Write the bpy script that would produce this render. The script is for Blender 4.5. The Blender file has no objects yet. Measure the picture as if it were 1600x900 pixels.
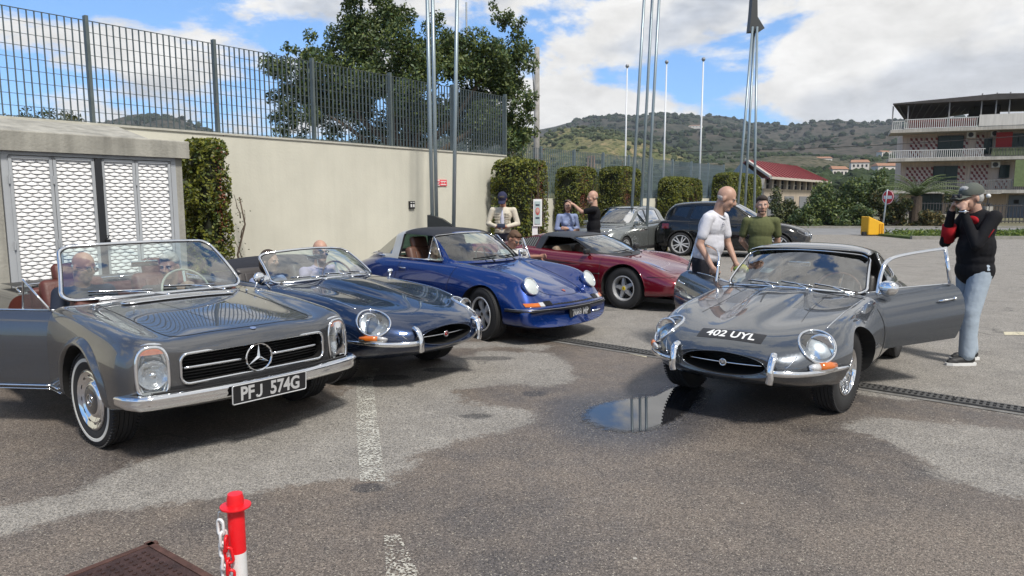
import bpy, bmesh, math, random
import numpy as np
from mathutils import Vector, Matrix, Quaternion
from mathutils.bvhtree import BVHTree
random.seed(7); RNG = np.random.default_rng(7)
S = bpy.context.scene; COL = S.collection
R = math.radians; PI = math.pi
# ---------------------------------------------------------------- camera, world, sun, exposure
FPX = 1100.0; PITCH = math.atan(140 / FPX); CAMH = 1.6
cam = bpy.data.cameras.new('camera'); camo = bpy.data.objects.new('camera', cam); COL.objects.link(camo)
camo.location = (0, 0, CAMH); camo.rotation_euler = (PI / 2 - PITCH, 0, 0)
cam.sensor_width = 36; cam.lens = FPX / 1600 * 36; cam.clip_end = 9000; cam.clip_start = .05
S.camera = camo
S.view_settings.view_transform = 'Standard'; S.view_settings.look = 'None'
S.view_settings.exposure = 0.62; S.view_settings.gamma = 1
S.cycles.max_bounces = 7; S.cycles.transparent_max_bounces = 16; S.cycles.caustics_reflective = False; S.cycles.caustics_refractive = False
SUN_EL, SUN_AZ = R(54), R(152)      # azimuth clockwise from +Y (the view direction): behind and to the right
sun = bpy.data.lights.new('sun', 'SUN'); sun.energy = 2.7; sun.angle = R(9); sun.color = (1, .95, .88)
suno = bpy.data.objects.new('sun', sun); COL.objects.link(suno)
sd = Vector((math.sin(SUN_AZ) * math.cos(SUN_EL), math.cos(SUN_AZ) * math.cos(SUN_EL), math.sin(SUN_EL)))
suno.rotation_euler = sd.to_track_quat('Z', 'Y').to_euler()
W = bpy.data.worlds.new('World'); S.world = W; W.use_nodes = True
def build_world():
    nt = W.node_tree; N = nt.nodes; L = nt.links; N.clear()
    def nd(t, **k):
        n = N.new(t)
        for a, b in k.items(): setattr(n, a, b)
        return n
    def mth(op, a, b=None, c=None):
        n = nd('ShaderNodeMath', operation=op)
        for i, x in enumerate((a, b, c)):
            if x is None: continue
            if isinstance(x, (int, float)): n.inputs[i].default_value = x
            else: L.new(x, n.inputs[i])
        return n.outputs[0]
    def ramp(x, a, b):
        n = nd('ShaderNodeMapRange', interpolation_type='SMOOTHSTEP'); L.new(x, n.inputs[0])
        n.inputs[1].default_value = a; n.inputs[2].default_value = b; return n.outputs[0]
    sky = nd('ShaderNodeTexSky', sky_type='NISHITA', sun_disc=False, sun_elevation=SUN_EL, sun_rotation=SUN_AZ)
    sky.altitude = 0; sky.air_density = 1.0; sky.dust_density = .15; sky.ozone_density = 3.5
    bs = nd('ShaderNodeBackground'); bs.inputs[1].default_value = .125
    tcs = nd('ShaderNodeTexCoord'); sps = nd('ShaderNodeSeparateXYZ'); L.new(tcs.outputs['Generated'], sps.inputs[0]); lo = ramp(sps.outputs[2], -.02, .42)
    tint = nd('ShaderNodeMixRGB'); L.new(lo, tint.inputs[0]); tint.inputs[1].default_value = (.42, .60, .86, 1); tint.inputs[2].default_value = (.78, .90, .98, 1)
    mul = nd('ShaderNodeMixRGB', blend_type='MULTIPLY'); mul.inputs[0].default_value = 1; L.new(sky.outputs[0], mul.inputs[1]); L.new(tint.outputs[0], mul.inputs[2]); L.new(mul.outputs[0], bs.inputs[0])
    tc = nd('ShaderNodeTexCoord'); sp = nd('ShaderNodeSeparateXYZ'); L.new(tc.outputs['Generated'], sp.inputs[0])
    x, y, z = sp.outputs
    zp = mth('MAXIMUM', z, -.02)
    cb = nd('ShaderNodeCombineXYZ'); L.new(x, cb.inputs[0]); L.new(y, cb.inputs[1]); L.new(mth('MULTIPLY', zp, 2.1), cb.inputs[2])
    def noise(sc, det, rough, off, dist=.0):
        mp = nd('ShaderNodeMapping'); L.new(cb.outputs[0], mp.inputs[0]); mp.inputs[1].default_value = off
        n = nd('ShaderNodeTexNoise'); L.new(mp.outputs[0], n.inputs[0]); n.inputs['Scale'].default_value = sc
        n.inputs['Detail'].default_value = det; n.inputs['Roughness'].default_value = rough; n.inputs['Distortion'].default_value = dist
        return n.outputs[0]
    OX, OY, OZ, SC = 2.2, 5.9, 2.35, 2.7
    n1 = noise(SC, 10, .58, (OX, OY, OZ), .15)
    # more cloud to the right of the view than to the left
    side = ramp(mth('SUBTRACT', x, mth('MULTIPLY', y, .12)), -.42, .20)
    cov = mth('ADD', n1, mth('MULTIPLY', side, .185))
    mask = ramp(cov, .535, .60)
    # bright tops, grey undersides where there is more cloud above
    n2 = noise(SC, 5, .55, (OX, OY, OZ + .11), .15); n3 = noise(SC, 5, .55, (OX + .05, OY, OZ - .10), .15)
    up = mth('SUBTRACT', n2, n3)
    thick = ramp(mth('ADD', mth('ADD', n2, mth('MULTIPLY', side, .12)), mth('MULTIPLY', up, .9)), .56, .80)
    thick = mth('MULTIPLY', thick, mth('ADD', .35, mth('MULTIPLY', ramp(z, .08, .32), .65)))
    n4 = noise(11, 7, .62, (1.3, 9.2, 0), .2)
    br = mth('ADD', mth('SUBTRACT', .60, mth('MULTIPLY', thick, .23)), mth('MULTIPLY', mth('SUBTRACT', n4, .5), .5))
    br = mth('MAXIMUM', br, .20)
    cc = nd('ShaderNodeMixRGB'); cc.inputs[1].default_value = (1.0, .99, .97, 1); cc.inputs[2].default_value = (.78, .86, 1.0, 1); L.new(thick, cc.inputs[0])
    bc = nd('ShaderNodeBackground'); L.new(cc.outputs[0], bc.inputs[0]); L.new(br, bc.inputs[1])
    mx = nd('ShaderNodeMixShader'); L.new(mask, mx.inputs[0]); L.new(bs.outputs[0], mx.inputs[1]); L.new(bc.outputs[0], mx.inputs[2])
    out = nd('ShaderNodeOutputWorld'); L.new(mx.outputs[0], out.inputs[0])
build_world()

# ---------------------------------------------------------------- measuring helpers
def ray(u, v):
    yy = (450 - v) / FPX; c, s = math.cos(PITCH), math.sin(PITCH)
    return Vector(((u - 800) / FPX, c + yy * s, -s + yy * c))
def gnd(u, v, z=0.0):
    d = ray(u, v); t = (z - CAMH) / d.z
    return Vector((d.x * t, d.y * t, z))
def at(u, v, D):                      # point seen at (u, v) whose distance along the view axis is D
    return Vector((0, 0, CAMH)) + ray(u, v) * D
# ---------------------------------------------------------------- materials
MATS = {}
def mat(name, col=(.5, .5, .5), rough=.6, metal=0, coat=0, var=0, vscale=6, bump=0, bscale=40, spec=.5, emit=None, trans=0, crough=.03, tint=None, bdist=.01, streak=0):
    if name in MATS: return MATS[name]
    m = bpy.data.materials.new(name); m.use_nodes = True; nt = m.node_tree; N = nt.nodes; L = nt.links
    b = N['Principled BSDF']
    b.inputs['Base Color'].default_value = (*col, 1); b.inputs['Roughness'].default_value = rough; b.inputs['Metallic'].default_value = metal
    b.inputs['Coat Weight'].default_value = coat; b.inputs['Coat Roughness'].default_value = crough; b.inputs['Specular IOR Level'].default_value = spec
    if trans: b.inputs['Transmission Weight'].default_value = trans
    tc = N.new('ShaderNodeTexCoord')
    last = None
    if var:
        n = N.new('ShaderNodeTexNoise'); n.inputs['Scale'].default_value = vscale; n.inputs['Detail'].default_value = 6; n.inputs['Roughness'].default_value = .6
        L.new(tc.outputs['Object'], n.inputs[0])
        mr = N.new('ShaderNodeMapRange'); mr.inputs[1].default_value = .3; mr.inputs[2].default_value = .7; mr.inputs[3].default_value = 1 - var; mr.inputs[4].default_value = 1 + var
        L.new(n.outputs[0], mr.inputs[0])
        mu = N.new('ShaderNodeMixRGB'); mu.blend_type = 'MULTIPLY'; mu.inputs[0].default_value = 1; mu.inputs[1].default_value = (*col, 1); L.new(mr.outputs[0], mu.inputs[2])
        L.new(mu.outputs[0], b.inputs['Base Color']); last = mu.outputs[0]
    if streak:
        mp = N.new('ShaderNodeMapping'); mp.inputs[3].default_value = (5, 5, .35); L.new(tc.outputs['Object'], mp.inputs[0])
        n = N.new('ShaderNodeTexNoise'); n.inputs['Scale'].default_value = 1.6; n.inputs['Detail'].default_value = 5; L.new(mp.outputs[0], n.inputs[0])
        mr = N.new('ShaderNodeMapRange'); mr.inputs[1].default_value = .35; mr.inputs[2].default_value = .7; mr.inputs[3].default_value = 1 + streak * .3; mr.inputs[4].default_value = 1 - streak
        L.new(n.outputs[0], mr.inputs[0])
        mu = N.new('ShaderNodeMixRGB'); mu.blend_type = 'MULTIPLY'; mu.inputs[0].default_value = 1
        if last: L.new(last, mu.inputs[1])
        else: mu.inputs[1].default_value = (*col, 1)
        L.new(mr.outputs[0], mu.inputs[2]); L.new(mu.outputs[0], b.inputs['Base Color']); last = mu.outputs[0]
    if tint:                                        # per-face colour of the thing itself (leaves)
        a = N.new('ShaderNodeAttribute'); a.attribute_name = tint
        mu = N.new('ShaderNodeMixRGB'); mu.blend_type = 'MULTIPLY'; mu.inputs[0].default_value = 1
        mu.inputs[1].default_value = (*col, 1); L.new(a.outputs['Color'], mu.inputs[2]); L.new(mu.outputs[0], b.inputs['Base Color'])
    if bump:
        n = N.new('ShaderNodeTexNoise'); n.inputs['Scale'].default_value = bscale; n.inputs['Detail'].default_value = 4; L.new(tc.outputs['Object'], n.inputs[0])
        bp = N.new('ShaderNodeBump'); bp.inputs['Strength'].default_value = bump; bp.inputs['Distance'].default_value = bdist; L.new(n.outputs[0], bp.inputs['Height']); L.new(bp.outputs[0], b.inputs['Normal'])
    if emit: b.inputs['Emission Color'].default_value = (*emit[0], 1); b.inputs['Emission Strength'].default_value = emit[1]
    MATS[name] = m; return m
def glassmat(name, tint=(.80, .93, .91), ior=1.5, k=1.0, c0=.11):
    if name in MATS: return MATS[name]
    m = bpy.data.materials.new(name); m.use_nodes = True; nt = m.node_tree; N = nt.nodes; L = nt.links; N.clear()
    o = N.new('ShaderNodeOutputMaterial'); mx = N.new('ShaderNodeMixShader'); t = N.new('ShaderNodeBsdfTransparent'); g = N.new('ShaderNodeBsdfGlossy')
    f = N.new('ShaderNodeFresnel'); f.inputs[0].default_value = ior; g.inputs['Roughness'].default_value = 0.01; t.inputs[0].default_value = (*tint, 1)
    mu = N.new('ShaderNodeMath'); mu.operation = 'MULTIPLY_ADD'; mu.inputs[1].default_value = 1.8 * k; mu.inputs[2].default_value = c0 * k; mu.use_clamp = True
    L.new(f.outputs[0], mu.inputs[0]); L.new(mu.outputs[0], mx.inputs[0]); L.new(t.outputs[0], mx.inputs[1]); L.new(g.outputs[0], mx.inputs[2]); L.new(mx.outputs[0], o.inputs[0])
    MATS[name] = m; return m
def paint(name, col, metal=.55, flake=.3, coat=1.0):
    if name in MATS: return MATS[name]
    m = mat(name, col, .26, metal, coat, crough=.012, spec=.1); nt = m.node_tree; nt.nodes['Principled BSDF'].inputs['Coat IOR'].default_value = 1.75; N = nt.nodes; L = nt.links
    n = N.new('ShaderNodeTexNoise'); n.inputs['Scale'].default_value = 900; tc = N['Texture Coordinate'] if 'Texture Coordinate' in N else N.new('ShaderNodeTexCoord'); L.new(tc.outputs['Object'], n.inputs[0])
    mr = N.new('ShaderNodeMapRange'); mr.inputs[3].default_value = 1 - flake; mr.inputs[4].default_value = 1 + flake; L.new(n.outputs[0], mr.inputs[0])
    mu = N.new('ShaderNodeMixRGB'); mu.blend_type = 'MULTIPLY'; mu.inputs[0].default_value = 1; mu.inputs[1].default_value = (*col, 1); L.new(mr.outputs[0], mu.inputs[2]); L.new(mu.outputs[0], N['Principled BSDF'].inputs['Base Color'])
    return m
CHROME = mat('chrome', (.86, .87, .88), .06, 1)
STEEL = mat('galvanised_steel', (.42, .45, .46), .45, .6, var=.12, vscale=9)
BLACK = mat('black_trim', (.012, .012, .013), .45)
RUBBER = mat('tyre_rubber', (.018, .018, .019), .75, bump=.25, bscale=120)
DARKV = mat('dark_void', (.006, .006, .006), .9)
GLASS = glassmat('car_glass', c0=.20); GLASSD = glassmat('tinted_glass', (.10, .11, .12), k=.6); GLASSC = glassmat('clear_lens', (.96, .98, .98), k=.8)
# ---------------------------------------------------------------- objects
def tag(o, label=None, cat=None, group=None, kind=None):
    if label: o['label'] = label
    if cat: o['category'] = cat
    if group: o['group'] = group
    if kind: o['kind'] = kind
    return o
def empty(name, loc=(0, 0, 0), rz=0, label=None, cat=None, group=None):
    o = bpy.data.objects.new(name, None); COL.objects.link(o); o.location = loc; o.rotation_euler = (0, 0, rz); o.empty_display_size = .2
    return tag(o, label, cat, group)
def mobj(name, V, F, m, parent=None, smooth=False, mats=None, mi=None):
    me = bpy.data.meshes.new(name); V = np.asarray(V, dtype=np.float64).reshape(-1, 3)
    me.from_pydata(V.tolist(), [], F if isinstance(F, list) else F.tolist())
    for x in (mats or [m]): me.materials.append(x)
    if mi is not None: me.polygons.foreach_set('material_index', np.asarray(mi, dtype=np.int32))
    if smooth: me.polygons.foreach_set('use_smooth', np.ones(len(me.polygons), dtype=bool))
    me.update(); o = bpy.data.objects.new(name, me); COL.objects.link(o)
    if parent: o.parent = parent
    return o
def copytree(o, parent=None, link=True):
    c = o.copy(); COL.objects.link(c)
    if parent: c.parent = parent
    for ch in list(o.children): copytree(ch, c)
    return c
def xf(V, M):
    V = np.asarray(V, float).reshape(-1, 3); M = np.array(M); return V @ M[:3, :3].T + M[:3, 3]
class MB:
    def __init__(s): s.V = []; s.F = []; s.n = 0; s.mi = []
    def add(s, V, F, mi=0):
        V = np.asarray(V, float).reshape(-1, 3); s.V.append(V); n = s.n
        s.F += [tuple(i + n for i in f) for f in F]; s.mi += [mi] * len(F); s.n += len(V); return s
    def box(s, c, size, rz=0, M=None, mi=0):
        x, y, z = [a / 2 for a in size]
        V = np.array([(a, b, d) for a in (-x, x) for b in (-y, y) for d in (-z, z)])
        if M is None: M = Matrix.Translation(c) @ Matrix.Rotation(rz, 4, 'Z')
        else: M = Matrix.Translation(c) @ M
        return s.add(xf(V, M), [(0, 1, 3, 2), (4, 6, 7, 5), (0, 4, 5, 1), (2, 3, 7, 6), (0, 2, 6, 4), (1, 5, 7, 3)], mi)
    def bar(s, a, b, w, h, mi=0, up=(0, 0, 1)):
        a, b = Vector(a), Vector(b); d = b - a; L = d.length; q = d.to_track_quat('X', 'Z') if abs(d.normalized().z) < .999 else Quaternion((0, 1, 0), -PI / 2)
        return s.box((a + b) / 2, (L, w, h), M=q.to_matrix().to_4x4(), mi=mi)
    def tube(s, pts, r, n=8, closed=False, caps=True, mi=0, rad=None, flat=None):
        P = [Vector(p) for p in pts]; k = len(P); V = []; F = []
        T = []
        for i in range(k):
            a = P[i - 1] if (i > 0 or closed) else P[i]; b = P[(i + 1) % k] if (i < k - 1 or closed) else P[i]
            t = (b - a); T.append(t.normalized() if t.length > 1e-9 else Vector((0, 0, 1)))
        nrm = T[0].orthogonal().normalized()
        if flat is not None: nrm = (Vector(flat) - T[0] * Vector(flat).dot(T[0])).normalized()
        for i in range(k):
            nrm = nrm - T[i] * nrm.dot(T[i])
            if flat is not None: nrm = Vector(flat) - T[i] * Vector(flat).dot(T[i])
            nrm.normalize(); bn = T[i].cross(nrm)
            rr = r if rad is None else rad[i]
            ra, rb = (rr if isinstance(rr, tuple) else (rr, rr))
            for j in range(n):
                a = 2 * PI * (j + .5) / n; V.append(P[i] + nrm * (math.cos(a) * ra) + bn * (math.sin(a) * rb))
        kk = k if closed else k - 1
        for i in range(kk):
            for j in range(n):
                F.append((i * n + j, i * n + (j + 1) % n, ((i + 1) % k) * n + (j + 1) % n, ((i + 1) % k) * n + j))
        if caps and not closed: F.append(tuple(range(n - 1, -1, -1))); F.append(tuple((k - 1) * n + j for j in range(n)))
        return s.add([tuple(v) for v in V], F, mi)
    def lathe(s, prof, M=None, n=32, mi=0, closed=False, caps=True):      # prof: (r, h) about local Z
        V = []; F = []; k = len(prof)
        for r, h in prof:
            for j in range(n): a = 2 * PI * j / n; V.append((r * math.cos(a), r * math.sin(a), h))
        for i in range(k if closed else k - 1):
            i2 = (i + 1) % k
            for j in range(n): F.append((i * n + j, i * n + (j + 1) % n, i2 * n + (j + 1) % n, i2 * n + j))
        if not closed and caps:
            if prof[0][0] > 1e-6: F.append(tuple(range(n - 1, -1, -1)))
            if prof[-1][0] > 1e-6: F.append(tuple((k - 1) * n + j for j in range(n)))
        if M is not None: V = xf(V, M)
        return s.add(V, F, mi)
    def prism(s, poly, h, M=None, mi=0):                       # poly in xy, extruded to h along z
        n = len(poly); V = [(x, y, 0) for x, y in poly] + [(x, y, h) for x, y in poly]
        F = [tuple(range(n - 1, -1, -1)), tuple(range(n, 2 * n))] + [(i, (i + 1) % n, (i + 1) % n + n, i + n) for i in range(n)]
        if M is not None: V = xf(V, M)
        return s.add(V, F, mi)
    def grid(s, P, mi=0, closeu=False):
        P = np.asarray(P, float); nu, nv = P.shape[:2]; F = []
        for i in range(nu if closeu else nu - 1):
            for j in range(nv - 1): i2 = (i + 1) % nu; F.append((i * nv + j, i2 * nv + j, i2 * nv + j + 1, i * nv + j + 1))
        return s.add(P.reshape(-1, 3), F, mi)
    def sphere(s, c, r, n=12, m=8, mi=0, M=None):
        V = []; F = []
        rr = r if hasattr(r, '__len__') else (r, r, r)
        for i in range(m + 1):
            t = PI * i / m
            for j in range(n): a = 2 * PI * j / n; V.append((rr[0] * math.sin(t) * math.cos(a), rr[1] * math.sin(t) * math.sin(a), rr[2] * math.cos(t)))
        for i in range(m):
            for j in range(n):
                a, b, c2, d = i * n + j, (i + 1) * n + j, (i + 1) * n + (j + 1) % n, i * n + (j + 1) % n
                F.append((a, b, c2) if i == 0 and False else (a, b, c2, d))
        MM = Matrix.Translation(c) @ (M if M is not None else Matrix.Identity(4))
        return s.add(xf(V, MM), F, mi)
    def build(s, name, m, parent=None, smooth=False, mats=None):
        V = np.concatenate(s.V) if s.V else np.zeros((0, 3))
        return mobj(name, V, s.F, m, parent, smooth, mats, s.mi if mats else None)
def autosmooth(o, ang=35):
    me = o.data; me.polygons.foreach_set('use_smooth', np.ones(len(me.polygons), dtype=bool)); bm = bmesh.new(); bm.from_mesh(me)
    bmesh.ops.remove_doubles(bm, verts=bm.verts, dist=1e-5)
    for e in bm.edges:
        if len(e.link_faces) == 2 and e.calc_face_angle(0) > R(ang): e.smooth = False
    bm.to_mesh(me); bm.free(); return o
def text(name, s, size, m, parent, M, ext=.002, font=None, sx=1.0, bold=.0, align='CENTER'):
    c = bpy.data.curves.new(name, 'FONT'); c.body = s; c.size = size; c.align_x = align; c.align_y = 'CENTER'; c.extrude = ext; c.offset = bold; c.resolution_u = 3
    t = bpy.data.objects.new(name, c); COL.objects.link(t); dg = bpy.context.evaluated_depsgraph_get(); me = bpy.data.meshes.new_from_object(t.evaluated_get(dg))
    bpy.data.objects.remove(t); me.transform(M @ Matrix.Diagonal((sx, 1, 1, 1))); me.materials.clear(); me.materials.append(m)
    o = bpy.data.objects.new(name, me); COL.objects.link(o); o.parent = parent; return o
def basis(x, y, z, o):                                        # matrix from axes and origin
    M = Matrix.Identity(4)
    for i, a in enumerate((x, y, z)):
        a = Vector(a).normalized()
        for j in range(3): M[j][i] = a[j]
    for j in range(3): M[j][3] = o[j]
    return M
# ---------------------------------------------------------------- the ground
def polysdf(X, Y, poly):                                     # negative inside
    P = np.array(poly); d = np.full(X.shape, 1e9); ins = np.zeros(X.shape, bool); n = len(P)
    for i in range(n):
        a = P[i]; b = P[(i + 1) % n]; e = b - a; wx = X - a[0]; wy = Y - a[1]
        t = np.clip((wx * e[0] + wy * e[1]) / (e @ e), 0, 1); d = np.minimum(d, (wx - e[0] * t) ** 2 + (wy - e[1] * t) ** 2)
        c = ((a[1] <= Y) & (b[1] > Y)) | ((b[1] <= Y) & (a[1] > Y))
        with np.errstate(divide='ignore', invalid='ignore'): xi = a[0] + (Y - a[1]) / (b[1] - a[1]) * e[0]
        ins ^= c & (X < xi)
    d = np.sqrt(d); return np.where(ins, -d, d)
def gp(*uv): return [tuple(gnd(u, v)[:2]) for u, v in uv]
DRY = [gp((-60, 850), (150, 802), (330, 782), (470, 762), (545, 748), (600, 750), (650, 728), (655, 705), (720, 688), (800, 672), (840, 655), (836, 642), (800, 636), (735, 628), (700, 615), (740, 606), (800, 600), (860, 604), (905, 590), (890, 566), (850, 552), (760, 548), (690, 565), (620, 580), (560, 590), (500, 640), (400, 672), (290, 690), (200, 730), (90, 770), (-60, 800)),
       gp((1320, 668), (1370, 652), (1500, 660), (1720, 690), (1720, 800), (1600, 780), (1480, 752), (1440, 715), (1390, 690)),
       gp((1010, 552), (820, 520), (900, 505), (930, 470), (900, 400), (930, 368), (1400, 362), (2600, 362), (2600, 800), (1700, 665), (1340, 612), (1040, 560)),
       gp((700, 536), (780, 530), (860, 541), (850, 548), (760, 542), (700, 545))]
PUD = gp((905, 655), (912, 640), (930, 632), (965, 625), (1000, 621), (1030, 618), (1048, 606), (1075, 600), (1100, 612), (1085, 640), (1062, 655), (1035, 668), (1010, 676), (975, 679), (940, 673), (918, 665))
STAIN = [(gnd(575, 762), .10, .07), (gnd(745, 650), .15, .08), (gnd(560, 593), .22, .12), (gnd(610, 590), .25, .12), (gnd(835, 615), .12, .1), (gnd(700, 578), .3, .1), (gnd(760, 560), .35, .1), (gnd(1090, 592), .5, .25)]
def ground_attr(X, Y):
    d = np.full(X.shape, 9.0)
    for p in DRY: d = np.minimum(d, polysdf(X, Y, p))
    pud = polysdf(X, Y, PUD)
    st = np.zeros(X.shape)
    for c, rx, ry in STAIN: st = np.maximum(st, np.exp(-(((X - c.x) / rx) ** 2 + ((Y - c.y) / ry) ** 2)))
    # colour attribute: R = dry patch (0.5 at its edge), G = nearness to the puddle, B = oil stain
    return np.stack([np.clip(.5 - d / 1.6, 0, 1), np.clip(1 - pud / .9, 0, 1), st, np.ones(X.shape)], -1)
def asphalt():
    m = bpy.data.materials.new('worn_asphalt'); m.use_nodes = True; nt = m.node_tree; N = nt.nodes; L = nt.links; b = N['Principled BSDF']
    def nd(t, **k):
        n = N.new(t)
        for a, c in k.items(): setattr(n, a, c)
        return n
    tc = nd('ShaderNodeTexCoord')
    def noise(sc, det=5, ro=.6, vec=None):
        n = nd('ShaderNodeTexNoise'); n.inputs['Scale'].default_value = sc; n.inputs['Detail'].default_value = det; n.inputs['Roughness'].default_value = ro; L.new(vec or tc.outputs['Object'], n.inputs[0]); return n.outputs[0]
    def mr(x, a, c, d=0, e=1, sm=False):
        n = nd('ShaderNodeMapRange'); n.interpolation_type = 'SMOOTHSTEP' if sm else 'LINEAR'; L.new(x, n.inputs[0])
        for i, q in enumerate((a, c, d, e)): n.inputs[i + 1].default_value = q
        return n.outputs[0]
    def mth(op, a, c):
        n = nd('ShaderNodeMath', operation=op)
        for i, x in enumerate((a, c)):
            if isinstance(x, (int, float)): n.inputs[i].default_value = x
            else: L.new(x, n.inputs[i])
        return n.outputs[0]
    def mix(f, a, c, t='MIX'):
        n = nd('ShaderNodeMixRGB', blend_type=t)
        if isinstance(f, (int, float)): n.inputs[0].default_value = f
        else: L.new(f, n.inputs[0])
        for i, x in ((1, a), (2, c)):
            if isinstance(x, tuple): n.inputs[i].default_value = (*x, 1)
            else: L.new(x, n.inputs[i])
        return n.outputs[0]
    at_ = nd('ShaderNodeAttribute'); at_.attribute_name = 'wear'; sp = nd('ShaderNodeSeparateColor'); L.new(at_.outputs['Color'], sp.inputs[0])
    edge = mth('ADD', mth('MULTIPLY', mth('SUBTRACT', noise(2.2, 9, .70), .5), .40), mth('MULTIPLY', mth('SUBTRACT', noise(26, 4, .7), .5), .20))
    dry = mr(mth('ADD', sp.outputs[0], edge), .465, .535, sm=True)
    big = noise(.55, 5, .6); med = noise(3.0, 7, .65)
    wet = mix(mr(big, .42, .58), (.150, .126, .105), (.088, .079, .074))
    wet = mix(mr(med, .35, .7, 0, .55), wet, (.175, .142, .112))
    dryc = mix(mr(med, .3, .7), (.200, .186, .166), (.262, .246, .220))
    col = mix(dry, wet, dryc)
    near = mr(sp.outputs[1], .45, 1.0, 0, 1, sm=True)
    col = mix(mth('MULTIPLY', near, .75), col, (.060, .062, .070))
    col = mix(mr(mth('ADD', sp.outputs[2], mth('MULTIPLY', mth('SUBTRACT', med, .5), .7)), .35, .6, 0, .72, sm=True), col, (.045, .044, .046))
    # aggregate: stones of their own brightness, a voronoi cell each
    vo = nd('ShaderNodeTexVoronoi'); vo.inputs['Scale'].default_value = 165; L.new(tc.outputs['Object'], vo.inputs[0])
    vs = nd('ShaderNodeSeparateColor'); L.new(vo.outputs['Color'], vs.inputs[0])
    col = mix(1.0, col, mr(vs.outputs[0], 0, 1, .42, 1.58), 'MULTIPLY')
    g2 = noise(60, 3, .7); col = mix(1.0, col, mr(g2, .3, .7, .78, 1.22), 'MULTIPLY')
    spk = mr(vs.outputs[1], .962, .972); col = mix(mth('MULTIPLY', spk, .7), col, (.42, .38, .31))
    vo2 = nd('ShaderNodeTexVoronoi'); vo2.inputs['Scale'].default_value = 9; L.new(tc.outputs['Object'], vo2.inputs[0]); v2 = nd('ShaderNodeSeparateColor'); L.new(vo2.outputs['Color'], v2.inputs[0])
    dots = mth('MULTIPLY', mr(vo2.outputs['Distance'], .10, .07), mr(v2.outputs[0], .90, .91)); col = mix(mth('MULTIPLY', dots, .8), col, mix(mr(v2.outputs[1], .4, .5), (.03, .03, .03), (.5, .48, .42)))
    crack = nd('ShaderNodeTexVoronoi', feature='DISTANCE_TO_EDGE'); crack.inputs['Scale'].default_value = .33
    wv = nd('ShaderNodeVectorMath', operation='ADD'); nn = nd('ShaderNodeTexNoise'); nn.inputs['Scale'].default_value = 2.5; L.new(tc.outputs['Object'], nn.inputs[0]); L.new(nn.outputs['Color'], wv.inputs[0]); L.new(tc.outputs['Object'], wv.inputs[1]); L.new(wv.outputs[0], crack.inputs[0])
    ck = mth('MULTIPLY', mr(crack.outputs['Distance'], .008, .002), mr(big, .54, .58)); mid = noise(1.3, 8, .72); col = mix(mr(mid, .50, .72, 0, .55), col, mix(1.0, col, (.55, .56, .60), 'MULTIPLY')); col = mix(mth('MULTIPLY', ck, .5), col, (.03, .03, .03))
    L.new(col, b.inputs['Base Color'])
    rw = mr(med, .3, .7, .42, .62); rr = nd('ShaderNodeMixRGB'); L.new(dry, rr.inputs[0]); L.new(rw, rr.inputs[1]); rr.inputs[2].default_value = (.9, .9, .9, 1)
    rr2 = nd('ShaderNodeMixRGB'); L.new(near, rr2.inputs[0]); L.new(rr.outputs[0], rr2.inputs[1]); rr2.inputs[2].default_value = (.26, .26, .26, 1)
    L.new(rr2.outputs[0], b.inputs['Roughness'])
    bp = nd('ShaderNodeBump'); bp.inputs['Strength'].default_value = .55; bp.inputs['Distance'].default_value = .004
    L.new(mth('ADD', mr(vo.outputs['Distance'], 0, .8, 1, 0), mth('MULTIPLY', g2, .8)), bp.inputs['Height']); L.new(bp.outputs[0], b.inputs['Normal'])
    return m
ASPH = asphalt()
def sheet(name, x0, x1, y0, y1, step, z, m, attr=True):
    nx = max(2, int((x1 - x0) / step) + 1); ny = max(2, int((y1 - y0) / step) + 1)
    X, Y = np.meshgrid(np.linspace(x0, x1, nx), np.linspace(y0, y1, ny), indexing='ij'); V = np.stack([X, Y, np.full(X.shape, z)], -1)
    mb = MB(); mb.grid(V); o = mb.build(name, m)
    if attr:
        A = ground_attr(X, Y).reshape(-1, 4); a = o.data.color_attributes.new('wear', 'FLOAT_COLOR', 'POINT'); a.data.foreach_set('color', A.ravel().astype(np.float32))
    return tag(o, kind='structure')
# one sheet to the horizon, the car park laid on it
mgr = mat('dry_soil_and_grass', (.16, .15, .085), .95, var=.45, vscale=.35, bump=.5, bscale=3, bdist=.1)
mb = MB(); mb.grid([[(x, y, -.03) for y in (-3600, -900, -30, 0, 30, 60, 120, 300, 900, 4000)] for x in (-4000, -900, -200, -40, 0, 40, 200, 900, 4000)]); tag(mb.build('ground', mgr), kind='structure')
sheet('car_park', -9, 9, 1.2, 16, .07, 0, ASPH)
sheet('outer_car_park', -30, 45, -25, 31.5, .5, -.006, ASPH)
road = sheet('road', -60, 120, 31.5, 38.5, 1.0, -.010, mat('road_asphalt', (.20, .20, .20), .8, var=.2, vscale=1.2), False)
# water
m = bpy.data.materials.new('puddle_water'); m.use_nodes = True; b = m.node_tree.nodes['Principled BSDF']; b.inputs['Base Color'].default_value = (.018, .018, .02, 1); b.inputs['Roughness'].default_value = .015; b.inputs['IOR'].default_value = 1.6; b.inputs['Specular IOR Level'].default_value = .9
pc = np.mean(np.array(PUD), 0); V = []
def smooth_poly(P, n=3):
    P = np.array(P)
    for _ in range(n): P = np.stack([P * .75 + np.roll(P, -1, 0) * .25, P * .25 + np.roll(P, -1, 0) * .75], 1).reshape(-1, P.shape[1])
    return P
pp = smooth_poly(PUD); r = 1 + .02 * np.sin(np.arange(len(pp)) * 1.7) + RNG.normal(0, .006, len(pp)); pp = pc + (pp - pc) * r[:, None]
mb = MB(); pp = np.concatenate([pp, pp[:1]]); ks = np.linspace(.0, 1.06, 14); mb.grid([[(pc[0] + (x - pc[0]) * k, pc[1] + (y - pc[1]) * k, .0045) for k in ks] for x, y in pp]); pu = tag(mb.build('puddle', m), kind='structure')
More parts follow.
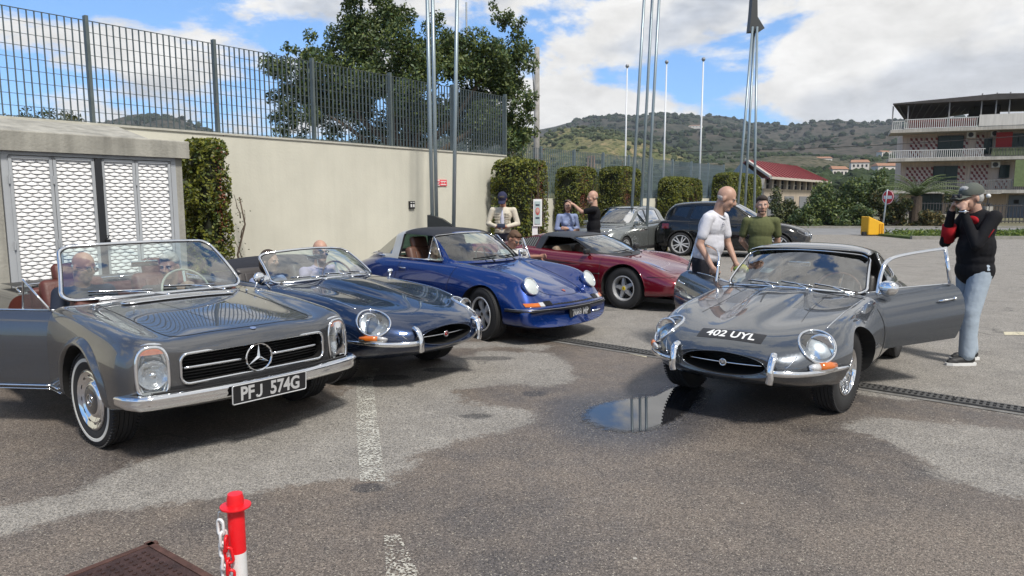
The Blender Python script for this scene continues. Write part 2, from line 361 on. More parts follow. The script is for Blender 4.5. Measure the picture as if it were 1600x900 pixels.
a_ = pu.data.color_attributes.new('edge', 'FLOAT_COLOR', 'POINT'); a_.data.foreach_set('color', np.repeat(np.tile(ks, len(pp)), 4).astype(np.float32))
N = m.node_tree.nodes; L = m.node_tree.links; q = N.new('ShaderNodeAttribute'); q.attribute_name = 'edge'; n = N.new('ShaderNodeTexNoise'); n.inputs['Scale'].default_value = 28; n.inputs['Detail'].default_value = 6; tc = N.new('ShaderNodeTexCoord'); L.new(tc.outputs['Object'], n.inputs[0])
ma = N.new('ShaderNodeMath'); ma.operation = 'MULTIPLY_ADD'; L.new(n.outputs[0], ma.inputs[0]); ma.inputs[1].default_value = .34; L.new(q.outputs['Fac'], ma.inputs[2]); mr = N.new('ShaderNodeMapRange'); mr.inputs[1].default_value = 1.02; mr.inputs[2].default_value = 1.17; L.new(ma.outputs[0], mr.inputs[0])
mx = N.new('ShaderNodeMixShader'); tr = N.new('ShaderNodeBsdfTransparent'); L.new(mr.outputs[0], mx.inputs[0]); L.new(b.outputs[0], mx.inputs[1]); L.new(tr.outputs[0], mx.inputs[2]); L.new(mx.outputs[0], N['Material Output'].inputs[0])
# faded painted lines
def paintmat(name, col, k):
    m = mat(name, col, .8); nt = m.node_tree; N = nt.nodes; L = nt.links
    tr = N.new('ShaderNodeBsdfTransparent'); mx = N.new('ShaderNodeMixShader'); tc = N['Texture Coordinate']; out = N['Material Output']
    vo = N.new('ShaderNodeTexVoronoi'); vo.inputs['Scale'].default_value = 110; L.new(tc.outputs['Object'], vo.inputs[0]); s = N.new('ShaderNodeSeparateColor'); L.new(vo.outputs['Color'], s.inputs[0])
    n = N.new('ShaderNodeTexNoise'); n.inputs['Scale'].default_value = 7; n.inputs['Detail'].default_value = 6; L.new(tc.outputs['Object'], n.inputs[0])
    ad = N.new('ShaderNodeMath'); ad.operation = 'MULTIPLY_ADD'; L.new(n.outputs[0], ad.inputs[0]); ad.inputs[1].default_value = 1.6; L.new(s.outputs[0], ad.inputs[2])
    mr = N.new('ShaderNodeMapRange'); mr.inputs[1].default_value = k; mr.inputs[2].default_value = k + .25; L.new(ad.outputs[0], mr.inputs[0])
    L.new(mr.outputs[0], mx.inputs[0]); L.new(tr.outputs[0], mx.inputs[1]); L.new(N['Principled BSDF'].outputs[0], mx.inputs[2]); L.new(mx.outputs[0], out.inputs[0]); return m
def line(name, uv, m, z=.0042):
    P = gp(*uv); mb = MB(); mb.add([(x, y, z) for x, y in P], [tuple(range(len(P)))]); return tag(mb.build(name, m), kind='structure')
pm = paintmat('worn_white_paint', (.46, .45, .40), 1.22); pm2 = paintmat('yellowed_paint', (.55, .50, .36), .7); pm3 = paintmat('very_worn_white_paint', (.45, .43, .37), 1.35)
line('painted_line', [(557, 595), (582, 593), (590, 655), (602, 753), (563, 753), (557, 680)], pm)
line('painted_line', [(600, 838), (624, 836), (662, 912), (672, 935), (606, 935)], pm3)
line('painted_line', [(944, 545), (955, 544), (1012, 555), (1010, 559)], pm2)
line('painted_line', [(1568, 519), (1625, 519), (1625, 524), (1570, 524)], pm2)
line('painted_line', [(585, 575), (594, 575), (582, 596), (560, 596)], pm3)
# ---------------------------------------------------------------- drain channel of cast gratings
IRON = mat('cast_iron', (.10, .098, .094), .62, .35, var=.3, vscale=20, bump=.3, bscale=90)
A = gnd(812, 521.5); B = gnd(1700, 658); dv = (B - A); DL = dv.length; dn = dv.normalized(); dp = Vector((-dn.y, dn.x, 0)); DWID = .17
ch = MB(); ch.add([tuple(A + dp * s + Vector((0, 0, .0045))) for s in (-DWID / 2 - .06, DWID / 2 + .05)] + [tuple(B + dp * s + Vector((0, 0, .0045))) for s in (DWID / 2 + .05, -DWID / 2 - .06)], [(0, 1, 2, 3)])
tag(ch.build('drain_surround', mat('drain_concrete', (.17, .165, .155), .85, var=.35, vscale=8, bump=.6, bscale=30)), kind='structure')
ch = MB(); ch.add([tuple(A + dp * s + Vector((0, 0, .0075))) for s in (-DWID / 2, DWID / 2)] + [tuple(B + dp * s + Vector((0, 0, .0075))) for s in (DWID / 2, -DWID / 2)], [(0, 1, 2, 3)])
tag(ch.build('drain_channel', DARKV), kind='structure')
gr0 = empty('drain_grate', (0, 0, 0)); GL = .48
f = MB(); ang = math.atan2(dn.y, dn.x)
for s in (-1, 0, 1): f.box((0, s * (DWID / 2 - .012) * (1 if s else 0), .013), (GL, .018 if s else .012, .010))
f.build('frame', IRON, gr0)
mbb = MB(); mbb.box((0, 0, 0), (.020, DWID - .03, .009)); bar0 = mbb.build('bar', IRON, gr0); nb = 11
bar0.location = (-GL / 2 + GL / nb * .5, 0, .012)
for i in range(1, nb): c = bar0.copy(); COL.objects.link(c); c.location.x = -GL / 2 + GL / nb * (i + .5)
ng = int(DL / (GL + .012))
for i in range(ng):
    g = gr0 if i == 0 else copytree(gr0); p = A + dn * ((i + .5) * (GL + .012)); g.location = (p.x, p.y, 0); g.rotation_euler.z = ang
    px = 800 + p.x / p.y * 1100
    OD = 'first second third fourth fifth sixth seventh eighth ninth tenth eleventh twelfth thirteenth fourteenth fifteenth sixteenth seventeenth eighteenth'.split()
    nl = sum(1 for j in range(ng) if 800 + (A + dn * ((j + .5) * (GL + .012))).x / (A + dn * ((j + .5) * (GL + .012))).y * 1100 < 1330)
    tag(g, (OD[i] + ' iron drain grating counted from the blue car towards the coupe') if px < 1330 else (OD[min(17, i - nl)] + ' iron drain grating to the right of the grey coupe front wheel'), 'drain grate', 'gratings of the drain channel across the car park')
# ---------------------------------------------------------------- retaining wall, fences
WP = Vector((-.15, 16.5, 0)); WD = Vector((math.sin(R(37.7)), math.cos(R(37.7)), 0)); WN = Vector((WD.y, -WD.x, 0)); WA = math.atan2(WD.y, WD.x)
def wpt(s, off=0, z=0): p = WP + WD * s + WN * off; return Vector((p.x, p.y, z))
def s_at(u, off=0, z=1.6):               # wall coordinate seen in column u
    k = (u - 800) / FPX; B0 = WP + WN * off; c, sn = math.cos(PITCH), math.sin(PITCH)
    return (k * (B0.y * c - (z - CAMH) * sn) - B0.x) / (WD.x - k * WD.y * c)
PLASTER = mat('cream_plaster', (.60, .585, .495), .9, var=.10, vscale=.7, bump=.25, bscale=25, streak=.035)
wl = empty('retaining_wall', wpt(0), WA, 'long plain cream plastered wall with a steel fence along its top', 'wall')
mb = MB(); mb.box((-8.5, .15, 1.28), (17, .3, 2.56)); mb.build('wall_face', PLASTER, wl)
mb = MB(); mb.box((-8.5, .15, 2.577), (17.05, .34, .03)); mb.build('coping', mat('coping_mortar', (.47, .46, .40), .9, var=.15, vscale=5), wl)
LWO = -2.3
lw = empty('low_wall', wpt(0, LWO), WA, 'low cream wall behind the clipped hedge blocks carrying the farther fence', 'wall')
mb = MB(); mb.box((8.3, .15, .8), (19.4, .28, 1.6)); mb.build('wall_face', PLASTER, lw)
FEN = mat('fence_steel', (.11, .135, .135), .55, .35, var=.2, vscale=4)
FEN2 = mat('fence_steel_far', (.20, .25, .265), .55, .35, var=.15, vscale=4)
def grating_fence(name, s0, n, pitch, z0, z1, label, m, nbar, off, rods, stuffrod=False):
    root = empty(name, wpt(s0, off), WA, label, 'fence')
    mb = MB(); mb.box((0, 0, (z0 + z1) / 2 + .02), (.042, .08, z1 - z0 + .08)); p0 = mb.build('post', m, root)
    mb = MB(); mb.box((0, 0, (z0 + z1) / 2), (.009, .028, z1 - z0)); b0 = mb.build('bar', m, root)
    mb = MB(); mb.box((0, 0, 0), (pitch - .06, .028, .006)); r0 = mb.build('rail', m, root); r0.location = (pitch / 2, 0, z1)
    rod0 = None
    for k in range(n + 1):
        if k: c = p0.copy(); COL.objects.link(c); c.location.x = k * pitch
    for k in range(n):
        if k: c = r0.copy(); COL.objects.link(c); c.location.x = (k + .5) * pitch
        c = r0.copy(); COL.objects.link(c); c.location = ((k + .5) * pitch, 0, z0 + .02)
        for i in range(1, nbar + 1):
            x = k * pitch + pitch * i / (nbar + 1)
            if k == 0 and i == 1: b0.location.x = x
            else: c = b0.copy(); COL.objects.link(c); c.location.x = x
        for j in range(1, rods):
            if rod0 is None:
                mb = MB(); mb.tube([(.03, 0, 0), (pitch - .03, 0, 0)], .0038, 4); rod0 = mb.build('rod', m, root); rod0.location.z = z0 + (z1 - z0) * j / rods
            else: c = rod0.copy(); COL.objects.link(c); c.location = (k * pitch, 0, z0 + (z1 - z0) * j / rods)
    return root
sp_ = [s_at(u, -.15, 3.2) for u in (140, 340, 490, 612, 712, 789)]
pit = (sp_[-1] - sp_[0]) / 5
grating_fence('steel_fence', sp_[-1] - pit * 8, 8, pit, 2.60, 3.93, 'tall grey steel grating fence standing on top of the long cream wall', FEN, 20, -.15, 9)
grating_fence('steel_fence', s_at(786, LWO - .15, 3), 9, (s_at(1131, LWO - .15, 3) - s_at(786, LWO - .15, 3)) / 9, 1.62, 3.12, 'lower bluish grey grating fence behind the clipped hedges, right of the tall one', FEN2, 17, LWO - .15, 9)
# small signs on the wall
o = empty('wall_sign', wpt(s_at(690, .01, 1.9), .012, 1.6 + 25 / 78), WA, 'small red and white printed notice fixed to the cream wall behind the grey poles', 'sign')
mb = MB(); mb.box((0, 0, 0), (.30, .012, .13)); mb.build('plate', mat('sign_red', (.75, .08, .10), .5), o)
mb = MB(); mb.box((-.11, -.009, 0), (.07, .006, .12)); mb.box((.04, -.009, .03), (.16, .006, .016)); mb.box((.04, -.009, -.035), (.16, .006, .016)); mb.box((.0, -.009, 0), (.02, .006, .02)); mb.box((.07, -.009, 0), (.02, .006, .02)); mb.build('print', mat('sign_white', (.8, .8, .78), .5), o)
mb = MB(); mb.lathe([(.028, 0), (.040, 0), (.040, .004), (.028, .004)], basis((1, 0, 0), (0, 0, 1), (0, -1, 0), (-.11, -.012, 0)), 14, closed=True); mb.bar((-.135, -.017, .026), (-.085, -.017, -.026), .008, .004); mb.build('pictogram', mat('sign_red', (.75, .08, .10)), o)
o = empty('wall_socket', wpt(s_at(643, .01, 1.4), .02, 1.6 - 10 / 78), WA, 'small square black and white utility plate on the cream wall', 'utility plate')
mb = MB(); mb.box((0, 0, 0), (.15, .03, .15)); mb.build('plate', BLACK, o)
mb = MB(); mb.box((-.03, -.018, -.015), (.04, .01, .06)); mb.box((.035, -.018, -.015), (.04, .01, .06)); mb.box((-.035, -.018, .05), (.03, .01, .02)); mb.box((.03, -.018, .05), (.05, .01, .015)); mb.build('cover', mat('sign_white', (.8, .8, .78)), o)
# ---------------------------------------------------------------- utility cabinet building
CO = 1.4; CONC = mat('weathered_concrete', (.34, .33, .29), .92, var=.2, vscale=2.5, bump=.5, bscale=30, streak=.3)
CABP = mat('grey_enamel', (.42, .44, .46), .45, .1, var=.05, vscale=3, streak=.12); WHL = mat('white_enamel', (.80, .80, .80), .45, var=.05, vscale=5)
def cs(u, z=1.6): return s_at(u, CO, z)
cb = empty('utility_cabinet', wpt(cs(287), CO), WA, 'concrete roofed utility cabinet building with four white louvred metal doors', 'utility cabinet')
x_of = lambda u, z=1.6: (s_at(u, CO, z) - cs(287))
xl = x_of(0) - 1.2; xr = 0
mb = MB(); mb.box(((x_of(277) + 0) / 2, .06, 1.06), (0 - x_of(277), .12, 2.12)); mb.build('side_pier', CONC, cb); mb = MB(); mb.box(((xl + x_of(4)) / 2, .06, 1.06), (x_of(4) - xl, .12, 2.12)); mb.build('side_pier', CONC, cb); mb = MB()
mb.box((-.06, .68, 1.06), (.12, 1.1, 2.12)); mb.build('side_pier', CONC, cb)
mb = MB(); yb = 1.38; ov = .07
prof = [(-ov, 2.10), (-ov, 2.31), (.72, 2.50), (yb, 2.50), (yb, 2.10)]
V = []
for xx in np.linspace(xl, .07 - .0, 12)[:-1]: V.append([(xx, a, b_) for a, b_ in prof])
V.append([(xr + .07, a, min(b_, 2.315)) for a, b_ in prof]); V[-2] = [(xr - .42, a, b_) for a, b_ in prof]
mb.grid([v + [v[0]] for v in V]); mb.add([tuple(p) for p in V[-1]], [(0, 1, 2, 3, 4)]); rf = mb.build('roof', CONC, cb)
bv = rf.modifiers.new('bevel', 'BEVEL'); bv.width = .012; bv.segments = 2
# frame
zt = 2.085; mb = MB(); xa = x_of(6); xb = x_of(277)
mb.box(((xa + xb) / 2, .03, zt), (xb - xa, .07, .05)); mb.box((xa + .035, .03, 1.05), (.07, .07, 2.03)); mb.box((xb - .03, .03, 1.05), (.06, .07, 2.03)); mb.build('frame', CABP, cb)
edges = [(x_of(17), x_of(85)), (x_of(86), x_of(150)), (x_of(161), x_of(213)), (x_of(214), x_of(268))]
for k, (a, b_) in enumerate(edges):
    z0, z1 = .18, 2.05; mb = MB(); fw = .03
    for c_, s_ in ((((a + b_) / 2, .0, z1 - fw / 2), (b_ - a, .04, fw)), (((a + b_) / 2, 0, z0 + fw / 2), (b_ - a, .04, fw)), ((a + fw / 2, 0, (z0 + z1) / 2), (fw, .04, z1 - z0)), ((b_ - fw / 2, 0, (z0 + z1) / 2), (fw, .04, z1 - z0))): mb.box(c_, s_)
    d = mb.build('door', CABP, cb)
    mb = MB(); mb.box(((a + b_) / 2, .012, (z0 + z1) / 2), (b_ - a - .04, .004, z1 - z0 - .04)); mb.build('backing', WHL, d)
    # louvres: staggered folded lips
    mb = MB(); pz = .041; pw = .118; iw = b_ - a - 2 * fw; nrow = int((z1 - z0 - 2 * fw) / pz)
    for r_ in range(nrow):
        zc = z1 - fw - (r_ + .5) * pz; off = (r_ % 2) * .5 * pw; nn = int(iw / pw) + 2
        for c_ in range(-1, nn):
            xc = a + fw + off + c_ * pw + pw / 2; xs = [max(a + fw, min(b_ - fw, xc + t * pw / 2)) for t in (-.98, -.6, 0, .6, .98)]
            if xs[-1] - xs[0] < .012: continue
            dd = [.0, .011, .015, .011, 0]; hh = [.20, .40, .44, .40, .20]
            V = []
            for x_, d_, h_ in zip(xs, dd, hh): V += [(x_, .006, zc + pz * .50), (x_, .004 - d_ * .5, zc + pz * .2), (x_, .006 - d_, zc - pz * h_ + .004)]
            F = [(i * 3 + j, i * 3 + 3 + j, i * 3 + 4 + j, i * 3 + 1 + j) for i in range(4) for j in range(2)]
            mb.add(V, F)
            V = []
            for x_, h_ in zip(xs, hh): V += [(x_, .0045, zc - pz * .18), (x_, .0045, zc - pz * (h_ + .045))]
            mb.add(V, [(i * 2, i * 2 + 2, i * 2 + 3, i * 2 + 1) for i in range(4)], 1)  # shade in the slits under the lips, painted as dark grey strips
    tag(mb.build('louvre_panel', WHL, d, mats=[WHL, mat('slit_shade_grey', (.09, .09, .09), .9)]), kind='stuff')
    mb = MB()
    for zz in (.45, 1.1, 1.8): mb.box(((a if k % 2 == 0 else a + .0) - .008, -.028, zz), (.014, .02, .09))
    mb.build('hinge', BLACK if k == 2 else CABP, d)
mb = MB(); xm = (x_of(150) + x_of(161)) / 2; mb.box((xm, -.012, 1.12), (x_of(161) - x_of(150) - .005, .05, 1.86)); pst = mb.build('centre_post', mat('dark_steel', (.03, .032, .036), .5, .3), cb)
mb = MB(); mb.box((xm + .035, -.05, 1.10), (.05, .05, .05)); mb.tube([(xm + .035, -.05, 1.13), (xm + .05, -.06, 1.17), (xm + .02, -.06, 1.17)], .006, 6); mb.build('padlock', BLACK, pst)
# ---------------------------------------------------------------- foliage
def leafmat(name, col, rough=.55):
    m = mat(name, col, rough, tint='tint'); nt = m.node_tree; N = nt.nodes; L = nt.links
    b = N['Principled BSDF']; t = N.new('ShaderNodeBsdfTranslucent'); mx = N.new('ShaderNodeMixShader'); mx.inputs[0].default_value = .22
    src = b.inputs['Base Color'].links[0].from_socket; L.new(src, t.inputs[0]); L.new(b.outputs[0], mx.inputs[1]); L.new(t.outputs[0], mx.inputs[2]); L.new(mx.outputs[0], N['Material Output'].inputs[0]); return m
def leaves(name, C, size, m, parent=None, nrm=None, asp=.45, palette=None, droop=0):
    n = len(C); size = np.asarray(size) * np.ones(n)
    a = RNG.normal(size=(n, 3)); a[:, 2] -= droop; a /= np.linalg.norm(a, axis=1)[:, None]
    b = RNG.normal(size=(n, 3)) + (nrm if nrm is not None else 0); b -= a * (a * b).sum(1)[:, None]; b /= np.linalg.norm(b, axis=1)[:, None]
    c = np.cross(a, b)                      # leaf plane: a (length), c (width), b is the normal
    L_ = a * size[:, None] * .5; W_ = c * size[:, None] * asp * .5; Bn = b * size[:, None] * .06
    V = np.stack([C - L_, C + W_ - L_ * .1 + Bn, C + L_, C - W_ - L_ * .1 + Bn], 1).reshape(-1, 3)
    F = np.arange(4 * n).reshape(-1, 4)
    me = bpy.data.meshes.new(name); me.vertices.add(4 * n); me.vertices.foreach_set('co', V.ravel()); me.loops.add(4 * n); me.loops.foreach_set('vertex_index', F.ravel().astype(np.int32)); me.polygons.add(n); me.polygons.foreach_set('loop_start', np.arange(0, 4 * n, 4, dtype=np.int32)); me.update(calc_edges=True)
    me.materials.append(m); pal = np.array(palette if palette is not None else [(1, 1, 1)]); w = RNG.integers(0, len(pal), n); col = pal[w] * RNG.uniform(.65, 1.25, n)[:, None]
    at_ = me.color_attributes.new('tint', 'FLOAT_COLOR', 'POINT'); cc = np.ones((4 * n, 4)); cc[:, :3] = np.repeat(col, 4, 0); at_.data.foreach_set('color', cc.ravel().astype(np.float32))
    o = bpy.data.objects.new(name, me); COL.objects.link(o)
    if parent: o.parent = parent
    return o
def blob_pts(blobs, n, shell=.5):
    vol = np.array([b[1][0] * b[1][1] * b[1][2] for b in blobs]) ** .75; p = vol / vol.sum(); k = RNG.choice(len(blobs), n, p=p)
    d = RNG.normal(size=(n, 3)); d /= np.linalg.norm(d, axis=1)[:, None]; r = 1 - RNG.random(n) ** 1.6 * shell
    c = np.array([b[0] for b in blobs])[k]; rr = np.array([b[1] for b in blobs])[k]
    return c + d * rr * r[:, None], d
LEAF = leafmat('leaf_dark', (.092, .130, .050)); LEAFH = leafmat('leaf_hedge', (.125, .145, .036)); LEAFO = leafmat('leaf_olive', (.07, .085, .04))
BARK = mat('bark', (.10, .075, .055), .9, var=.3, vscale=12, bump=.8, bscale=25)
def limbs(mb, a, b, r0, r1, sub=0):
    a, b = Vector(a), Vector(b); pts = [a.lerp(b, t) + Vector(RNG.normal(0, (b - a).length * .03, 3)) * (t * (1 - t) * 4) for t in (0, .25, .5, .75, 1)]; mb.tube(pts, r0, 7, rad=[r0 + (r1 - r0) * t for t in (0, .25, .5, .75, 1)])
PALD = [(1, 1, 1), (.7, .85, .8), (1.3, 1.15, .8), (.55, .7, .7), (1.5, 1.35, .7)]
# the large tree behind the wall
TD = 19.0
def cluster(u, v, D, r, n=9):             # a lumpy bough about one outline point
    c = at(u, v, D); r = r * D / FPX; out = []
    for _ in range(n):
        d = Vector(RNG.normal(0, .5, 3)) * r; out.append(((c + d)[:], (r * RNG.uniform(.3, .55),) * 3))
    return out
tr = empty('broadleaf_tree', at(640, 200, TD).xy.to_3d() , 0, 'big dark green broadleaf tree rising behind the fence on the cream wall', 'tree')
T0 = tr.location.copy()
bl = []
for u, v, r, dD in ((455, 135, 36, 0), (445, 190, 26, .3), (480, 85, 28, 0), (510, 110, 45, 0), (560, 40, 42, .5), (560, -20, 36, 0), (590, 90, 60, 0), (620, 10, 38, 0), (600, -40, 30, .5), (645, 70, 40, -1), (640, 130, 60, -1), (690, 60, 36, 0), (700, 110, 55, 0), (730, 85, 40, .5), (770, 70, 40, 0), (790, 30, 22, 0), (800, 120, 38, .4), (775, 150, 55, .8), (815, 165, 26, 0), (560, 170, 60, 1.), (500, 180, 40, 1.2), (630, 190, 60, 1.), (700, 190, 60, 1.3), (770, 205, 45, 1.), (805, 212, 26, .5), (520, 140, 50, .8)):
    bl += [((np.array(c) - np.array(T0)), r_) for c, r_ in cluster(u, v, TD + dD, r, 10)]
P, d = blob_pts(bl, 85000, .8); leaves('crown', P, RNG.uniform(.08, .15, len(P)), LEAF, tr, d * .8 + np.array([0, 0, .5]), .42, PALD)
mb = MB(); limbs(mb, (0, 0, -.1), (0, .2, 2.6), .28, .2)
for u, v in ((480, 90), (560, 20), (600, 0), (690, 70), (780, 60), (800, 160), (500, 160), (640, 60)):
    e = at(u, v, TD) - T0; limbs(mb, (0, .2, 2.4), e * .92, .13, .025)
mb.build('trunk', BARK, tr, True)
# hedges
def hedge(u0, u1, v0, off, depth, label, cat='hedge', zlow=.0, dens=1.0, red=0.0, bare=False):
    zt = 1.6 + (310 - v0) / FPX * (wpt(s_at((u0 + u1) / 2, off + depth / 2), off + depth / 2).y * .992)
    s0, s1 = s_at(u0, off, 1.5), s_at(u1, off + depth, 1.5); Lx = s1 - s0; h = empty('hedge', wpt((s0 + s1) / 2, off + depth / 2), WA, label, cat)
    n = int(5200 * dens * (2 * (Lx + depth) * zt + Lx * depth) / 5); face = RNG.random(n); P = np.zeros((n, 3)); X = RNG.uniform(-.5, .5, (n, 3))
    ax = RNG.integers(0, 5, n); pr = np.array([Lx * zt, Lx * zt, depth * zt, depth * zt, Lx * depth * 1.2]); ax = RNG.choice(5, n, p=pr / pr.sum())
    sgn = np.where(ax % 2 == 0, -.5, .5); inn = RNG.exponential(.07, n)
    P = X * np.array([Lx, depth, zt - zlow]); nr = np.zeros((n, 3))
    a = ax < 2; P[a, 1] = (sgn[a] * depth) - np.sign(sgn[a]) * inn[a]; nr[a, 1] = np.sign(sgn[a])
    a = (ax == 2) | (ax == 3); P[a, 0] = sgn[a] * Lx - np.sign(sgn[a]) * inn[a]; nr[a, 0] = np.sign(sgn[a])
    a = ax == 4; P[a, 2] = (zt - zlow) / 2 - inn[a]; nr[a, 2] = 1
    # lumps: push the surface in and out, round the corners
    lump = (np.sin(P[:, 0] * 5 + u0) * np.cos(P[:, 2] * 4.3 + u0) + np.sin(P[:, 1] * 7 + P[:, 2] * 6) + .8 * np.sin(P[:, 0] * 11 + P[:, 2] * 9 + v0)) * .07
    P += nr * lump[:, None]; q = np.abs(P) / np.array([Lx, depth, zt - zlow]) * 2; P *= (1 - .085 * np.clip(q[:, [0]] ** 6 + q[:, [1]] ** 6 + q[:, [2]] ** 6 - 1, 0, 2))
    P[:, 2] += (zt + zlow) / 2
    pal = PALD + [(1.7, 1.5, .6), (1.3, 1.3, .6)]
    leaves('foliage', P, RNG.uniform(.04, .078, n) * (1.25 if u0 > 1000 else 1), LEAFH, h, nr * .9, .6, pal)
    if red:
        k = int(n * red); cx = RNG.uniform(-.35, .2); Q = np.stack([RNG.normal(cx * Lx, .12 * Lx, k), -depth / 2 + RNG.exponential(.06, k), RNG.normal(zt * .62, zt * .16, k)], 1)
        leaves('dead_leaves', Q, RNG.uniform(.03, .06, k), leafmat('leaf_dead', (.20, .075, .045)), h, nr[:1] * 0 + np.array([0, -.8, .3]), .5, [(1, 1, 1), (.6, .6, .6), (1.3, 1.1, .9)])
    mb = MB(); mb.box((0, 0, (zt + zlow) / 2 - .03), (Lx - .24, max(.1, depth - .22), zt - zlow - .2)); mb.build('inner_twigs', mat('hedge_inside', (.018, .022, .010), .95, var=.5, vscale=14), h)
    if bare:
        mb = MB()
        for k in range(9): x = RNG.uniform(-.45, .45) * Lx; limbs(mb, (x * .6, -depth / 2 + .05, .0), (x, -depth / 2 - .02, zt * RNG.uniform(.6, .95)), .016, .005)
        mb.build('stem', BARK, h)
    return h, zt
hedge(283, 366, 220, .10, .62, 'tall narrow hedge growing between the utility cabinet and the cream wall', dens=1.5, red=.03)
hedge(763, 860, 249, .15, 1.1, 'tallest clipped hedge block at the corner where the cream wall ends', red=.05, bare=True)
hedge(864, 937, 262, LWO + .05, .85, 'clipped hedge block right behind the man in black, reddish stems in it', red=.06, bare=True)
hedge(930, 1006, 262, LWO + .05, .95, 'clipped green hedge block above the silver hatchback', red=.03)
hedge(1024, 1100, 278, LWO + .05, .9, 'lower clipped hedge block left of the black car roof', red=.02)
hedge(1108, 1192, 272, LWO + .05, .9, 'farthest clipped hedge block, above the roof of the black car')
# bare sapling by the wall
sa = empty('bare_sapling', wpt(s_at(371, .3), .3), 0, 'thin leafless sapling standing against the cream wall beside the narrow hedge', 'sapling'); mb = MB()
limbs(mb, (0, 0, 0), (.03, 0, 1.62), .022, .010); limbs(mb, (.03, 0, 1.3), (-.06, .02, 1.66), .010, .004); limbs(mb, (.02, 0, 1.0), (.10, 0, 1.42), .009, .003); limbs(mb, (.02, 0, .7), (-.09, 0, 1.02), .008, .003); mb.build('trunk', BARK, sa, True)
P = np.array([(.02 + RNG.normal(0, .05), RNG.normal(0, .04), RNG.uniform(.6, 1.6)) for _ in range(60)]); leaves('leaf_tuft', P, .035, LEAFO, sa, None, .5, PALD)
# ---------------------------------------------------------------- tall sculpture masts, flagpoles, utility pole
POLE = mat('pale_grey_pole', (.27, .33, .36), .38, .45, var=.06, vscale=3, streak=.1); FIN = mat('dark_fin_metal', (.016, .020, .022), .5, .2)
def mast(uvs, D, r, label, fin=None, base=False):
    root = empty('sculpture_mast', (0, 0, 0), 0, label, 'mast'); tops = []
    b0 = at(uvs[0][0], 310, D); root.location = (b0.x, b0.y, 0)
    for ub, ut, vt, dD in uvs:           # column at the ground, column at the top row vt
        a = at(ub, 310, D + dD); a.z = -.02; t = at(ut, vt, D + dD * .3); dirn = (t - a); t2 = t
        mb = MB(); mb.tube([a - root.location, t2 - root.location], r, 12); mb.build('pole', POLE, root, True)
        mb = MB(); mb.box(a - root.location + Vector((0, 0, .03)), (r * 5, r * 5, .03)); mb.build('base_plate', POLE, root)
    if fin:
        mb = MB(); P = [at(u, v, D) - root.location for u, v in fin]; n = len(P); F = [tuple(range(n)), tuple(range(2 * n - 1, n - 1, -1))] + [(i, (i + 1) % n, (i + 1) % n + n, i + n) for i in range(n)]
        mb.add([tuple(p) for p in P] + [tuple(p + Vector((0, .35, 0))) for p in P], F); mb.build('fin', FIN, root)
    if base:
        c = at(680, 310, D) - root.location; mb = MB(); pts = []
        prof = [(-.16, 1.30), (-.02, 1.27), (.12, 1.22), (.25, 1.13), (.40, 1.00), (.40, 0), (-.16, 0)]
        mb.prism([(x, z) for x, z in prof], .30, basis((1, .25, 0), (0, 0, 1), (0, -1, 0), (c.x + .02, .2, 0))); mb.build('fin', FIN, root)
    return root
mast([(676, 664, -160, 0), (682, 673, -160, .35), (706, 716.5, -160, .2)], 12.9, .036, 'nearest tall mast of grey poles, dark fin at its foot behind the royal blue car', base=True)
mast([(985, 1014, -130, 0), (1000, 1026, -130, .6), (1010, 1037, -130, -.3)], 20.0, .042, 'middle tall mast of three grey poles rising from the clipped hedges')
mast([(1151, 1176, 42, 0), (1164, 1179, 42, .5), (1181, 1183, 42, -.2)], 25.5, .045, 'right hand mast whose three poles meet under a black fin', fin=[(1179, -70), (1183, -70), (1184, 26), (1195, 44), (1189, 48), (1171, 49), (1174, 20), (1177, -20)])
def flagpole(u, vt, D, label):
    p = at(u, 310, D); t = at(u, vt, D); root = empty('flagpole', (p.x, p.y, 0), 0, label, 'flagpole'); mb = MB(); mb.tube([(0, 0, 0), (t.x - p.x, 0, t.z)], .07, 8, rad=[.055, .035]); mb.build('pole', mat('white_pole', (.62, .64, .65), .45, .1), root, True)
    mb = MB(); mb.sphere((t.x - p.x, 0, t.z + .07), .10, 10, 6); mb.build('finial', mat('finial_grey', (.25, .26, .27), .4, .4), root, True)
flagpole(976, 110, 38, 'slim white flagpole left of the middle mast'); flagpole(1036, 104, 38, 'slim white flagpole just right of the middle mast'); flagpole(1092, 100, 36, 'slim white flagpole alone between the two masts')
p = at(838, 310, 28); t = at(838, 80, 28); up = empty('utility_pole', (p.x, p.y, 0), 0, 'grey wooden utility pole with cable brackets at the right edge of the big tree', 'utility pole')
mb = MB(); mb.tube([(0, 0, 0), (0, 0, t.z)], .11, 10, rad=[.14, .10]); mb.build('pole', mat('old_wood', (.30, .29, .27), .85, var=.2, vscale=6, streak=.2), up, True)
mb = MB(); mb.box((-.18, 0, t.z - .25), (.3, .05, .05)); mb.tube([(-.12, -.1, t.z - .3), (-.16, -.1, t.z - 1.0), (-.10, -.1, t.z - 1.9)], .02, 5); mb.build('bracket', BLACK, up)
p = at(731, 310, 24); t = at(731, 14, 24); sp2 = empty('antenna_mast', (p.x, p.y, 0), 0, 'thin dark antenna pole sticking up out of the big tree', 'antenna'); mb = MB(); mb.tube([(0, 0, 0), (0, 0, t.z)], .03, 6); mb.build('pole', STEEL, sp2)
def cable(a, b, sag, label, r=.018):
    pts = []
    for i in range(13): t_ = i / 12; q = a.lerp(b, t_); q.z -= sag * 4 * t_ * (1 - t_); pts.append(q)
    mb = MB(); mb.tube(pts, r, 5); tag(mb.build('overhead_cable', BLACK), label, 'cable')
cable(at(834, 84, 28), at(700, 150, 26), .3, 'short black overhead cable from the utility pole into the tree')
cable(at(1000, 238, 50), at(1700, 204, 46), .3, 'long thin overhead cable crossing the hills towards the apartment block', .022)
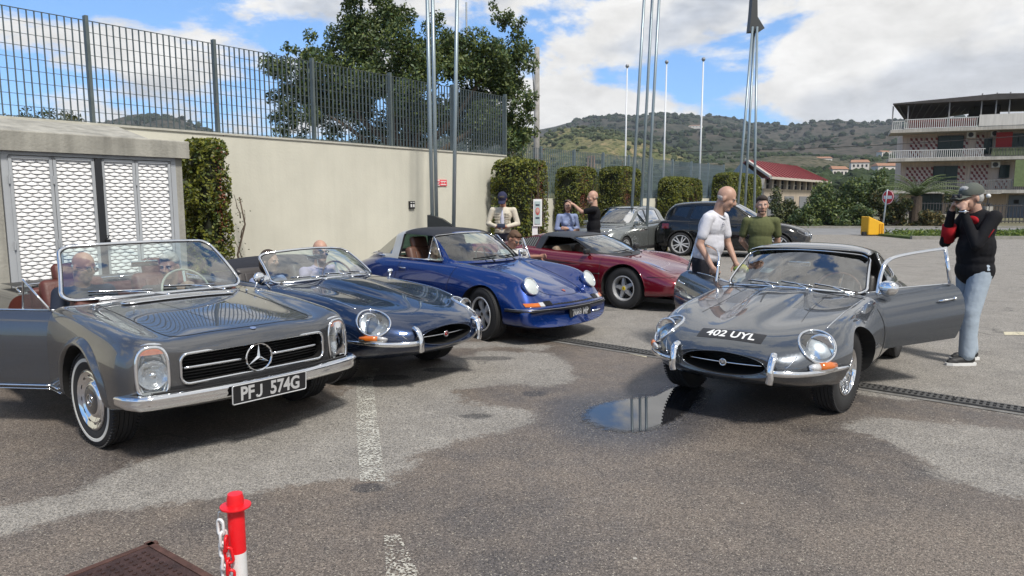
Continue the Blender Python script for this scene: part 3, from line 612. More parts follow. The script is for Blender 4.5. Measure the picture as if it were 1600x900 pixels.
# ---------------------------------------------------------------- verge, kerb
GRASS = mat('verge_grass', (.075, .11, .025), .95, var=.4, vscale=6, bump=.6, bscale=40)
ka = gnd(1395, 374); kb = gnd(1900, 378)
def strip(name, x0, x1, y0, y1, z0, z1, m):
    mb = MB(); mb.box(((x0 + x1) / 2, (y0 + y1) / 2, (z0 + z1) / 2), (x1 - x0, y1 - y0, z1 - z0)); return tag(mb.build(name, m), kind='structure')
mb = MB(); mb.box((29.3, 27.9, .055), (27, .16, .13)); kr = mb.build('kerb', mat('kerb_stone', (.24, .23, .20), .9, var=.25, vscale=5)); tag(kr, kind='structure')
# far pavement and verge behind the road
strip('far_kerb', -60, 120, 38.5, 38.7, -.03, .10, MATS['kerb_stone'])
strip('verge', 15.8, 42.8, 28.0, 30.6, -.03, .09, GRASS)
strip('far_verge', -60, 120, 38.7, 46, -.03, .06, mat('scrub_soil', (.12, .11, .06), .95, var=.4, vscale=1.5))
n = 9000; P = np.stack([RNG.uniform(16, 42, n), RNG.uniform(28.1, 30.5, n), RNG.uniform(.1, .28, n)], 1); tag(leaves('grass', P, RNG.uniform(.12, .28, n), leafmat('grass_blades', (.10, .15, .03)), None, None, .2, PALD + [(1.6, 1.4, .5)]), 'strip of rough grass and weeds along the kerb before the iron gate', 'grass', kind='stuff')
# bushes beyond the road
def bush(u, v, ru, rv, D, n, label, m=None, pal=PALD, size=(.12, .26), cat='bush'):
    c = at(u, v, D); sc = D / FPX; root = empty('bush', (c.x, c.y, 0), 0, label, cat); bl = []
    for _ in range(14):
        q = RNG.normal(0, .42, 3); z = c.z + q[2] * rv * sc; bl.append(((q[0] * ru * sc, q[1] * ru * sc * .6, z), (ru * sc * RNG.uniform(.3, .5), ru * sc * .4, rv * sc * RNG.uniform(.3, .5))))
    P, d = blob_pts(bl, n, .7); P[:, 2] = np.abs(P[:, 2] + .0) ; leaves('foliage', P, RNG.uniform(*size, n), m or LEAF, root, d + np.array([0, 0, .5]), .45, pal)
    mb = MB(); [limbs(mb, (RNG.normal(0, .2), 0, 0), (RNG.normal(0, ru * sc * .4), 0, max(.6, c.z)), .07, .02) for _ in range(5)]; mb.build('trunk', BARK, root)
bush(1235, 325, 26, 36, 42, 3200, 'olive green bush beside the end of the red roofed building', LEAFO)
bush(1205, 345, 16, 22, 38, 1500, 'low grey green shrub just right of the black car windscreen', LEAFO)
bush(1300, 315, 42, 44, 41, 9500, 'largest dark bush mass, centre right beyond the road')
bush(1262, 340, 26, 26, 39, 3500, 'dark shrub in front of the largest bush mass')
bush(1358, 318, 30, 44, 41, 6000, 'dark green bush directly behind the no entry sign')
bush(1330, 345, 30, 20, 39, 3000, 'low dark undergrowth behind the yellow barrier')
bush(1395, 335, 26, 34, 40, 4500, 'brownish olive shrub between the no entry sign and the palm', LEAFO, PALD + [(1.8, 1.1, .6)])
bush(1455, 345, 26, 20, 39, 3200, 'dry brown shrub under the palm', LEAFO, [(1.6, 1.0, .6), (1, 1, 1), (2.0, 1.3, .8)])
bush(1490, 318, 14, 26, 44, 1800, 'small green shrub behind the capped man with the camera', LEAFO)
bush(1060, 330, 30, 18, 44, 1500, 'low bushes behind the farther fence', LEAFO)
bush(800, 205, 26, 24, 24, 1500, 'lower leafy shrub just beyond the end of the tall fence', LEAF)
for u, v, l in ((20, 183, 'small leafy treetop showing above the cabinet roof at the far left'), (85, 187, 'second small treetop showing above the cabinet roof')):
    c = at(u, v, 13.5); root = empty('shrub', (c.x, c.y, 0), 0, l, 'shrub'); bl = [((RNG.normal(0, .28), RNG.normal(0, .2), c.z + RNG.normal(0, .07)), (.16, .16, .09)) for _ in range(12)]; P, d = blob_pts(bl, 500, .8); leaves('foliage', P, RNG.uniform(.04, .09, 500), LEAFO, root, d, .4, PALD); mb = MB(); limbs(mb, (0, 0, 0), (0, 0, c.z), .05, .02); mb.build('trunk', BARK, root)
# palm
pc_ = at(1432, 310, 40); pl_ = empty('palm_tree', (pc_.x, pc_.y, 0), 0, 'spreading palm tree in front of the apartment block', 'palm'); zc = at(1432, 304, 40).z - .1
mb = MB(); mb.tube([(0, 0, -.05), (0, 0, zc)], .3, 12, rad=[.35, .28]); mb.build('trunk', BARK, pl_)
PALM = leafmat('palm_leaf', (.11, .15, .06))
for k in range(38):
    az = k * 2.4; el = RNG.uniform(.35, 1.42); Lf = RNG.uniform(2.0, 2.8); mb = MB(); mid = []
    for i in range(9):
        t_ = i / 8; rr = Lf * t_; mid.append(Vector((math.cos(az) * rr * math.cos(el * (1 - t_ * .55)), math.sin(az) * rr * math.cos(el * (1 - t_ * .55)), zc + math.sin(el) * rr - .62 * t_ * t_ * Lf * .8)))
    mb.tube(mid, .02, 4)
    for i in range(1, 9):
        tdir = (mid[i] - mid[i - 1]).normalized(); side = tdir.cross(Vector((0, 0, 1))).normalized()
        for h_ in (0, .5):
            q = mid[i - 1].lerp(mid[i], h_)
            for s_ in (-1, 1):
                tip = q + side * s_ * .36 * (1 - .45 * i / 8) + tdir * .24 + Vector((0, 0, -.07 + .10 * math.sin(i)));  mb.add([tuple(q), tuple(q + tdir * .045), tuple(tip)], [(0, 1, 2)])
    fo = mb.build('frond', PALM, pl_); a_ = fo.data.color_attributes.new('tint', 'FLOAT_COLOR', 'POINT'); g_ = RNG.uniform(.7, 1.4); a_.data.foreach_set('color', np.tile([g_, g_, g_ * .9, 1], len(fo.data.vertices)).astype(np.float32))
# ---------------------------------------------------------------- hills
def hillmat(name, a, b, c, sc):
    m = mat(name, a, 1.0, spec=.1); nt = m.node_tree; N = nt.nodes; L = nt.links; tc = N['Texture Coordinate']; bs = N['Principled BSDF']
    def noise(s, d=6, r=.6):
        n = N.new('ShaderNodeTexNoise'); n.inputs['Scale'].default_value = s; n.inputs['Detail'].default_value = d; n.inputs['Roughness'].default_value = r; L.new(tc.outputs['Object'], n.inputs[0]); return n.outputs[0]
    def mr(x, p, q):
        n = N.new('ShaderNodeMapRange'); L.new(x, n.inputs[0]); n.inputs[1].default_value = p; n.inputs[2].default_value = q; return n.outputs[0]
    def mix(f, x, y, t='MIX'):
        n = N.new('ShaderNodeMixRGB'); n.blend_type = t
        if isinstance(f, float): n.inputs[0].default_value = f
        else: L.new(f, n.inputs[0])
        for i, q in ((1, x), (2, y)):
            if isinstance(q, tuple): n.inputs[i].default_value = (*q, 1)
            else: L.new(q, n.inputs[i])
        return n.outputs[0]
    n1 = noise(sc, 10, .62); n2 = noise(sc * 9, 6, .7)
    v = N.new('ShaderNodeTexVoronoi'); v.inputs['Scale'].default_value = sc * 28; L.new(tc.outputs['Object'], v.inputs[0])
    col = mix(mr(n1, .42, .60), a, b); col = mix(mr(n2, .52, .66), col, c); tr = mix(mr(v.outputs['Distance'], .55, .25), (1, 1, 1), (.42, .5, .42)); col = mix(1.0, col, tr, 'MULTIPLY')
    L.new(col, bs.inputs['Base Color'])
    bp = N.new('ShaderNodeBump'); bp.inputs['Strength'].default_value = .8; bp.inputs['Distance'].default_value = 6; L.new(n2, bp.inputs['Height']); L.new(bp.outputs[0], bs.inputs['Normal'])
    return m
def vnoise(X, Y, seed, octv=5, base=1.0):
    g = np.random.default_rng(seed); out = 0; amp = 1
    T = g.random((64, 64))
    for o in range(octv):
        x = X * base * 2 ** o; y = Y * base * 2 ** o; xi = np.floor(x).astype(int); yi = np.floor(y).astype(int); fx = x - xi; fy = y - yi; fx = fx * fx * (3 - 2 * fx); fy = fy * fy * (3 - 2 * fy)
        t = lambda a, b: T[(a + 17 * o) % 64, (b + 5 * o) % 64]
        out = out + amp * ((t(xi, yi) * (1 - fx) + t(xi + 1, yi) * fx) * (1 - fy) + (t(xi, yi + 1) * (1 - fx) + t(xi + 1, yi + 1) * fx) * fy - .5); amp *= .5
    return out
def hill(name, us, vs, r0, r1, m, seed, rough=.06, u0=None, u1=None):
    us = np.array(us, float); vs = np.array(vs, float); U = np.linspace(us[0], us[-1], 260); Vv = np.interp(U, us, vs)
    az = np.arctan((U - 800) / FPX / .992); el = (310 - Vv) / FPX; nr = 70; rr = np.linspace(0, 1, nr) ** .8
    A_, T_ = np.meshgrid(az, rr, indexing='ij'); Rr = r0 + (r1 - r0) * T_
    X = Rr * np.sin(A_); Y = Rr * np.cos(A_); prof = np.clip(T_ / .82, 0, 1); prof = prof ** 1.25
    H = (el * (r0 + (r1 - r0) * .82) * np.cos(az))[:, None] * np.where(T_ <= .82, prof, 1 - ((T_ - .82) / .18) ** 2 * .6)
    nz = vnoise(X / (r1 * .12), Y / (r1 * .12), seed); H = H * (1 + nz * .75 * np.clip(1 - np.abs(T_ - .42) * 2.5, 0, 1)) + vnoise(X / (r1 * .02), Y / (r1 * .02), seed + 1, 3) * r1 * .0012
    H[:, 0] = -1; mb = MB(); mb.grid(np.stack([X, Y, H + CAMH * prof], -1)); o = mb.build(name, m, smooth=True); tag(o, kind='structure'); return X, Y, H + CAMH * prof
HM = hillmat('hill_scrub', (.040, .048, .034), (.076, .067, .054), (.105, .09, .07), .0035)
HM2 = hillmat('hill_fields', (.085, .105, .040), (.20, .18, .085), (.30, .23, .13), .009)
HM3 = hillmat('hill_olive', (.052, .062, .040), (.10, .095, .065), (.16, .14, .10), .008)
g1 = hill('far_hills', [-500, -100, 60, 150, 200, 240, 270, 300, 340, 400, 600, 760, 830, 870, 900, 925, 945, 985, 1010, 1050, 1085, 1110, 1140, 1165, 1200, 1230, 1260, 1300, 1325, 1345, 1370, 1400, 1450, 1600, 1900, 2400],
     [300, 280, 235, 205, 192, 184, 187, 196, 210, 222, 225, 215, 208, 200, 191, 187, 186, 187, 183, 184, 186, 184, 188, 196, 197, 201, 195, 192, 194, 197, 194, 189, 186, 190, 215, 260], 420, 1900, HM, 3)
g2 = hill('field_hill', [780, 830, 850, 880, 900, 935, 960, 1000, 1050, 1100, 1200, 1300], [250, 225, 214, 204, 203, 205, 212, 222, 240, 262, 285, 300], 260, 800, HM2, 11, .02)
g3 = hill('lower_hill', [900, 980, 1050, 1120, 1200, 1260, 1320, 1400, 1500, 1700, 2100], [290, 266, 252, 244, 243, 246, 250, 243, 240, 236, 250], 160, 900, HM3, 21, .02)
# trees dotted over the hills: low faceted clumps, far too many to count
def dots(name, G, n, smin, smax, seed, label, m):
    g = np.random.default_rng(seed); X, Y, Z = G; i = g.integers(0, X.shape[0] - 1, n * 3); j = g.integers(3, int(X.shape[1] * .84), n * 3)
    dens = vnoise(X[i, j] / 160, Y[i, j] / 160, seed + 5, 3); k = dens + g.normal(0, .22, len(i)) > .02; i = i[k][:n]; j = j[k][:n]
    bm = bmesh.new(); bmesh.ops.create_icosphere(bm, subdivisions=1, radius=1); bv = np.array([v.co[:] for v in bm.verts]); bf = np.array([[v.index for v in f.verts] for f in bm.faces]); bm.free()
    N_ = len(i); s = g.uniform(smin, smax, N_); V = bv[None] * s[:, None, None] * g.uniform(.7, 1.25, (N_, len(bv), 1)) * np.array([1.25, 1.25, .95]); c = np.stack([X[i, j] + g.normal(0, 4, N_), Y[i, j] + g.normal(0, 4, N_), Z[i, j] + s * .3], 1); V = V + c[:, None]
    F = (bf[None] + (np.arange(N_) * len(bv))[:, None, None]).reshape(-1, 3); o = mobj(name, V.reshape(-1, 3), F, m); return tag(o, label, 'trees', kind='stuff')
dots('hillside_trees', g1, 9000, 2.2, 5.5, 1, 'dark scrub and trees dotted all over the far hills', mat('far_tree_green', (.028, .040, .022), 1, var=.5, vscale=.02, spec=.1))
dots('olive_trees', g2, 2600, 1.2, 2.3, 2, 'olive trees in rows on the yellowish field hill', mat('olive_green', (.06, .075, .035), 1, var=.4, vscale=.05, spec=.1))
dots('lower_trees', g3, 4200, 1.3, 3.2, 4, 'green trees dotted over the lower slopes behind the bushes', mat('mid_tree_green', (.035, .050, .022), 1, var=.5, vscale=.05, spec=.1))
def surf_z(G, u, r):
    X, Y, Z = G; az = math.atan((u - 800) / FPX / .992); x, y = r * math.sin(az), r * math.cos(az); k = np.argmin((X - x) ** 2 + (Y - y) ** 2); return Vector((X.ravel()[k], Y.ravel()[k], Z.ravel()[k]))
HW = mat('house_white', (.62, .58, .52), .9); HR = mat('house_tile', (.30, .16, .10), .9)
lab = ['small pale house high on the hill between the masts', 'white house on the hillside above the red roof', 'long white farm shed right of the red roof', 'cluster house with white walls above the dark bushes', 'pale low house near the apartment block on the slope', 'small white hut at the left of the white farm shed', 'white house just under the long overhead cable', 'pale villa at the foot of the slope']
for (u, r, w, G), l in zip(((1080, 1250, 22, g1), (1275, 640, 12, g3), (1300, 560, 20, g3), (1330, 430, 9, g3), (1372, 400, 12, g3), (1262, 560, 7, g3), (1370, 760, 12, g3), (1300, 380, 8, g3)), lab):
    p = surf_z(G, u, r); h = empty('far_house', p, RNG.uniform(-.4, .4), l, 'house'); mb = MB(); mb.box((0, 0, 1.6), (w, w * .55, 5)); mb.build('wall', HW, h)
    mb = MB(); a, b = w / 2 + .4, w * .275 + .4; mb.add([(-a, -b, 4.1), (a, -b, 4.1), (a, b, 4.1), (-a, b, 4.1), (-a * .85, 0, 5.6), (a * .85, 0, 5.6)], [(0, 1, 5, 4), (2, 3, 4, 5), (1, 2, 5), (3, 0, 4), (0, 3, 2, 1)]); mb.build('roof', HR, h)
    mb = MB(); [mb.box((x, -w * .275 - .03, 2.3), (.9, .12, 1.3)) for x in np.linspace(-w * .35, w * .35, 4)]; mb.build('window', BLACK, h)
# ---------------------------------------------------------------- red roofed building
D = 55; c0 = at(1189, 310, D); rb = empty('red_roofed_building', (0, 0, 0), 0, 'long low building with a dark red roof and a row of windows beyond the hedges', 'building')
X0, X1 = at(1130, 0, D).x, at(1286, 0, D).x; xa = at(1198, 300, 46).x
e1 = at(1192, 278, 46); e2 = at(1283, 282, 58); g_ = at(1130, 262, 56); rid1 = at(1146, 256, 52); rid2 = at(1233, 262, 66); gl = at(1131, 264, 58)
# long side runs from corner e1 (near) to e2 (far); gable wall from e1 to gl
def wallq(a, b, z0, z1, name, m, par, t=.25):
    d = (Vector((b.x, b.y, 0)) - Vector((a.x, a.y, 0))); mb = MB(); mb.box(((a.x + b.x) / 2, (a.y + b.y) / 2, (z0 + z1) / 2), (d.length, t, z1 - z0), rz=math.atan2(d.y, d.x)); return mb.build(name, m, par)
zE = (e1.z + e2.z) / 2; a_ = Vector((e1.x, e1.y, 0)); b_ = Vector((e2.x, e2.y, 0)); d_ = (b_ - a_).normalized(); n_ = Vector((d_.y, -d_.x, 0))
WCL = mat('ochre_wall', (.42, .36, .29), .9, var=.1, vscale=.8, streak=.15); BLU = mat('blue_grey_sheet', (.22, .28, .33), .7, var=.12, vscale=2, streak=.1)
z0w = 1.6 + (310 - 296) / FPX * 50; z1w = zE - .12
wallq(a_, b_, -.5, z0w, 'lower_wall', WCL, rb); wallq(a_ + n_ * -.25, b_ + n_ * -.25, z0w, z1w, 'window_recess', mat('dark_interior', (.03, .03, .035), .6), rb)
Lb = (b_ - a_).length; nwin = 9
for i in range(nwin + 1):
    q = a_ + d_ * (Lb * i / nwin); mb = MB(); mb.box((q.x, q.y, (z0w + z1w) / 2), (.35, .3, z1w - z0w), rz=math.atan2(d_.y, d_.x)); mb.build('pier', mat('pale_pier', (.50, .46, .41), .9), rb)
for i in range(nwin):
    q = a_ + d_ * (Lb * (i + .5) / nwin) - n_ * .05; w = empty('window', q, math.atan2(d_.y, d_.x)); w.parent = rb; hh = z1w - z0w; mb = MB()
    for x in (-.5, 0, .5): mb.box((x * Lb / nwin * .75, 0, z0w + hh / 2), (.05, .05, hh))
    mb.box((0, 0, z0w + hh * .5), (Lb / nwin * .8, .05, .05)); mb.build('frame', mat('grey_frame', (.25, .25, .26), .6), w)
    mb = MB(); mb.box((0, .06, z0w + hh / 2), (Lb / nwin * .85, .02, hh)); mb.build('pane', mat('dark_pane', (.04, .05, .06), .08, spec=.9), w)
for i in range(3):
    q = a_ + d_ * (Lb * (i + .5) / 4) + n_ * .14; mb = MB(); mb.box((q.x, q.y, 1.1), (2.2, .08, 1.3), rz=math.atan2(d_.y, d_.x)); mb.build('shutter', mat('grey_shutter', (.20, .21, .23), .7), rb)
gA = Vector((gl.x, gl.y, 0)); wallq(a_, gA, -.5, zE - .1, 'gable_wall', BLU, rb)
ez = zE; rz_ = rid1.z
E1 = a_ + n_ * .6 - d_ * .4; E2 = b_ + n_ * .6 + d_ * .5; back = gA - a_; E3 = E2 + back * 1.1; E4 = E1 + back * 1.1; m1 = (E1 + E4) / 2; m2 = (E2 + E3) / 2
mb = MB(); th = .15
top = [Vector((E1.x, E1.y, ez)), Vector((E2.x, E2.y, ez)), Vector((E3.x, E3.y, ez)), Vector((E4.x, E4.y, ez)), Vector((m1.x, m1.y, rz_ + .3)), Vector((m2.x, m2.y, rz_ + .3)) - d_ * 2.5]
mb.add([tuple(v) for v in top] + [tuple(v - Vector((0, 0, th))) for v in top], [(0, 1, 5, 4), (2, 3, 4, 5), (1, 2, 5), (6, 10, 11, 7), (8, 11, 10, 9), (7, 11, 8), (0, 6, 7, 1), (1, 7, 8, 2), (3, 9, 6, 0), (0, 4, 10, 6), (3, 9, 10, 4)])
rm = mat('red_roof', (.20, .028, .030), .7, var=.15, vscale=1.5); mb.build('roof', rm, rb)
mb = MB(); mb.bar(top[0] + n_ * .05 - Vector((0, 0, .08)), top[1] + n_ * .05 - Vector((0, 0, .08)), .12, .16); mb.bar(top[0], top[4], .15, .15); mb.build('gutter', mat('pale_pier', (.5, .46, .41)), rb)
mb = MB(); mb.add([tuple(a_ + Vector((0, 0, ez - .12))), tuple(gA + Vector((0, 0, ez - .12))), tuple((a_ + gA) / 2 + Vector((0, 0, rz_ + .1)))], [(0, 1, 2)]); mb.build('gable', BLU, rb)
for i in range(16):
    t_ = (i + .5) / 16; mb = MB(); p0 = top[0].lerp(top[1], t_); p1 = top[4].lerp(top[5], t_); mb.bar(p0 + Vector((0, 0, .03)), p1 + Vector((0, 0, .03)), .06, .05); mb.build('roof_rib', rm, rb)
mb = MB(); q = a_ + (gA - a_) * .12 + n_ * 0 - d_ * .5; mb.box((q.x, q.y, zE - .9), (.35, .35, .5)); mb.build('wall_lamp', BLACK, rb)
# small things near
q = at(922, 248, 40)
for k, (u, l) in enumerate(((919, 'left'), (923.5, 'middle'), (928, 'right'))):
    p = at(u, 250, 34); g = empty('chimney_flue', (p.x, p.y, 0), 0, '%s of the three brownish flues standing above the farther fence' % ('leftmost' if k == 0 else 'middle one' if k == 1 else 'rightmost'), 'flue', 'brown flues behind the farther fence'); mb = MB(); mb.tube([(0, 0, 0), (0, 0, p.z + .15)], .055, 8); mb.tube([(0, 0, p.z + .1), (0, 0, p.z + .2)], .075, 8); mb.build('pipe', mat('terracotta', (.28, .19, .14), .8), g)
# ---------------------------------------------------------------- apartment block
D = 59; AO = at(1410, 310, 62); AA = R(-25); ab = empty('apartment_block', (AO.x, AO.y, 0), AA, 'pale three storey apartment block with long balconies and a roofed terrace', 'building')
sc = D / FPX; ox = 1410
def LX(u): q = ray(u, 310); c, s = math.cos(AA), math.sin(AA); return (AO.x * q.y - AO.y * q.x) / (q.x * s - q.y * c)
def LZ(v): return 1.6 + (310 - v) * sc
WALLM = mat('apartment_plaster', (.54, .45, .38), .9, var=.10, vscale=.6, streak=.22); SLAB = mat('balcony_slab', (.40, .38, .34), .9, var=.15, vscale=1, streak=.25)
SH = mat('dark_green_shutter', (.018, .035, .034), .6); RAILM = mat('white_railing', (.55, .55, .53), .6); LATR = mat('red_brown_brick', (.17, .045, .045), .85, var=.25, vscale=9)
XR = 1760
mb = MB(); mb.box(((LX(1406) + LX(XR)) / 2, 5, LZ(275)), (LX(XR) - LX(1406), 8, LZ(200) - LZ(350)));
mb.build('wall', WALLM, ab)
def part_box(name, u0, u1, v0, v1, y, d, m, par=ab):
    mb = MB(); mb.box(((LX(u0) + LX(u1)) / 2, y, (LZ(v0) + LZ(v1)) / 2), (LX(u1) - LX(u0), d, LZ(v0) - LZ(v1))); return mb.build(name, m, par)
for v in (201, 246, 297): part_box('balcony_slab', 1383, XR, v, v + 5, .35, 2.9 if v > 210 else 3.4, SLAB)
def railing(u0, u1, v0, v1, y, m, name='railing', step=3.2):
    r_ = empty(name, (0, 0, 0)); r_.parent = ab; mb = MB()
    mb.box(((LX(u0) + LX(u1)) / 2, y, LZ(v0)), (LX(u1) - LX(u0), .06, .06)); mb.box(((LX(u0) + LX(u1)) / 2, y, LZ(v1)), (LX(u1) - LX(u0), .05, .05)); mb.build('rail', m, r_)
    mb = MB(); mb.box((0, 0, 0), (.05, .03, LZ(v0) - LZ(v1))); b0 = mb.build('baluster', m, r_); u = u0; first = True
    while u <= u1:
        c = b0 if first else b0.copy()
        if not first: COL.objects.link(c)
        c.location = (LX(u), y, (LZ(v0) + LZ(v1)) / 2); first = False; u += step
YB = -1.05
railing(1384, 1450, 234, 246, YB, RAILM); railing(1450, 1530, 234, 246, YB, RAILM); railing(1536, XR, 233, 246, YB, mat('dark_railing', (.04, .045, .04), .6), step=5)
railing(1403, 1475, 284, 297, YB, mat('grey_railing', (.16, .16, .155), .6)); railing(1475, XR, 282, 297, YB, MATS['grey_railing'])
railing(1386, 1402, 188, 201, -1.3, RAILM); railing(1404, 1515, 186, 200, -1.3, RAILM)
# terrace: brick band behind white rail, solid white parapet to the right
part_box('terrace_bricks', 1408, 1512, 187, 199, -1.1, .1, LATR); part_box('parapet', 1516, XR, 183, 200, -1.3, .12, mat('white_parapet', (.58, .56, .52), .85, streak=.15))
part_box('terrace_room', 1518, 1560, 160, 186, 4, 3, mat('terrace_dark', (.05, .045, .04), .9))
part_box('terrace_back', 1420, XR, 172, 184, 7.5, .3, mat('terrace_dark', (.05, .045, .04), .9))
# sloping terrace roof
mb = MB(); V = [(LX(1384), -1.6, LZ(162)), (LX(1540), -1.6, LZ(155)), (LX(XR), -1.6, LZ(162)), (LX(XR), 8, LZ(166)), (LX(1540), 8, LZ(162)), (LX(1420), 8, LZ(176))]
mb.add(V + [(a, b, c + .10) for a, b, c in V], [(5, 4, 3, 2, 1, 0), (6, 7, 8, 9, 10, 11)] + [(i, (i + 1) % 6, (i + 1) % 6 + 6, i + 6) for i in range(6)]); mb.build('terrace_roof', mat('sheet_roof_dark', (.055, .05, .048), .8, var=.2, vscale=2), ab)
for i in range(20):
    u = 1392 + i * 13; t_ = min(1, (u - 1384) / 156); vz = 162 - 7 * t_ + (0 if u < 1540 else (u - 1540) * .032); mb = MB(); mb.bar((LX(u), -1.5, LZ(vz) - .05), (LX(max(u, 1422)), 7.5, LZ(158 + max(0, 18 * (1 - t_))) - .08), .07, .12); mb.build('rafter', BLACK, ab)
for u in (1385, 1408, 1470, 1518, 1540, 1560, 1600, 1640): part_box('terrace_post', u - 1, u + 1, 164 if u < 1410 else 158 if u < 1500 else 151, 200, -1.25, .09, mat('grey_post', (.22, .22, .22), .6))
# lattice bricks: pieces proud of a pale panel, staggered
def lattice(u0, u1, v0, v1, y=.93):
    part = part_box('lattice_panel', u0, u1, v0, v1, y, .1, mat('lattice_pale', (.50, .44, .40), .9)); mb = MB(); w, h = 4.4, 5.2; r_ = 0; v = v0
    while v < v1 - 2:
        u = u0 + (r_ % 2) * w * .9
        while u < u1 - 2:
            mb.add([(LX(u), y - .09, LZ(v)), (LX(u + w * .85), y - .09, LZ(v + .8)), (LX(u + w), y - .09, LZ(v + h)), (LX(u + w * .15), y - .09, LZ(v + h * .8))] + [(LX(u), y, LZ(v)), (LX(u + w * .85), y, LZ(v + .8)), (LX(u + w), y, LZ(v + h)), (LX(u + w * .15), y, LZ(v + h * .8))], [(0, 1, 2, 3), (0, 4, 5, 1), (1, 5, 6, 2), (2, 6, 7, 3), (3, 7, 4, 0)])
            u += w * 1.75
        v += h * .95; r_ += 1
    tag(mb.build('lattice_brick', LATR, part), kind='stuff')
for q in ((1417, 1438, 212, 244), (1441, 1460, 212, 232), (1500, 1508, 215, 244), (1521, 1533, 210, 244), (1414, 1456, 259, 284), (1495, 1506, 258, 284), (1516, 1544, 257, 292), (1556, 1576, 280, 296), (1478, 1494, 280, 296), (1485, 1500, 233, 244)): lattice(*q)
def win(u0, u1, v0, v1, y=.9):
    f = part_box('window', u0, u1, v0, v1, y, .14, SH); part_box('pane', u0 + 1, (u0 + u1) / 2 - .6, v0 + 1, v1 - 1, y - .09, .04, mat('dark_green_glass', (.010, .026, .024), .25, spec=.3), f); part_box('pane', (u0 + u1) / 2 + .6, u1 - 1, v0 + 1, v1 - 1, y - .09, .04, MATS['dark_green_glass'], f)
for q in ((1461, 1501, 210, 245), (1533, 1546, 216, 240), (1572, 1600, 210, 243), (1457, 1495, 258, 296), (1561, 1577, 258, 278), (1615, 1650, 212, 245), (1440, 1474, 303, 330), (1610, 1650, 258, 296), (1660, 1690, 212, 245)): win(*q)
part_box('red_curtain', 1547, 1572, 209, 233, -.4, .05, mat('red_cloth', (.24, .02, .02), .9)); part_box('green_curtain', 1577, 1606, 252, 292, -1.15, .06, mat('green_cloth', (.14, .18, .08), .9, var=.25, vscale=6)); part_box('balcony_screen', 1540, XR, 234, 245, -.95, .04, mat('green_screen', (.22, .25, .14), .9, streak=.3))
for (u, v) in ((1504, 206), (1541, 205), (1546, 253)):
    a = part_box('air_conditioner', u, u + 13, v, v + 9, .4, .4, RAILM); mb = MB(); mb.lathe([(.0, 0), (.17, 0), (.20, .02)], basis((1, 0, 0), (0, 0, 1), (0, -1, 0), (LX(u + 5.5), .19, LZ(v + 4.5))), 14); mb.build('fan_grille', BLACK, a)
part_box('awning_frame', 1468, 1560, 297, 303, -.4, 1.4, SLAB); part_box('garage_door', 1580, 1640, 305, 345, .93, .1, mat('blue_grey_door', (.10, .12, .15), .6)); part_box('ground_wall', 1475, 1575, 303, 345, .9, .1, mat('warm_plaster', (.42, .32, .24), .9, streak=.15)); part_box('garage_pane', 1588, 1596, 312, 318, .86, .05, DARKV)
# ---------------------------------------------------------------- gate, garden walls, sign, barrier
gt = at(1548, 310, 44); gate = empty('iron_gate', (gt.x, gt.y, 0), R(-3), 'dark iron bar gate in front of the apartment block at the right edge', 'gate')
zt_ = 1.6 - 10 / FPX * 44; IR = mat('dark_iron', (.035, .035, .038), .6)
for z in (.18, zt_ - .05): mb = MB(); mb.box((4, 0, z), (8, .06, .07)); mb.build('rail', IR, gate)
mb = MB(); mb.box((0, 0, zt_ / 2 + .05), (.035, .035, zt_)); b0 = mb.build('bar', IR, gate); b0.location.x = .1
for i in range(1, 36): c = b0.copy(); COL.objects.link(c); c.location.x = .1 + i * .22
mb = MB(); mb.box((0, 0, zt_ / 2), (.18, .18, zt_ + .1)); g0 = mb.build('gate_post', IR, gate)
mb = MB(); mb.sphere((-.15, 0, zt_ + .55), .14, 12, 8); gl_ = mb.build('lamp_globe', mat('white_globe', (.7, .7, .68), .3), gate); mb = MB(); mb.tube([(-.15, 0, zt_), (-.15, 0, zt_ + .42)], .035, 8); mb.build('lamp_post', IR, gate); mb = MB(); mb.box((-.15, 0, zt_ / 2 - .1), (.45, .4, zt_)); mb.build('pillar', SLAB, gate)
fg = at(1395, 310, 43); fn = empty('garden_fence', (fg.x, fg.y, 0), 0, 'low garden wall with thin dark railing behind the palm', 'fence')
mb = MB(); mb.box((3, 0, .3), (6.2, .25, .7)); mb.build('base_wall', mat('old_wall', (.30, .28, .24), .9, var=.2, vscale=3), fn); mb = MB(); mb.box((0, 0, .98), (.03, .03, .75)); b0 = mb.build('bar', IR, fn)
for i in range(1, 34): c = b0.copy(); COL.objects.link(c); c.location.x = i * .18
for z in (.7, 1.3): mb = MB(); mb.box((3, 0, z), (6, .04, .04)); mb.build('rail', IR, fn)
# no entry sign: leaning pole, disc turned away to the left
sb = gnd(1378, 364); st = at(1387, 296, sb.y * .99); sg = empty('road_sign', (sb.x, sb.y, 0), 0, 'red and white no entry sign on a leaning grey pole by the yellow barrier', 'sign')
pt = st - sb; mb = MB(); mb.tube([(0, 0, 0), pt], .035, 8); mb.build('pole', STEEL, sg, True)
Mx = basis((.62, .78, 0), (-.02, 0, 1), (.78, -.62, 0), (pt.x + .03, -.05, pt.z - .38)); sr = .32
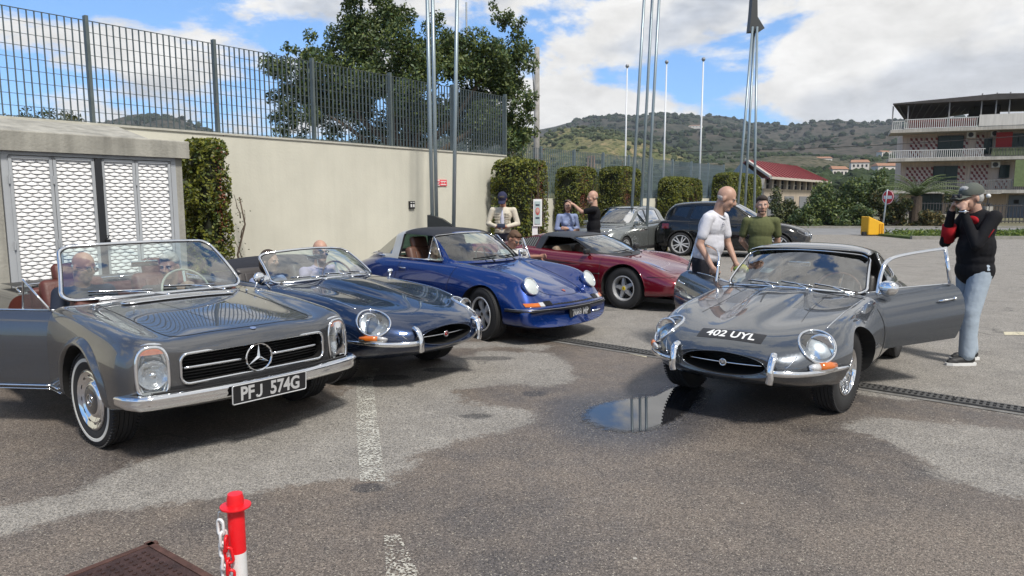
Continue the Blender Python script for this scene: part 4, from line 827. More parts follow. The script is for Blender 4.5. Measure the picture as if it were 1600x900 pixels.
# face towards the camera, turned so that it looks narrow
Mx = Matrix.Translation((pt.x * .93 + .02, -.06, pt.z - .36)) @ Matrix.Rotation(R(-72), 4, 'Z') @ Matrix.Rotation(R(90), 4, 'X')
mb = MB(); mb.lathe([(0, -.012), (sr, -.012), (sr, .006), (0, .006)], Mx, 32); dk = mb.build('disc', mat('sign_red_face', (.62, .03, .035), .4), sg)
mb = MB(); mb.lathe([(sr - .025, .006), (sr, .006), (sr, .010), (sr - .025, .010)], Mx, 32, closed=True); V = []; mb.box((0, 0, .011), (sr * 1.45, .15, .008), M=None); mb.V[-1] = xf(mb.V[-1], Mx); mb.build('white_bar', mat('sign_white', (.8, .8, .78)), sg)
# yellow barrier block
yb = gnd(1363, 368); yo = empty('yellow_barrier', (yb.x, yb.y, 0), R(8), 'sloping yellow plastic traffic barrier block on the end of the kerb', 'barrier'); s_ = yb.y / FPX
prof = [(-13.5 * s_, 0), (14 * s_, 0), (13 * s_, 18 * s_), (-9 * s_, 27 * s_), (-13.5 * s_, 29 * s_)]
mb = MB(); mb.prism(prof, .55, basis((1, 0, 0), (0, 0, 1), (0, -1, 0), (0, .3, .03))); bo = mb.build('body', mat('yellow_plastic', (.78, .42, .02), .5, var=.06, vscale=2), yo); bo.modifiers.new('b', 'BEVEL').width = .03
for x in (5.5, 9.5): mb = MB(); mb.box((x * s_, -.26, .03 + 9 * s_), (.05, .03, 17 * s_)); mb.build('groove_rib', mat('orange_plastic', (.62, .27, .01), .5), yo)
for x in (-17, 22): mb = MB(); mb.box((x * s_, -.1, .09), (.14, .14, .16)); mb.build('foot', mat('dark_steel', (.03, .032, .036)), yo)
# ---------------------------------------------------------------- foreground: bollard and chain, manhole cover
bo = empty('chain_bollard', (0, 0, 0), 0, 'red and white plastic bollard with a white chain hanging from its flange', 'bollard')
RED = mat('red_plastic', (.72, .012, .018), .32, var=.04, vscale=30); WHP = mat('white_plastic', (.72, .72, .72), .35, var=.05, vscale=20, streak=.08)
BD = 1.70; tp = at(367, 771, BD); bo.location = (tp.x, tp.y, 0); H = tp.z; r0 = 12.8 / FPX * BD
zsp = 1.6 - 0; zr = at(369, 866, BD).z
mb = MB(); mb.lathe([(r0, zr - .002), (r0, H - .012), (r0 * .86, H), (0, H + .001)], None, 40); o = autosmooth(mb.build('upper_tube', RED, bo)); 
mb = MB(); mb.lathe([(r0 * 1.002, 0), (r0 * 1.002, zr - .002)], None, 40); autosmooth(mb.build('lower_tube', WHP, bo))
zf = at(367, 792, BD).z; mb = MB(); mb.lathe([(r0, zf - .003), (r0 * 1.8, zf - .001), (r0 * 1.82, zf + .001), (r0 * 1.8, zf + .003), (r0 * 1.02, zf + .005)], None, 40); autosmooth(mb.build('flange', RED, bo), 50)
mb = MB(); mb.lathe([(r0 * 3.2, 0), (r0 * 3.1, .03), (r0 * 1.2, .06), (r0, .06)], None, 32); mb.build('base', mat('black_trim', (0, 0, 0)), bo)
def chain(u, v0, n, m, name, dz, tw=0, xo=0, k0=0):
    c0 = at(u, v0, BD - .02) - bo.location; ll = dz
    for k in range(n):
        mb = MB(); pts = []
        for j in range(20):
            a = 2 * PI * j / 20; pts.append((math.cos(a) * .0085, 0, math.sin(a) * .0085 + (.0115 if math.sin(a) > 0 else -.0115)))
        mb.tube(pts, .0036, 8, closed=True); o = mb.build(name, m, bo, True); o.location = (c0.x + xo + .003 * k * .35 + (.002 if k % 2 else -.002), c0.y, c0.z - k * ll); o.rotation_euler = (R(4), R(RNG.uniform(-7, 7)), R(62 if (k + k0) % 2 else -22) + tw)
chain(346, 824, 9, WHP, 'chain_link', .0285); chain(352, 850, 7, RED, 'red_chain_link', .0285, .6, .004, 1)
c0 = at(345, 800, BD - .01) - bo.location
mb = MB(); mb.tube([(c0.x + .010, c0.y, c0.z + .006), (c0.x - .004, c0.y - .002, c0.z), (c0.x - .007, c0.y, c0.z - .018), (c0.x - .001, c0.y, c0.z - .032), (c0.x + .006, c0.y, c0.z - .028)], .0022, 8); mb.build('hook', STEEL, bo, True)
# manhole cover: rusty chequer plate, only its far corner in view
m = mat('rusty_iron', (.055, .030, .026), .6, .3, var=.5, vscale=9, bump=.4, bscale=60)
c1 = gnd(232, 858); c2 = gnd(300, 897); c3 = gnd(100, 897); e1_ = (c2 - c1).normalized(); e2_ = Vector((-e1_.y, e1_.x, 0));
if e2_.dot(c3 - c1) < 0: e2_ = -e2_
mo = empty('manhole_cover', (c1.x, c1.y, 0), math.atan2(e1_.y, e1_.x), 'rusty dark studded metal access cover at the bottom left corner', 'manhole cover'); sgn_ = 1 if Vector((-e1_.y, e1_.x, 0)).dot(e2_) > 0 else -1
mb = MB(); mb.box((.35, sgn_ * .35, .006), (.70, .70, .012)); mb.build('plate', m, mo)
mb = MB(); mb.box((.35, -sgn_ * .02, .006), (.80, .03, .014)); mb.box((-.02, sgn_ * .35, .006), (.03, .80, .014)); mb.build('frame', mat('rust_frame', (.09, .045, .035), .8, .2, var=.4, vscale=20), mo)
mb = MB(); mb.box((0, 0, 0), (.014, .014, .005)); s0 = mb.build('stud', m, mo); s0.location = (.04, sgn_ * .04, .0145)
for i in range(17):
    for j in range(17):
        if i == 0 and j == 0: continue
        c = s0.copy(); COL.objects.link(c); c.location = (.04 + i * .038, sgn_ * (.04 + j * .038), .0145); c.rotation_euler.z = PI / 4 if (i + j) % 2 else 0
# pebbles, a white scrap, leaves on the asphalt
def scatter(name, n, label, cat, m, smin, smax, flat=.4):
    V = []; F = []
    bm = bmesh.new(); bmesh.ops.create_icosphere(bm, subdivisions=1, radius=1); bv = np.array([v.co[:] for v in bm.verts]); bf = np.array([[v.index for v in f.verts] for f in bm.faces]); bm.free()
    Vs = []; Fs = []
    for k in range(n):
        p = gnd(RNG.uniform(-50, 1650), 560 + 360 * RNG.random() ** .7); s = RNG.uniform(smin, smax); Vs.append(bv * s * RNG.uniform(.6, 1.3, (len(bv), 1)) * np.array([1, RNG.uniform(.6, 1.2), flat]) + np.array([p.x, p.y, s * .2])); Fs.append(bf + k * len(bv))
    o = mobj(name, np.concatenate(Vs), np.concatenate(Fs), m); return tag(o, label, cat, kind='stuff')
scatter('loose_grit', 700, 'small pale stones and grit lying on the asphalt', 'grit', mat('grit', (.30, .27, .22), .9, var=.4, vscale=3), .0015, .005)
# ================================================================ cars: shared tools
def _bs(t): return np.array([(1 - t) ** 3, 3 * t ** 3 - 6 * t ** 2 + 4, -3 * t ** 3 + 3 * t ** 2 + 3 * t + 1, t ** 3]) / 6
def bs_axis(C, k, closed):
    if not closed: C = np.concatenate([2 * C[:1] - C[1:2], C, 2 * C[-1:] - C[-2:-1]])
    n = len(C); out = []
    segs = range(n) if closed else range(1, n - 2)
    for i in segs:
        for j in range(k):
            w = _bs(j / k); out.append(sum(w[q] * C[(i - 1 + q) % n] for q in range(4)))
    if not closed: w = _bs(1.0); i = n - 3; out.append(sum(w[q] * C[(i - 1 + q) % n] for q in range(4)))
    return np.array(out)
def bsurf(P, kx, kr, closed=True, it=2, sharp=()):
    P = np.asarray(P, float); C = P.copy()
    for _ in range(it): L_ = np.swapaxes(bs_axis(np.swapaxes(bs_axis(C, 1, False), 0, 1), 1, closed), 0, 1); C = C + (P - L_) * .9
    if sharp:
        cols = []
        for j in range(C.shape[1]): cols += [j] * (2 if j in sharp else 1)
        C = np.where(np.isin(np.arange(C.shape[1]), list(sharp))[None, :, None], P * .6 + C * .4, C)[:, cols]
    D_ = bs_axis(C, kx, False); return np.swapaxes(bs_axis(np.swapaxes(D_, 0, 1), kr, closed), 0, 1)
def body_grid(stations, nose=((.30, .030), (.72, .024), (.93, .010)), tail=((.95, -.006), (.75, -.016), (.3, -.02)), kx=10, kr=8, sharp=()):
    rings = []
    def ring(x, bow, pts):
        h = [(x - bow * (y / .85) ** 2, y, z) for y, z in pts]; return h + [(a, -b, c) for a, b, c in h[-2:0:-1]]
    def sc(st, s, dx):
        x, bow, pts = st; zc = (pts[0][1] + pts[-1][1]) / 2; return ring(x + dx, bow, [(y * s, zc + (z - zc) * s) for y, z in pts])
    for s, dx in nose: rings.append(sc(stations[0], s, dx))
    for st in stations: rings.append(ring(*st))
    for s, dx in tail: rings.append(sc(stations[-1], s, dx))
    n = len(rings[0]); sh = set()
    for j in sharp: sh.add(j); sh.add((n - j) % n)
    return bsurf(rings, kx, kr, True, 2, sh)
class Car:
    def __init__(s, name, loc, rz, label, paintm, cat='car', group=None):
        s.root = empty(name, (loc[0], loc[1], 0), rz, label, cat, group); s.root.scale = (.95, .95, .95); s.paint = paintm; s.cut = MB(); s.selfcut = name in ('classic_roadster', 'coupe_with_open_doors')
    def body(s, G):
        nu, nv = G.shape[:2]; mb = MB(); F = [(i * nv + j, (i + 1) * nv + j, (i + 1) * nv + (j + 1) % nv, i * nv + (j + 1) % nv) for i in range(nu - 1) for j in range(nv)]
        V = G.reshape(-1, 3); c0, c1 = G[0].mean(0), G[-1].mean(0); V = np.concatenate([V, [c0, c1]]); a, b = nu * nv, nu * nv + 1
        F += [(a, j, (j + 1) % nv) for j in range(nv)] + [(b, (nu - 1) * nv + (j + 1) % nv, (nu - 1) * nv + j) for j in range(nv)]
        # make sure faces point outwards
        f = F[(nu // 2) * nv + 2]; e = np.cross(V[f[1]] - V[f[0]], V[f[2]] - V[f[0]])
        if e[2] < 0: F = [tuple(reversed(q)) for q in F]
        s.V, s.F = V, F; s.bvh = BVHTree.FromPolygons(V.tolist(), F)
        FN = np.zeros((len(F), 3)); Q = np.array([q if len(q) == 4 else q + (q[2],) for q in F])
        FN = np.cross(V[Q[:, 2]] - V[Q[:, 0]], V[Q[:, 3]] - V[Q[:, 1]]); tri = np.array([len(q) == 3 for q in F])
        FN[tri] = np.cross(V[Q[tri, 1]] - V[Q[tri, 0]], V[Q[tri, 2]] - V[Q[tri, 0]]); VN = np.zeros_like(V)
        for j in range(4): np.add.at(VN, Q[:, j], FN)
        VN /= np.linalg.norm(VN, axis=1)[:, None] + 1e-12; s.VN = VN; s.Q = Q; s.FN = FN / (np.linalg.norm(FN, axis=1)[:, None] + 1e-12)
    def refn(s, P):
        fn = s.bvh.find_nearest; r = [fn(p) for p in P.tolist()]; I = np.array([a[2] for a in r]); D_ = np.array([a[3] for a in r]); q = s.Q[I]; a, b, dd = s.V[q[:, 0]], s.V[q[:, 1]], s.V[q[:, 3]]; dt = lambda x, y: (x * y).sum(1)
        u = np.clip(dt(P - a, b - a) / (dt(b - a, b - a) + 1e-12), 0, 1)[:, None]; v = np.clip(dt(P - a, dd - a) / (dt(dd - a, dd - a) + 1e-12), 0, 1)[:, None]
        N_ = s.VN[q[:, 0]] * (1 - u) * (1 - v) + s.VN[q[:, 1]] * u * (1 - v) + s.VN[q[:, 2]] * u * v + s.VN[q[:, 3]] * (1 - u) * v; return N_ / (np.linalg.norm(N_, axis=1)[:, None] + 1e-12), D_
    def hit(s, o, d):
        r = s.bvh.ray_cast(Vector(o), Vector(d).normalized()); return r[0], r[1]
    def top(s, x, y, dz=0):
        h, n = s.hit((x, y, 3), (0, 0, -1)); return (h + n * dz) if h else Vector((x, y, .5))
    def side(s, x, z, sg=1, dz=0):
        h, n = s.hit((x, 3 * sg, z), (0, -sg, 0)); return (h + n * dz) if h else Vector((x, .8 * sg, z))
    def front(s, y, z, dz=0, sg=1):
        h, n = s.hit((4 * sg - (3 if sg < 0 else 0), y, z), (-sg, 0, 0)); return (h + n * dz) if h else Vector((.7, y, z))
    def cyl(s, x, z, r, y0, y1, n=44):
        s.cut.lathe([(r, 0), (r, y1 - y0)], basis((1, 0, 0), (0, 0, 1), (0, -1, 0), (x, y1, z)), n)
    def arches(s, wheels, y0=.46):
        for x, z, r in wheels:
            s.cyl(x, z, r, y0, 1.3); s.cyl(x, z, r, -1.3, -y0)
    def finish(s, regions=(), interior=None, voidm=None, extra=None, interior_mat=None):
        """cut the openings, give back smooth reference normals, split into named panels"""
        o = mobj('body_raw', s.V, s.F, s.paint); c = s.cut.build('cutter', DARKV)
        md = o.modifiers.new('b', 'BOOLEAN'); md.operation = 'DIFFERENCE'; md.object = c; md.solver = 'EXACT'; md.use_self = s.selfcut
        dg = bpy.context.evaluated_depsgraph_get(); me = bpy.data.meshes.new_from_object(o.evaluated_get(dg))
        bpy.data.objects.remove(o); bpy.data.objects.remove(c)
        nv = len(me.vertices); V = np.zeros(nv * 3); me.vertices.foreach_get('co', V); V = V.reshape(-1, 3); F = [tuple(p.vertices) for p in me.polygons]
        N_, D_ = s.refn(V)
        PN = np.zeros(len(F) * 3); me.polygons.foreach_get('normal', PN); PN = PN.reshape(-1, 3)
        C = np.array([V[list(f)].mean(0) for f in F]); groups = {}; info = []
        for i, f in enumerate(F):
            orig = all(D_[j] < 6e-4 for j in f) and np.dot(PN[i], N_[f[0]]) > .35
            if orig:
                mi = 0; key = 'body'
                for nm, pred in regions:
                    if pred(C[i], PN[i]): key = nm + (':' + str(C[i][1] > 0) if 'door' in nm else ''); break
            else:
                key = 'body'; mi = 1
                if interior and interior(C[i]): mi = 2
            groups.setdefault(key, []).append((f, mi, i, orig))
        out = {}
        for key, fl in groups.items():
            idx = {}; vs = []; ff = []; mi = []; ln = []
            for f, m_, i, orig in fl:
                g = []
                for j in f:
                    if j not in idx: idx[j] = len(vs); vs.append(V[j])
                    g.append(idx[j]); ln.append(tuple(N_[j]) if orig else tuple(PN[i]))
                ff.append(tuple(g)); mi.append(m_)
            name = key.split(':')[0]; ob = mobj(name, vs, ff, s.paint, s.root, True, [s.paint, voidm or DARKV, interior_mat or DARKV], mi); ob.data.normals_split_custom_set(ln); out[key] = ob
        s.objs = out; return out
    def tube(s, name, pts, r, m, parent=None, closed=False, n=8, flat=None, smooth=True):
        mb = MB(); mb.tube(pts, r, n, closed, flat=flat); return mb.build(name, m, parent or s.root, smooth)
    def line_top(s, xy, dz=0, step=.03): return [s.top(x, y, dz) for x, y in resample(xy, step)]
    def line_side(s, xz, sg=1, dz=0, step=.03): return [s.side(x, z, sg, dz) for x, z in resample(xz, step)]
    def seam(s, pts, parent=None, w=.0028): mb = MB(); mb.tube(pts, w, 5, rad=None); return mb.build('panel_gap', DARKV, parent or s.root)
    def wheels(s, proto, pos, steer=0):
        for i, (x, y, z) in enumerate(pos):
            w = proto if i == 0 else copytree(proto); w.parent = s.root; w.location = (x, y, z); w.rotation_euler = (0, RNG.uniform(0, 1.2) * (1 if y > 0 else 1), (0 if y > 0 else PI) + (steer if x > -.5 else 0)); w.rotation_mode = 'ZXY' if False else 'XYZ'
def resample(P, step):
    P = [np.array(p, float) for p in P]; out = []
    for a, b in zip(P[:-1], P[1:]):
        k = max(1, int(np.linalg.norm(b - a) / step)); out += [a + (b - a) * i / k for i in range(k)]
    return out + [P[-1]]
def curve(P, n=3, closed=False):
    P = np.array(P, float)
    for _ in range(n):
        if closed: P = np.stack([P * .75 + np.roll(P, -1, 0) * .25, P * .25 + np.roll(P, -1, 0) * .75], 1).reshape(-1, P.shape[1])
        else: Q = np.stack([P[:-1] * .75 + P[1:] * .25, P[:-1] * .25 + P[1:] * .75], 1).reshape(-1, P.shape[1]); P = np.concatenate([P[:1], Q, P[-1:]])
    return P
def rrect(w, h, r, n=6, e=None):
    out = []
    for cx, cy, a0 in ((w / 2 - r, h / 2 - r, 0), (-w / 2 + r, h / 2 - r, 90), (-w / 2 + r, -h / 2 + r, 180), (w / 2 - r, -h / 2 + r, 270)):
        for i in range(n + 1): a = R(a0 + 90 * i / n); out.append((cx + r * math.cos(a), cy + r * math.sin(a)))
    return out
def extrude3(mb, P, d, a, b):                                   # prism from a 3-D polygon along direction d from a to b
    d = np.array(d, float) / np.linalg.norm(d); P = np.array(P, float); n = len(P); V = np.concatenate([P + d * a, P + d * b]); nn = np.zeros(3)
    for i in range(n): nn += np.cross(P[i] - P.mean(0), P[(i + 1) % n] - P.mean(0))
    F = [tuple(range(n - 1, -1, -1)), tuple(range(n, 2 * n))] + [(i, (i + 1) % n, (i + 1) % n + n, i + n) for i in range(n)]
    if np.dot(nn, d) * (b - a) < 0: F = [tuple(reversed(f)) for f in F]
    mb.add(V, F)
# ---------------------------------------------------------------- windscreen on its own frame
class Screen:
    def __init__(s, base, top, bulge=.03): s.b, s.t, s.bu = base, top, bulge         # (x, halfwidth, z, xbow, zbow)
    def W(s, u, v):                      # u -1..1 across, v 0..1 upwards
        B = np.array([s.b[0] - s.b[3] * u * u, s.b[1] * u, s.b[2] - s.b[4] * u * u]); T = np.array([s.t[0] - s.t[3] * u * u, s.t[1] * u, s.t[2] - s.t[4] * u * u])
        return B * (1 - v) + T * v + np.array([.8, 0, .5]) * s.bu * 4 * v * (1 - v)
    def path(s, rc=.12, inset=0, n=6, step=.06):
        P = resample(rrect(2 - inset, 1 - inset * 1.2, rc, n) + [rrect(2 - inset, 1 - inset * 1.2, rc, n)[0]], step)[:-1]; return [(p[0], .5 + p[1]) for p in P]
    def make(s, car, frame_r, fm, glass=GLASS, rc=.12, seal=True, top_r=None, parent=None):
        pa = s.path(rc); W_ = [s.W(u, v) for u, v in pa]; root = empty('windscreen'); root.parent = parent or car.root
        mb = MB(); mb.tube([tuple(p) for p in W_], frame_r, 8, True, rad=None); fo = mb.build('frame', fm, root, True)
        m = 7; V = []; n = len(pa)
        for k in range(1, m + 1):
            for u, v in pa: V.append(s.W(u * k / m, .5 + (v - .5) * k / m))
        V.append(s.W(0, .5)); F = [(n * m, j, (j + 1) % n) for j in range(n)] + [(k * n + j, (k + 1) * n + j, (k + 1) * n + (j + 1) % n, k * n + (j + 1) % n) for k in range(m - 1) for j in range(n)]
        g = mobj('glass', V, F, glass, root, True)
        if seal:
            pi_ = s.path(rc, .035); mb = MB(); mb.tube([tuple(s.W(u, v)) for u, v in pi_], .006, 6, True); mb.build('seal', BLACK, root, True)
        return root
    def wiper(s, car, u0, u1, v, v1, m=CHROME, base=None, parent=None):
        off = np.array([.022, 0, .012]); pts = [tuple(s.W(u0 + (u1 - u0) * i / 6, v + (v1 - v) * i / 6) + off) for i in range(7)]
        w = empty('wiper'); w.parent = parent or car.root; mb = MB(); mb.tube(pts, .007, 5); mb.build('blade', BLACK, w); mb = MB(); mid = pts[3]; b = base or tuple(s.W(u0 * .3 + u1 * .7, -.06) + off); mb.tube([b, tuple((np.array(b) + np.array(mid)) / 2 + np.array([.015, 0, .01])), mid], .0065, 6); mb.tube([tuple(np.array(p) + np.array([.008, 0, .006])) for p in pts], .0035, 5); mb.sphere(b, .014, 8, 6); mb.build('arm', m, w, True)
# ---------------------------------------------------------------- greenhouse shell with window openings
def greenhouse(car, st, cutters, zones, thick=.028, kx=8, kr=8, frontbow=.10, rearbow=-.10, glasses=()):
    xs = [q[0] for q in st]; x0, x1 = xs[0], xs[-1]; rows = []
    for x, zr, yr, yb, zb in st:
        t = (x0 - x) / (x0 - x1); bow = frontbow * max(0, 1 - t * 2.6) + rearbow * max(0, (t - .62) / .38)
        h = max(zr - zb, .02)
        pts = [(0, zr), (yr * .35, zr - .002 * h / .3), (yr * .70, zr - .02 * min(1, h / .3)), (yr * .93, zr - .05 * min(1, h / .3)), (yr + (yb - yr) * .12, zr - h * .26), (yr + (yb - yr) * .5, zr - h * .6), (yb, zb), (yb + .005, zb - .06)]
        row = [(x - bow * (y / .7) ** 2, y, z) for y, z in pts]; rows.append([(a, -b, c) for a, b, c in row[:0:-1]] + row)
    G = bsurf(rows, kx, kr, False, 2); nu, nv = G.shape[:2]
    du = np.gradient(G, axis=0); dv = np.gradient(G, axis=1); Nn = np.cross(du, dv); Nn /= np.linalg.norm(Nn, axis=2)[:, :, None] + 1e-9
    if Nn[nu // 2, nv // 2, 2] < 0: Nn = -Nn
    I = G - Nn * thick; V = np.concatenate([G.reshape(-1, 3), I.reshape(-1, 3)]); n = nu * nv; F = []
    q = lambda i, j: i * nv + j
    for i in range(nu - 1):
        for j in range(nv - 1): F.append((q(i, j), q(i + 1, j), q(i + 1, j + 1), q(i, j + 1))); F.append((n + q(i, j + 1), n + q(i + 1, j + 1), n + q(i + 1, j), n + q(i, j)))
    for i in range(nu - 1): F.append((q(i, 0), n + q(i, 0), n + q(i + 1, 0), q(i + 1, 0))); F.append((q(i + 1, nv - 1), n + q(i + 1, nv - 1), n + q(i, nv - 1), q(i, nv - 1)))
    for j in range(nv - 1): F.append((q(0, j + 1), n + q(0, j + 1), n + q(0, j), q(0, j))); F.append((q(nu - 1, j), n + q(nu - 1, j), n + q(nu - 1, j + 1), q(nu - 1, j + 1)))
    a, b, c_ = (V[F[0][k]] for k in (0, 1, 2)); fm = F[((nu // 2) * (nv - 1) + nv // 2) * 2]; e = np.cross(V[fm[1]] - V[fm[0]], V[fm[2]] - V[fm[0]])
    if e[2] < 0: F = [tuple(reversed(f)) for f in F]
    sub = Car.__new__(Car); sub.root = car.root; sub.paint = car.paint; sub.cut = MB()
    # reference surface = outer skin only
    Fo = [(q(i, j), q(i + 1, j), q(i + 1, j + 1), q(i, j + 1)) for i in range(nu - 1) for j in range(nv - 1)]; Vo = G.reshape(-1, 3)
    sub.bvh = BVHTree.FromPolygons(Vo.tolist(), Fo); sub.V = Vo; sub.Q = np.array(Fo); sub.VN = Nn.reshape(-1, 3)
    for P, d, a_, b_ in cutters: extrude3(sub.cut, P, d, a_, b_)
    Vs, Fs = V, F
    o = mobj('gh', Vs, Fs, car.paint); c = sub.cut.build('cutter', BLACK); md = o.modifiers.new('b', 'BOOLEAN'); md.operation = 'DIFFERENCE'; md.object = c; md.solver = 'EXACT'; md.use_self = True
    dg = bpy.context.evaluated_depsgraph_get(); me = bpy.data.meshes.new_from_object(o.evaluated_get(dg)); bpy.data.objects.remove(o); bpy.data.objects.remove(c)
    nvv = len(me.vertices); VV = np.zeros(nvv * 3); me.vertices.foreach_get('co', VV); VV = VV.reshape(-1, 3); FF = [tuple(p.vertices) for p in me.polygons]; PN = np.zeros(len(FF) * 3); me.polygons.foreach_get('normal', PN); PN = PN.reshape(-1, 3)
    RN_, RD = sub.refn(VV); groups = {}
    for i, f in enumerate(FF):
        orig = all(RD[j] < 6e-4 for j in f) and np.dot(PN[i], RN_[f[0]]) > .3; C = VV[list(f)].mean(0); key = ('roof', car.paint)
        for nm, m_, pred in zones:
            if pred(C): key = (nm, m_); break
        groups.setdefault(key, []).append((f, i, orig))
    out = {}
    for (nm, m_), fl in groups.items():
        idx = {}; vs = []; ff = []; ln = []; mi = []
        for f, i, orig in fl:
            g = []
            for j in f:
                if j not in idx: idx[j] = len(vs); vs.append(VV[j])
                g.append(idx[j]); ln.append(tuple(RN_[j]) if orig else tuple(PN[i]))
            ff.append(tuple(g)); mi.append(0 if orig or m_ is CHROME else 1)
        ob = mobj(nm, vs, ff, m_, car.root, True, [m_, BLACK], mi); ob.data.normals_split_custom_set(ln); out[nm] = ob
    # glass panes: the same surface set 11 mm in
    Gi = G - Nn * .011; Cg = (Gi[:-1, :-1] + Gi[1:, 1:]) / 2
    for nm, gm, pred in glasses:
        vs = []; ff = []; idx = {}
        for i in range(nu - 1):
            for j in range(nv - 1):
                if pred(Cg[i, j]):
                    g = []
                    for k in (q(i, j), q(i + 1, j), q(i + 1, j + 1), q(i, j + 1)):
                        if k not in idx: idx[k] = len(vs); vs.append(Gi.reshape(-1, 3)[k])
                        g.append(idx[k])
                    ff.append(tuple(g))
        if ff: mobj(nm, vs, ff, gm, car.root, True)
    return out, sub
# ---------------------------------------------------------------- wheels (axis along y, outer face at +y)
WM = basis((1, 0, 0), (0, 0, 1), (0, 1, 0), (0, 0, 0)); WM[1][2] = 1   # lathe z -> +y
WM = Matrix(((1, 0, 0, 0), (0, 0, 1, 0), (0, -1, 0, 0), (0, 0, 0, 1)))
def tyre(parent, r, w, rin, white=False, blocks=True):
    h = w / 2; prof = [(rin, -h * .8), (rin + .01, -h * .92), (r - (r - rin) * .5, -h), (r - .018, -h * .93), (r - .004, -h * .80)]
    for g in (-.5, -.17, .17, .5): prof += [(r, h * (g - .12)), (r, h * (g - .03)), (r - .008, h * (g - .025)), (r - .008, h * (g + .025)), (r, h * (g + .03))]
    prof += [(r - .004, h * .80), (r - .018, h * .93), (r - (r - rin) * .5, h), (rin + .012, h * .92), (rin, h * .8)]
    mb = MB(); mb.lathe(prof, WM, 64, closed=True); t = autosmooth(mb.build('tyre', RUBBER, parent), 40)
    if blocks:
        mb = MB()
        for i in range(72):
            a = 2 * PI * i / 72
            for s_ in (-1, 1):
                M = Matrix.Rotation(a, 4, 'Y') @ Matrix.Translation((0, s_ * h * .80, r - .003)) @ Matrix.Rotation(R(20 * s_), 4, 'Z'); mb.box((0, 0, 0), (.014, h * .30, .010), M=M)
        tag(mb.build('tread_block', RUBBER, t), kind='stuff')
    if white:
        rm_ = (r + rin) / 2 + .008; mb = MB(); mb.lathe([(rm_ - .012, h * .985), (rm_ - .010, h * 1.012), (rm_ + .010, h * 1.012), (rm_ + .012, h * .985)], WM, 64, caps=False); autosmooth(mb.build('whitewall', mat('whitewall', (.66, .65, .60), .6, var=.05), t), 50)
    return t
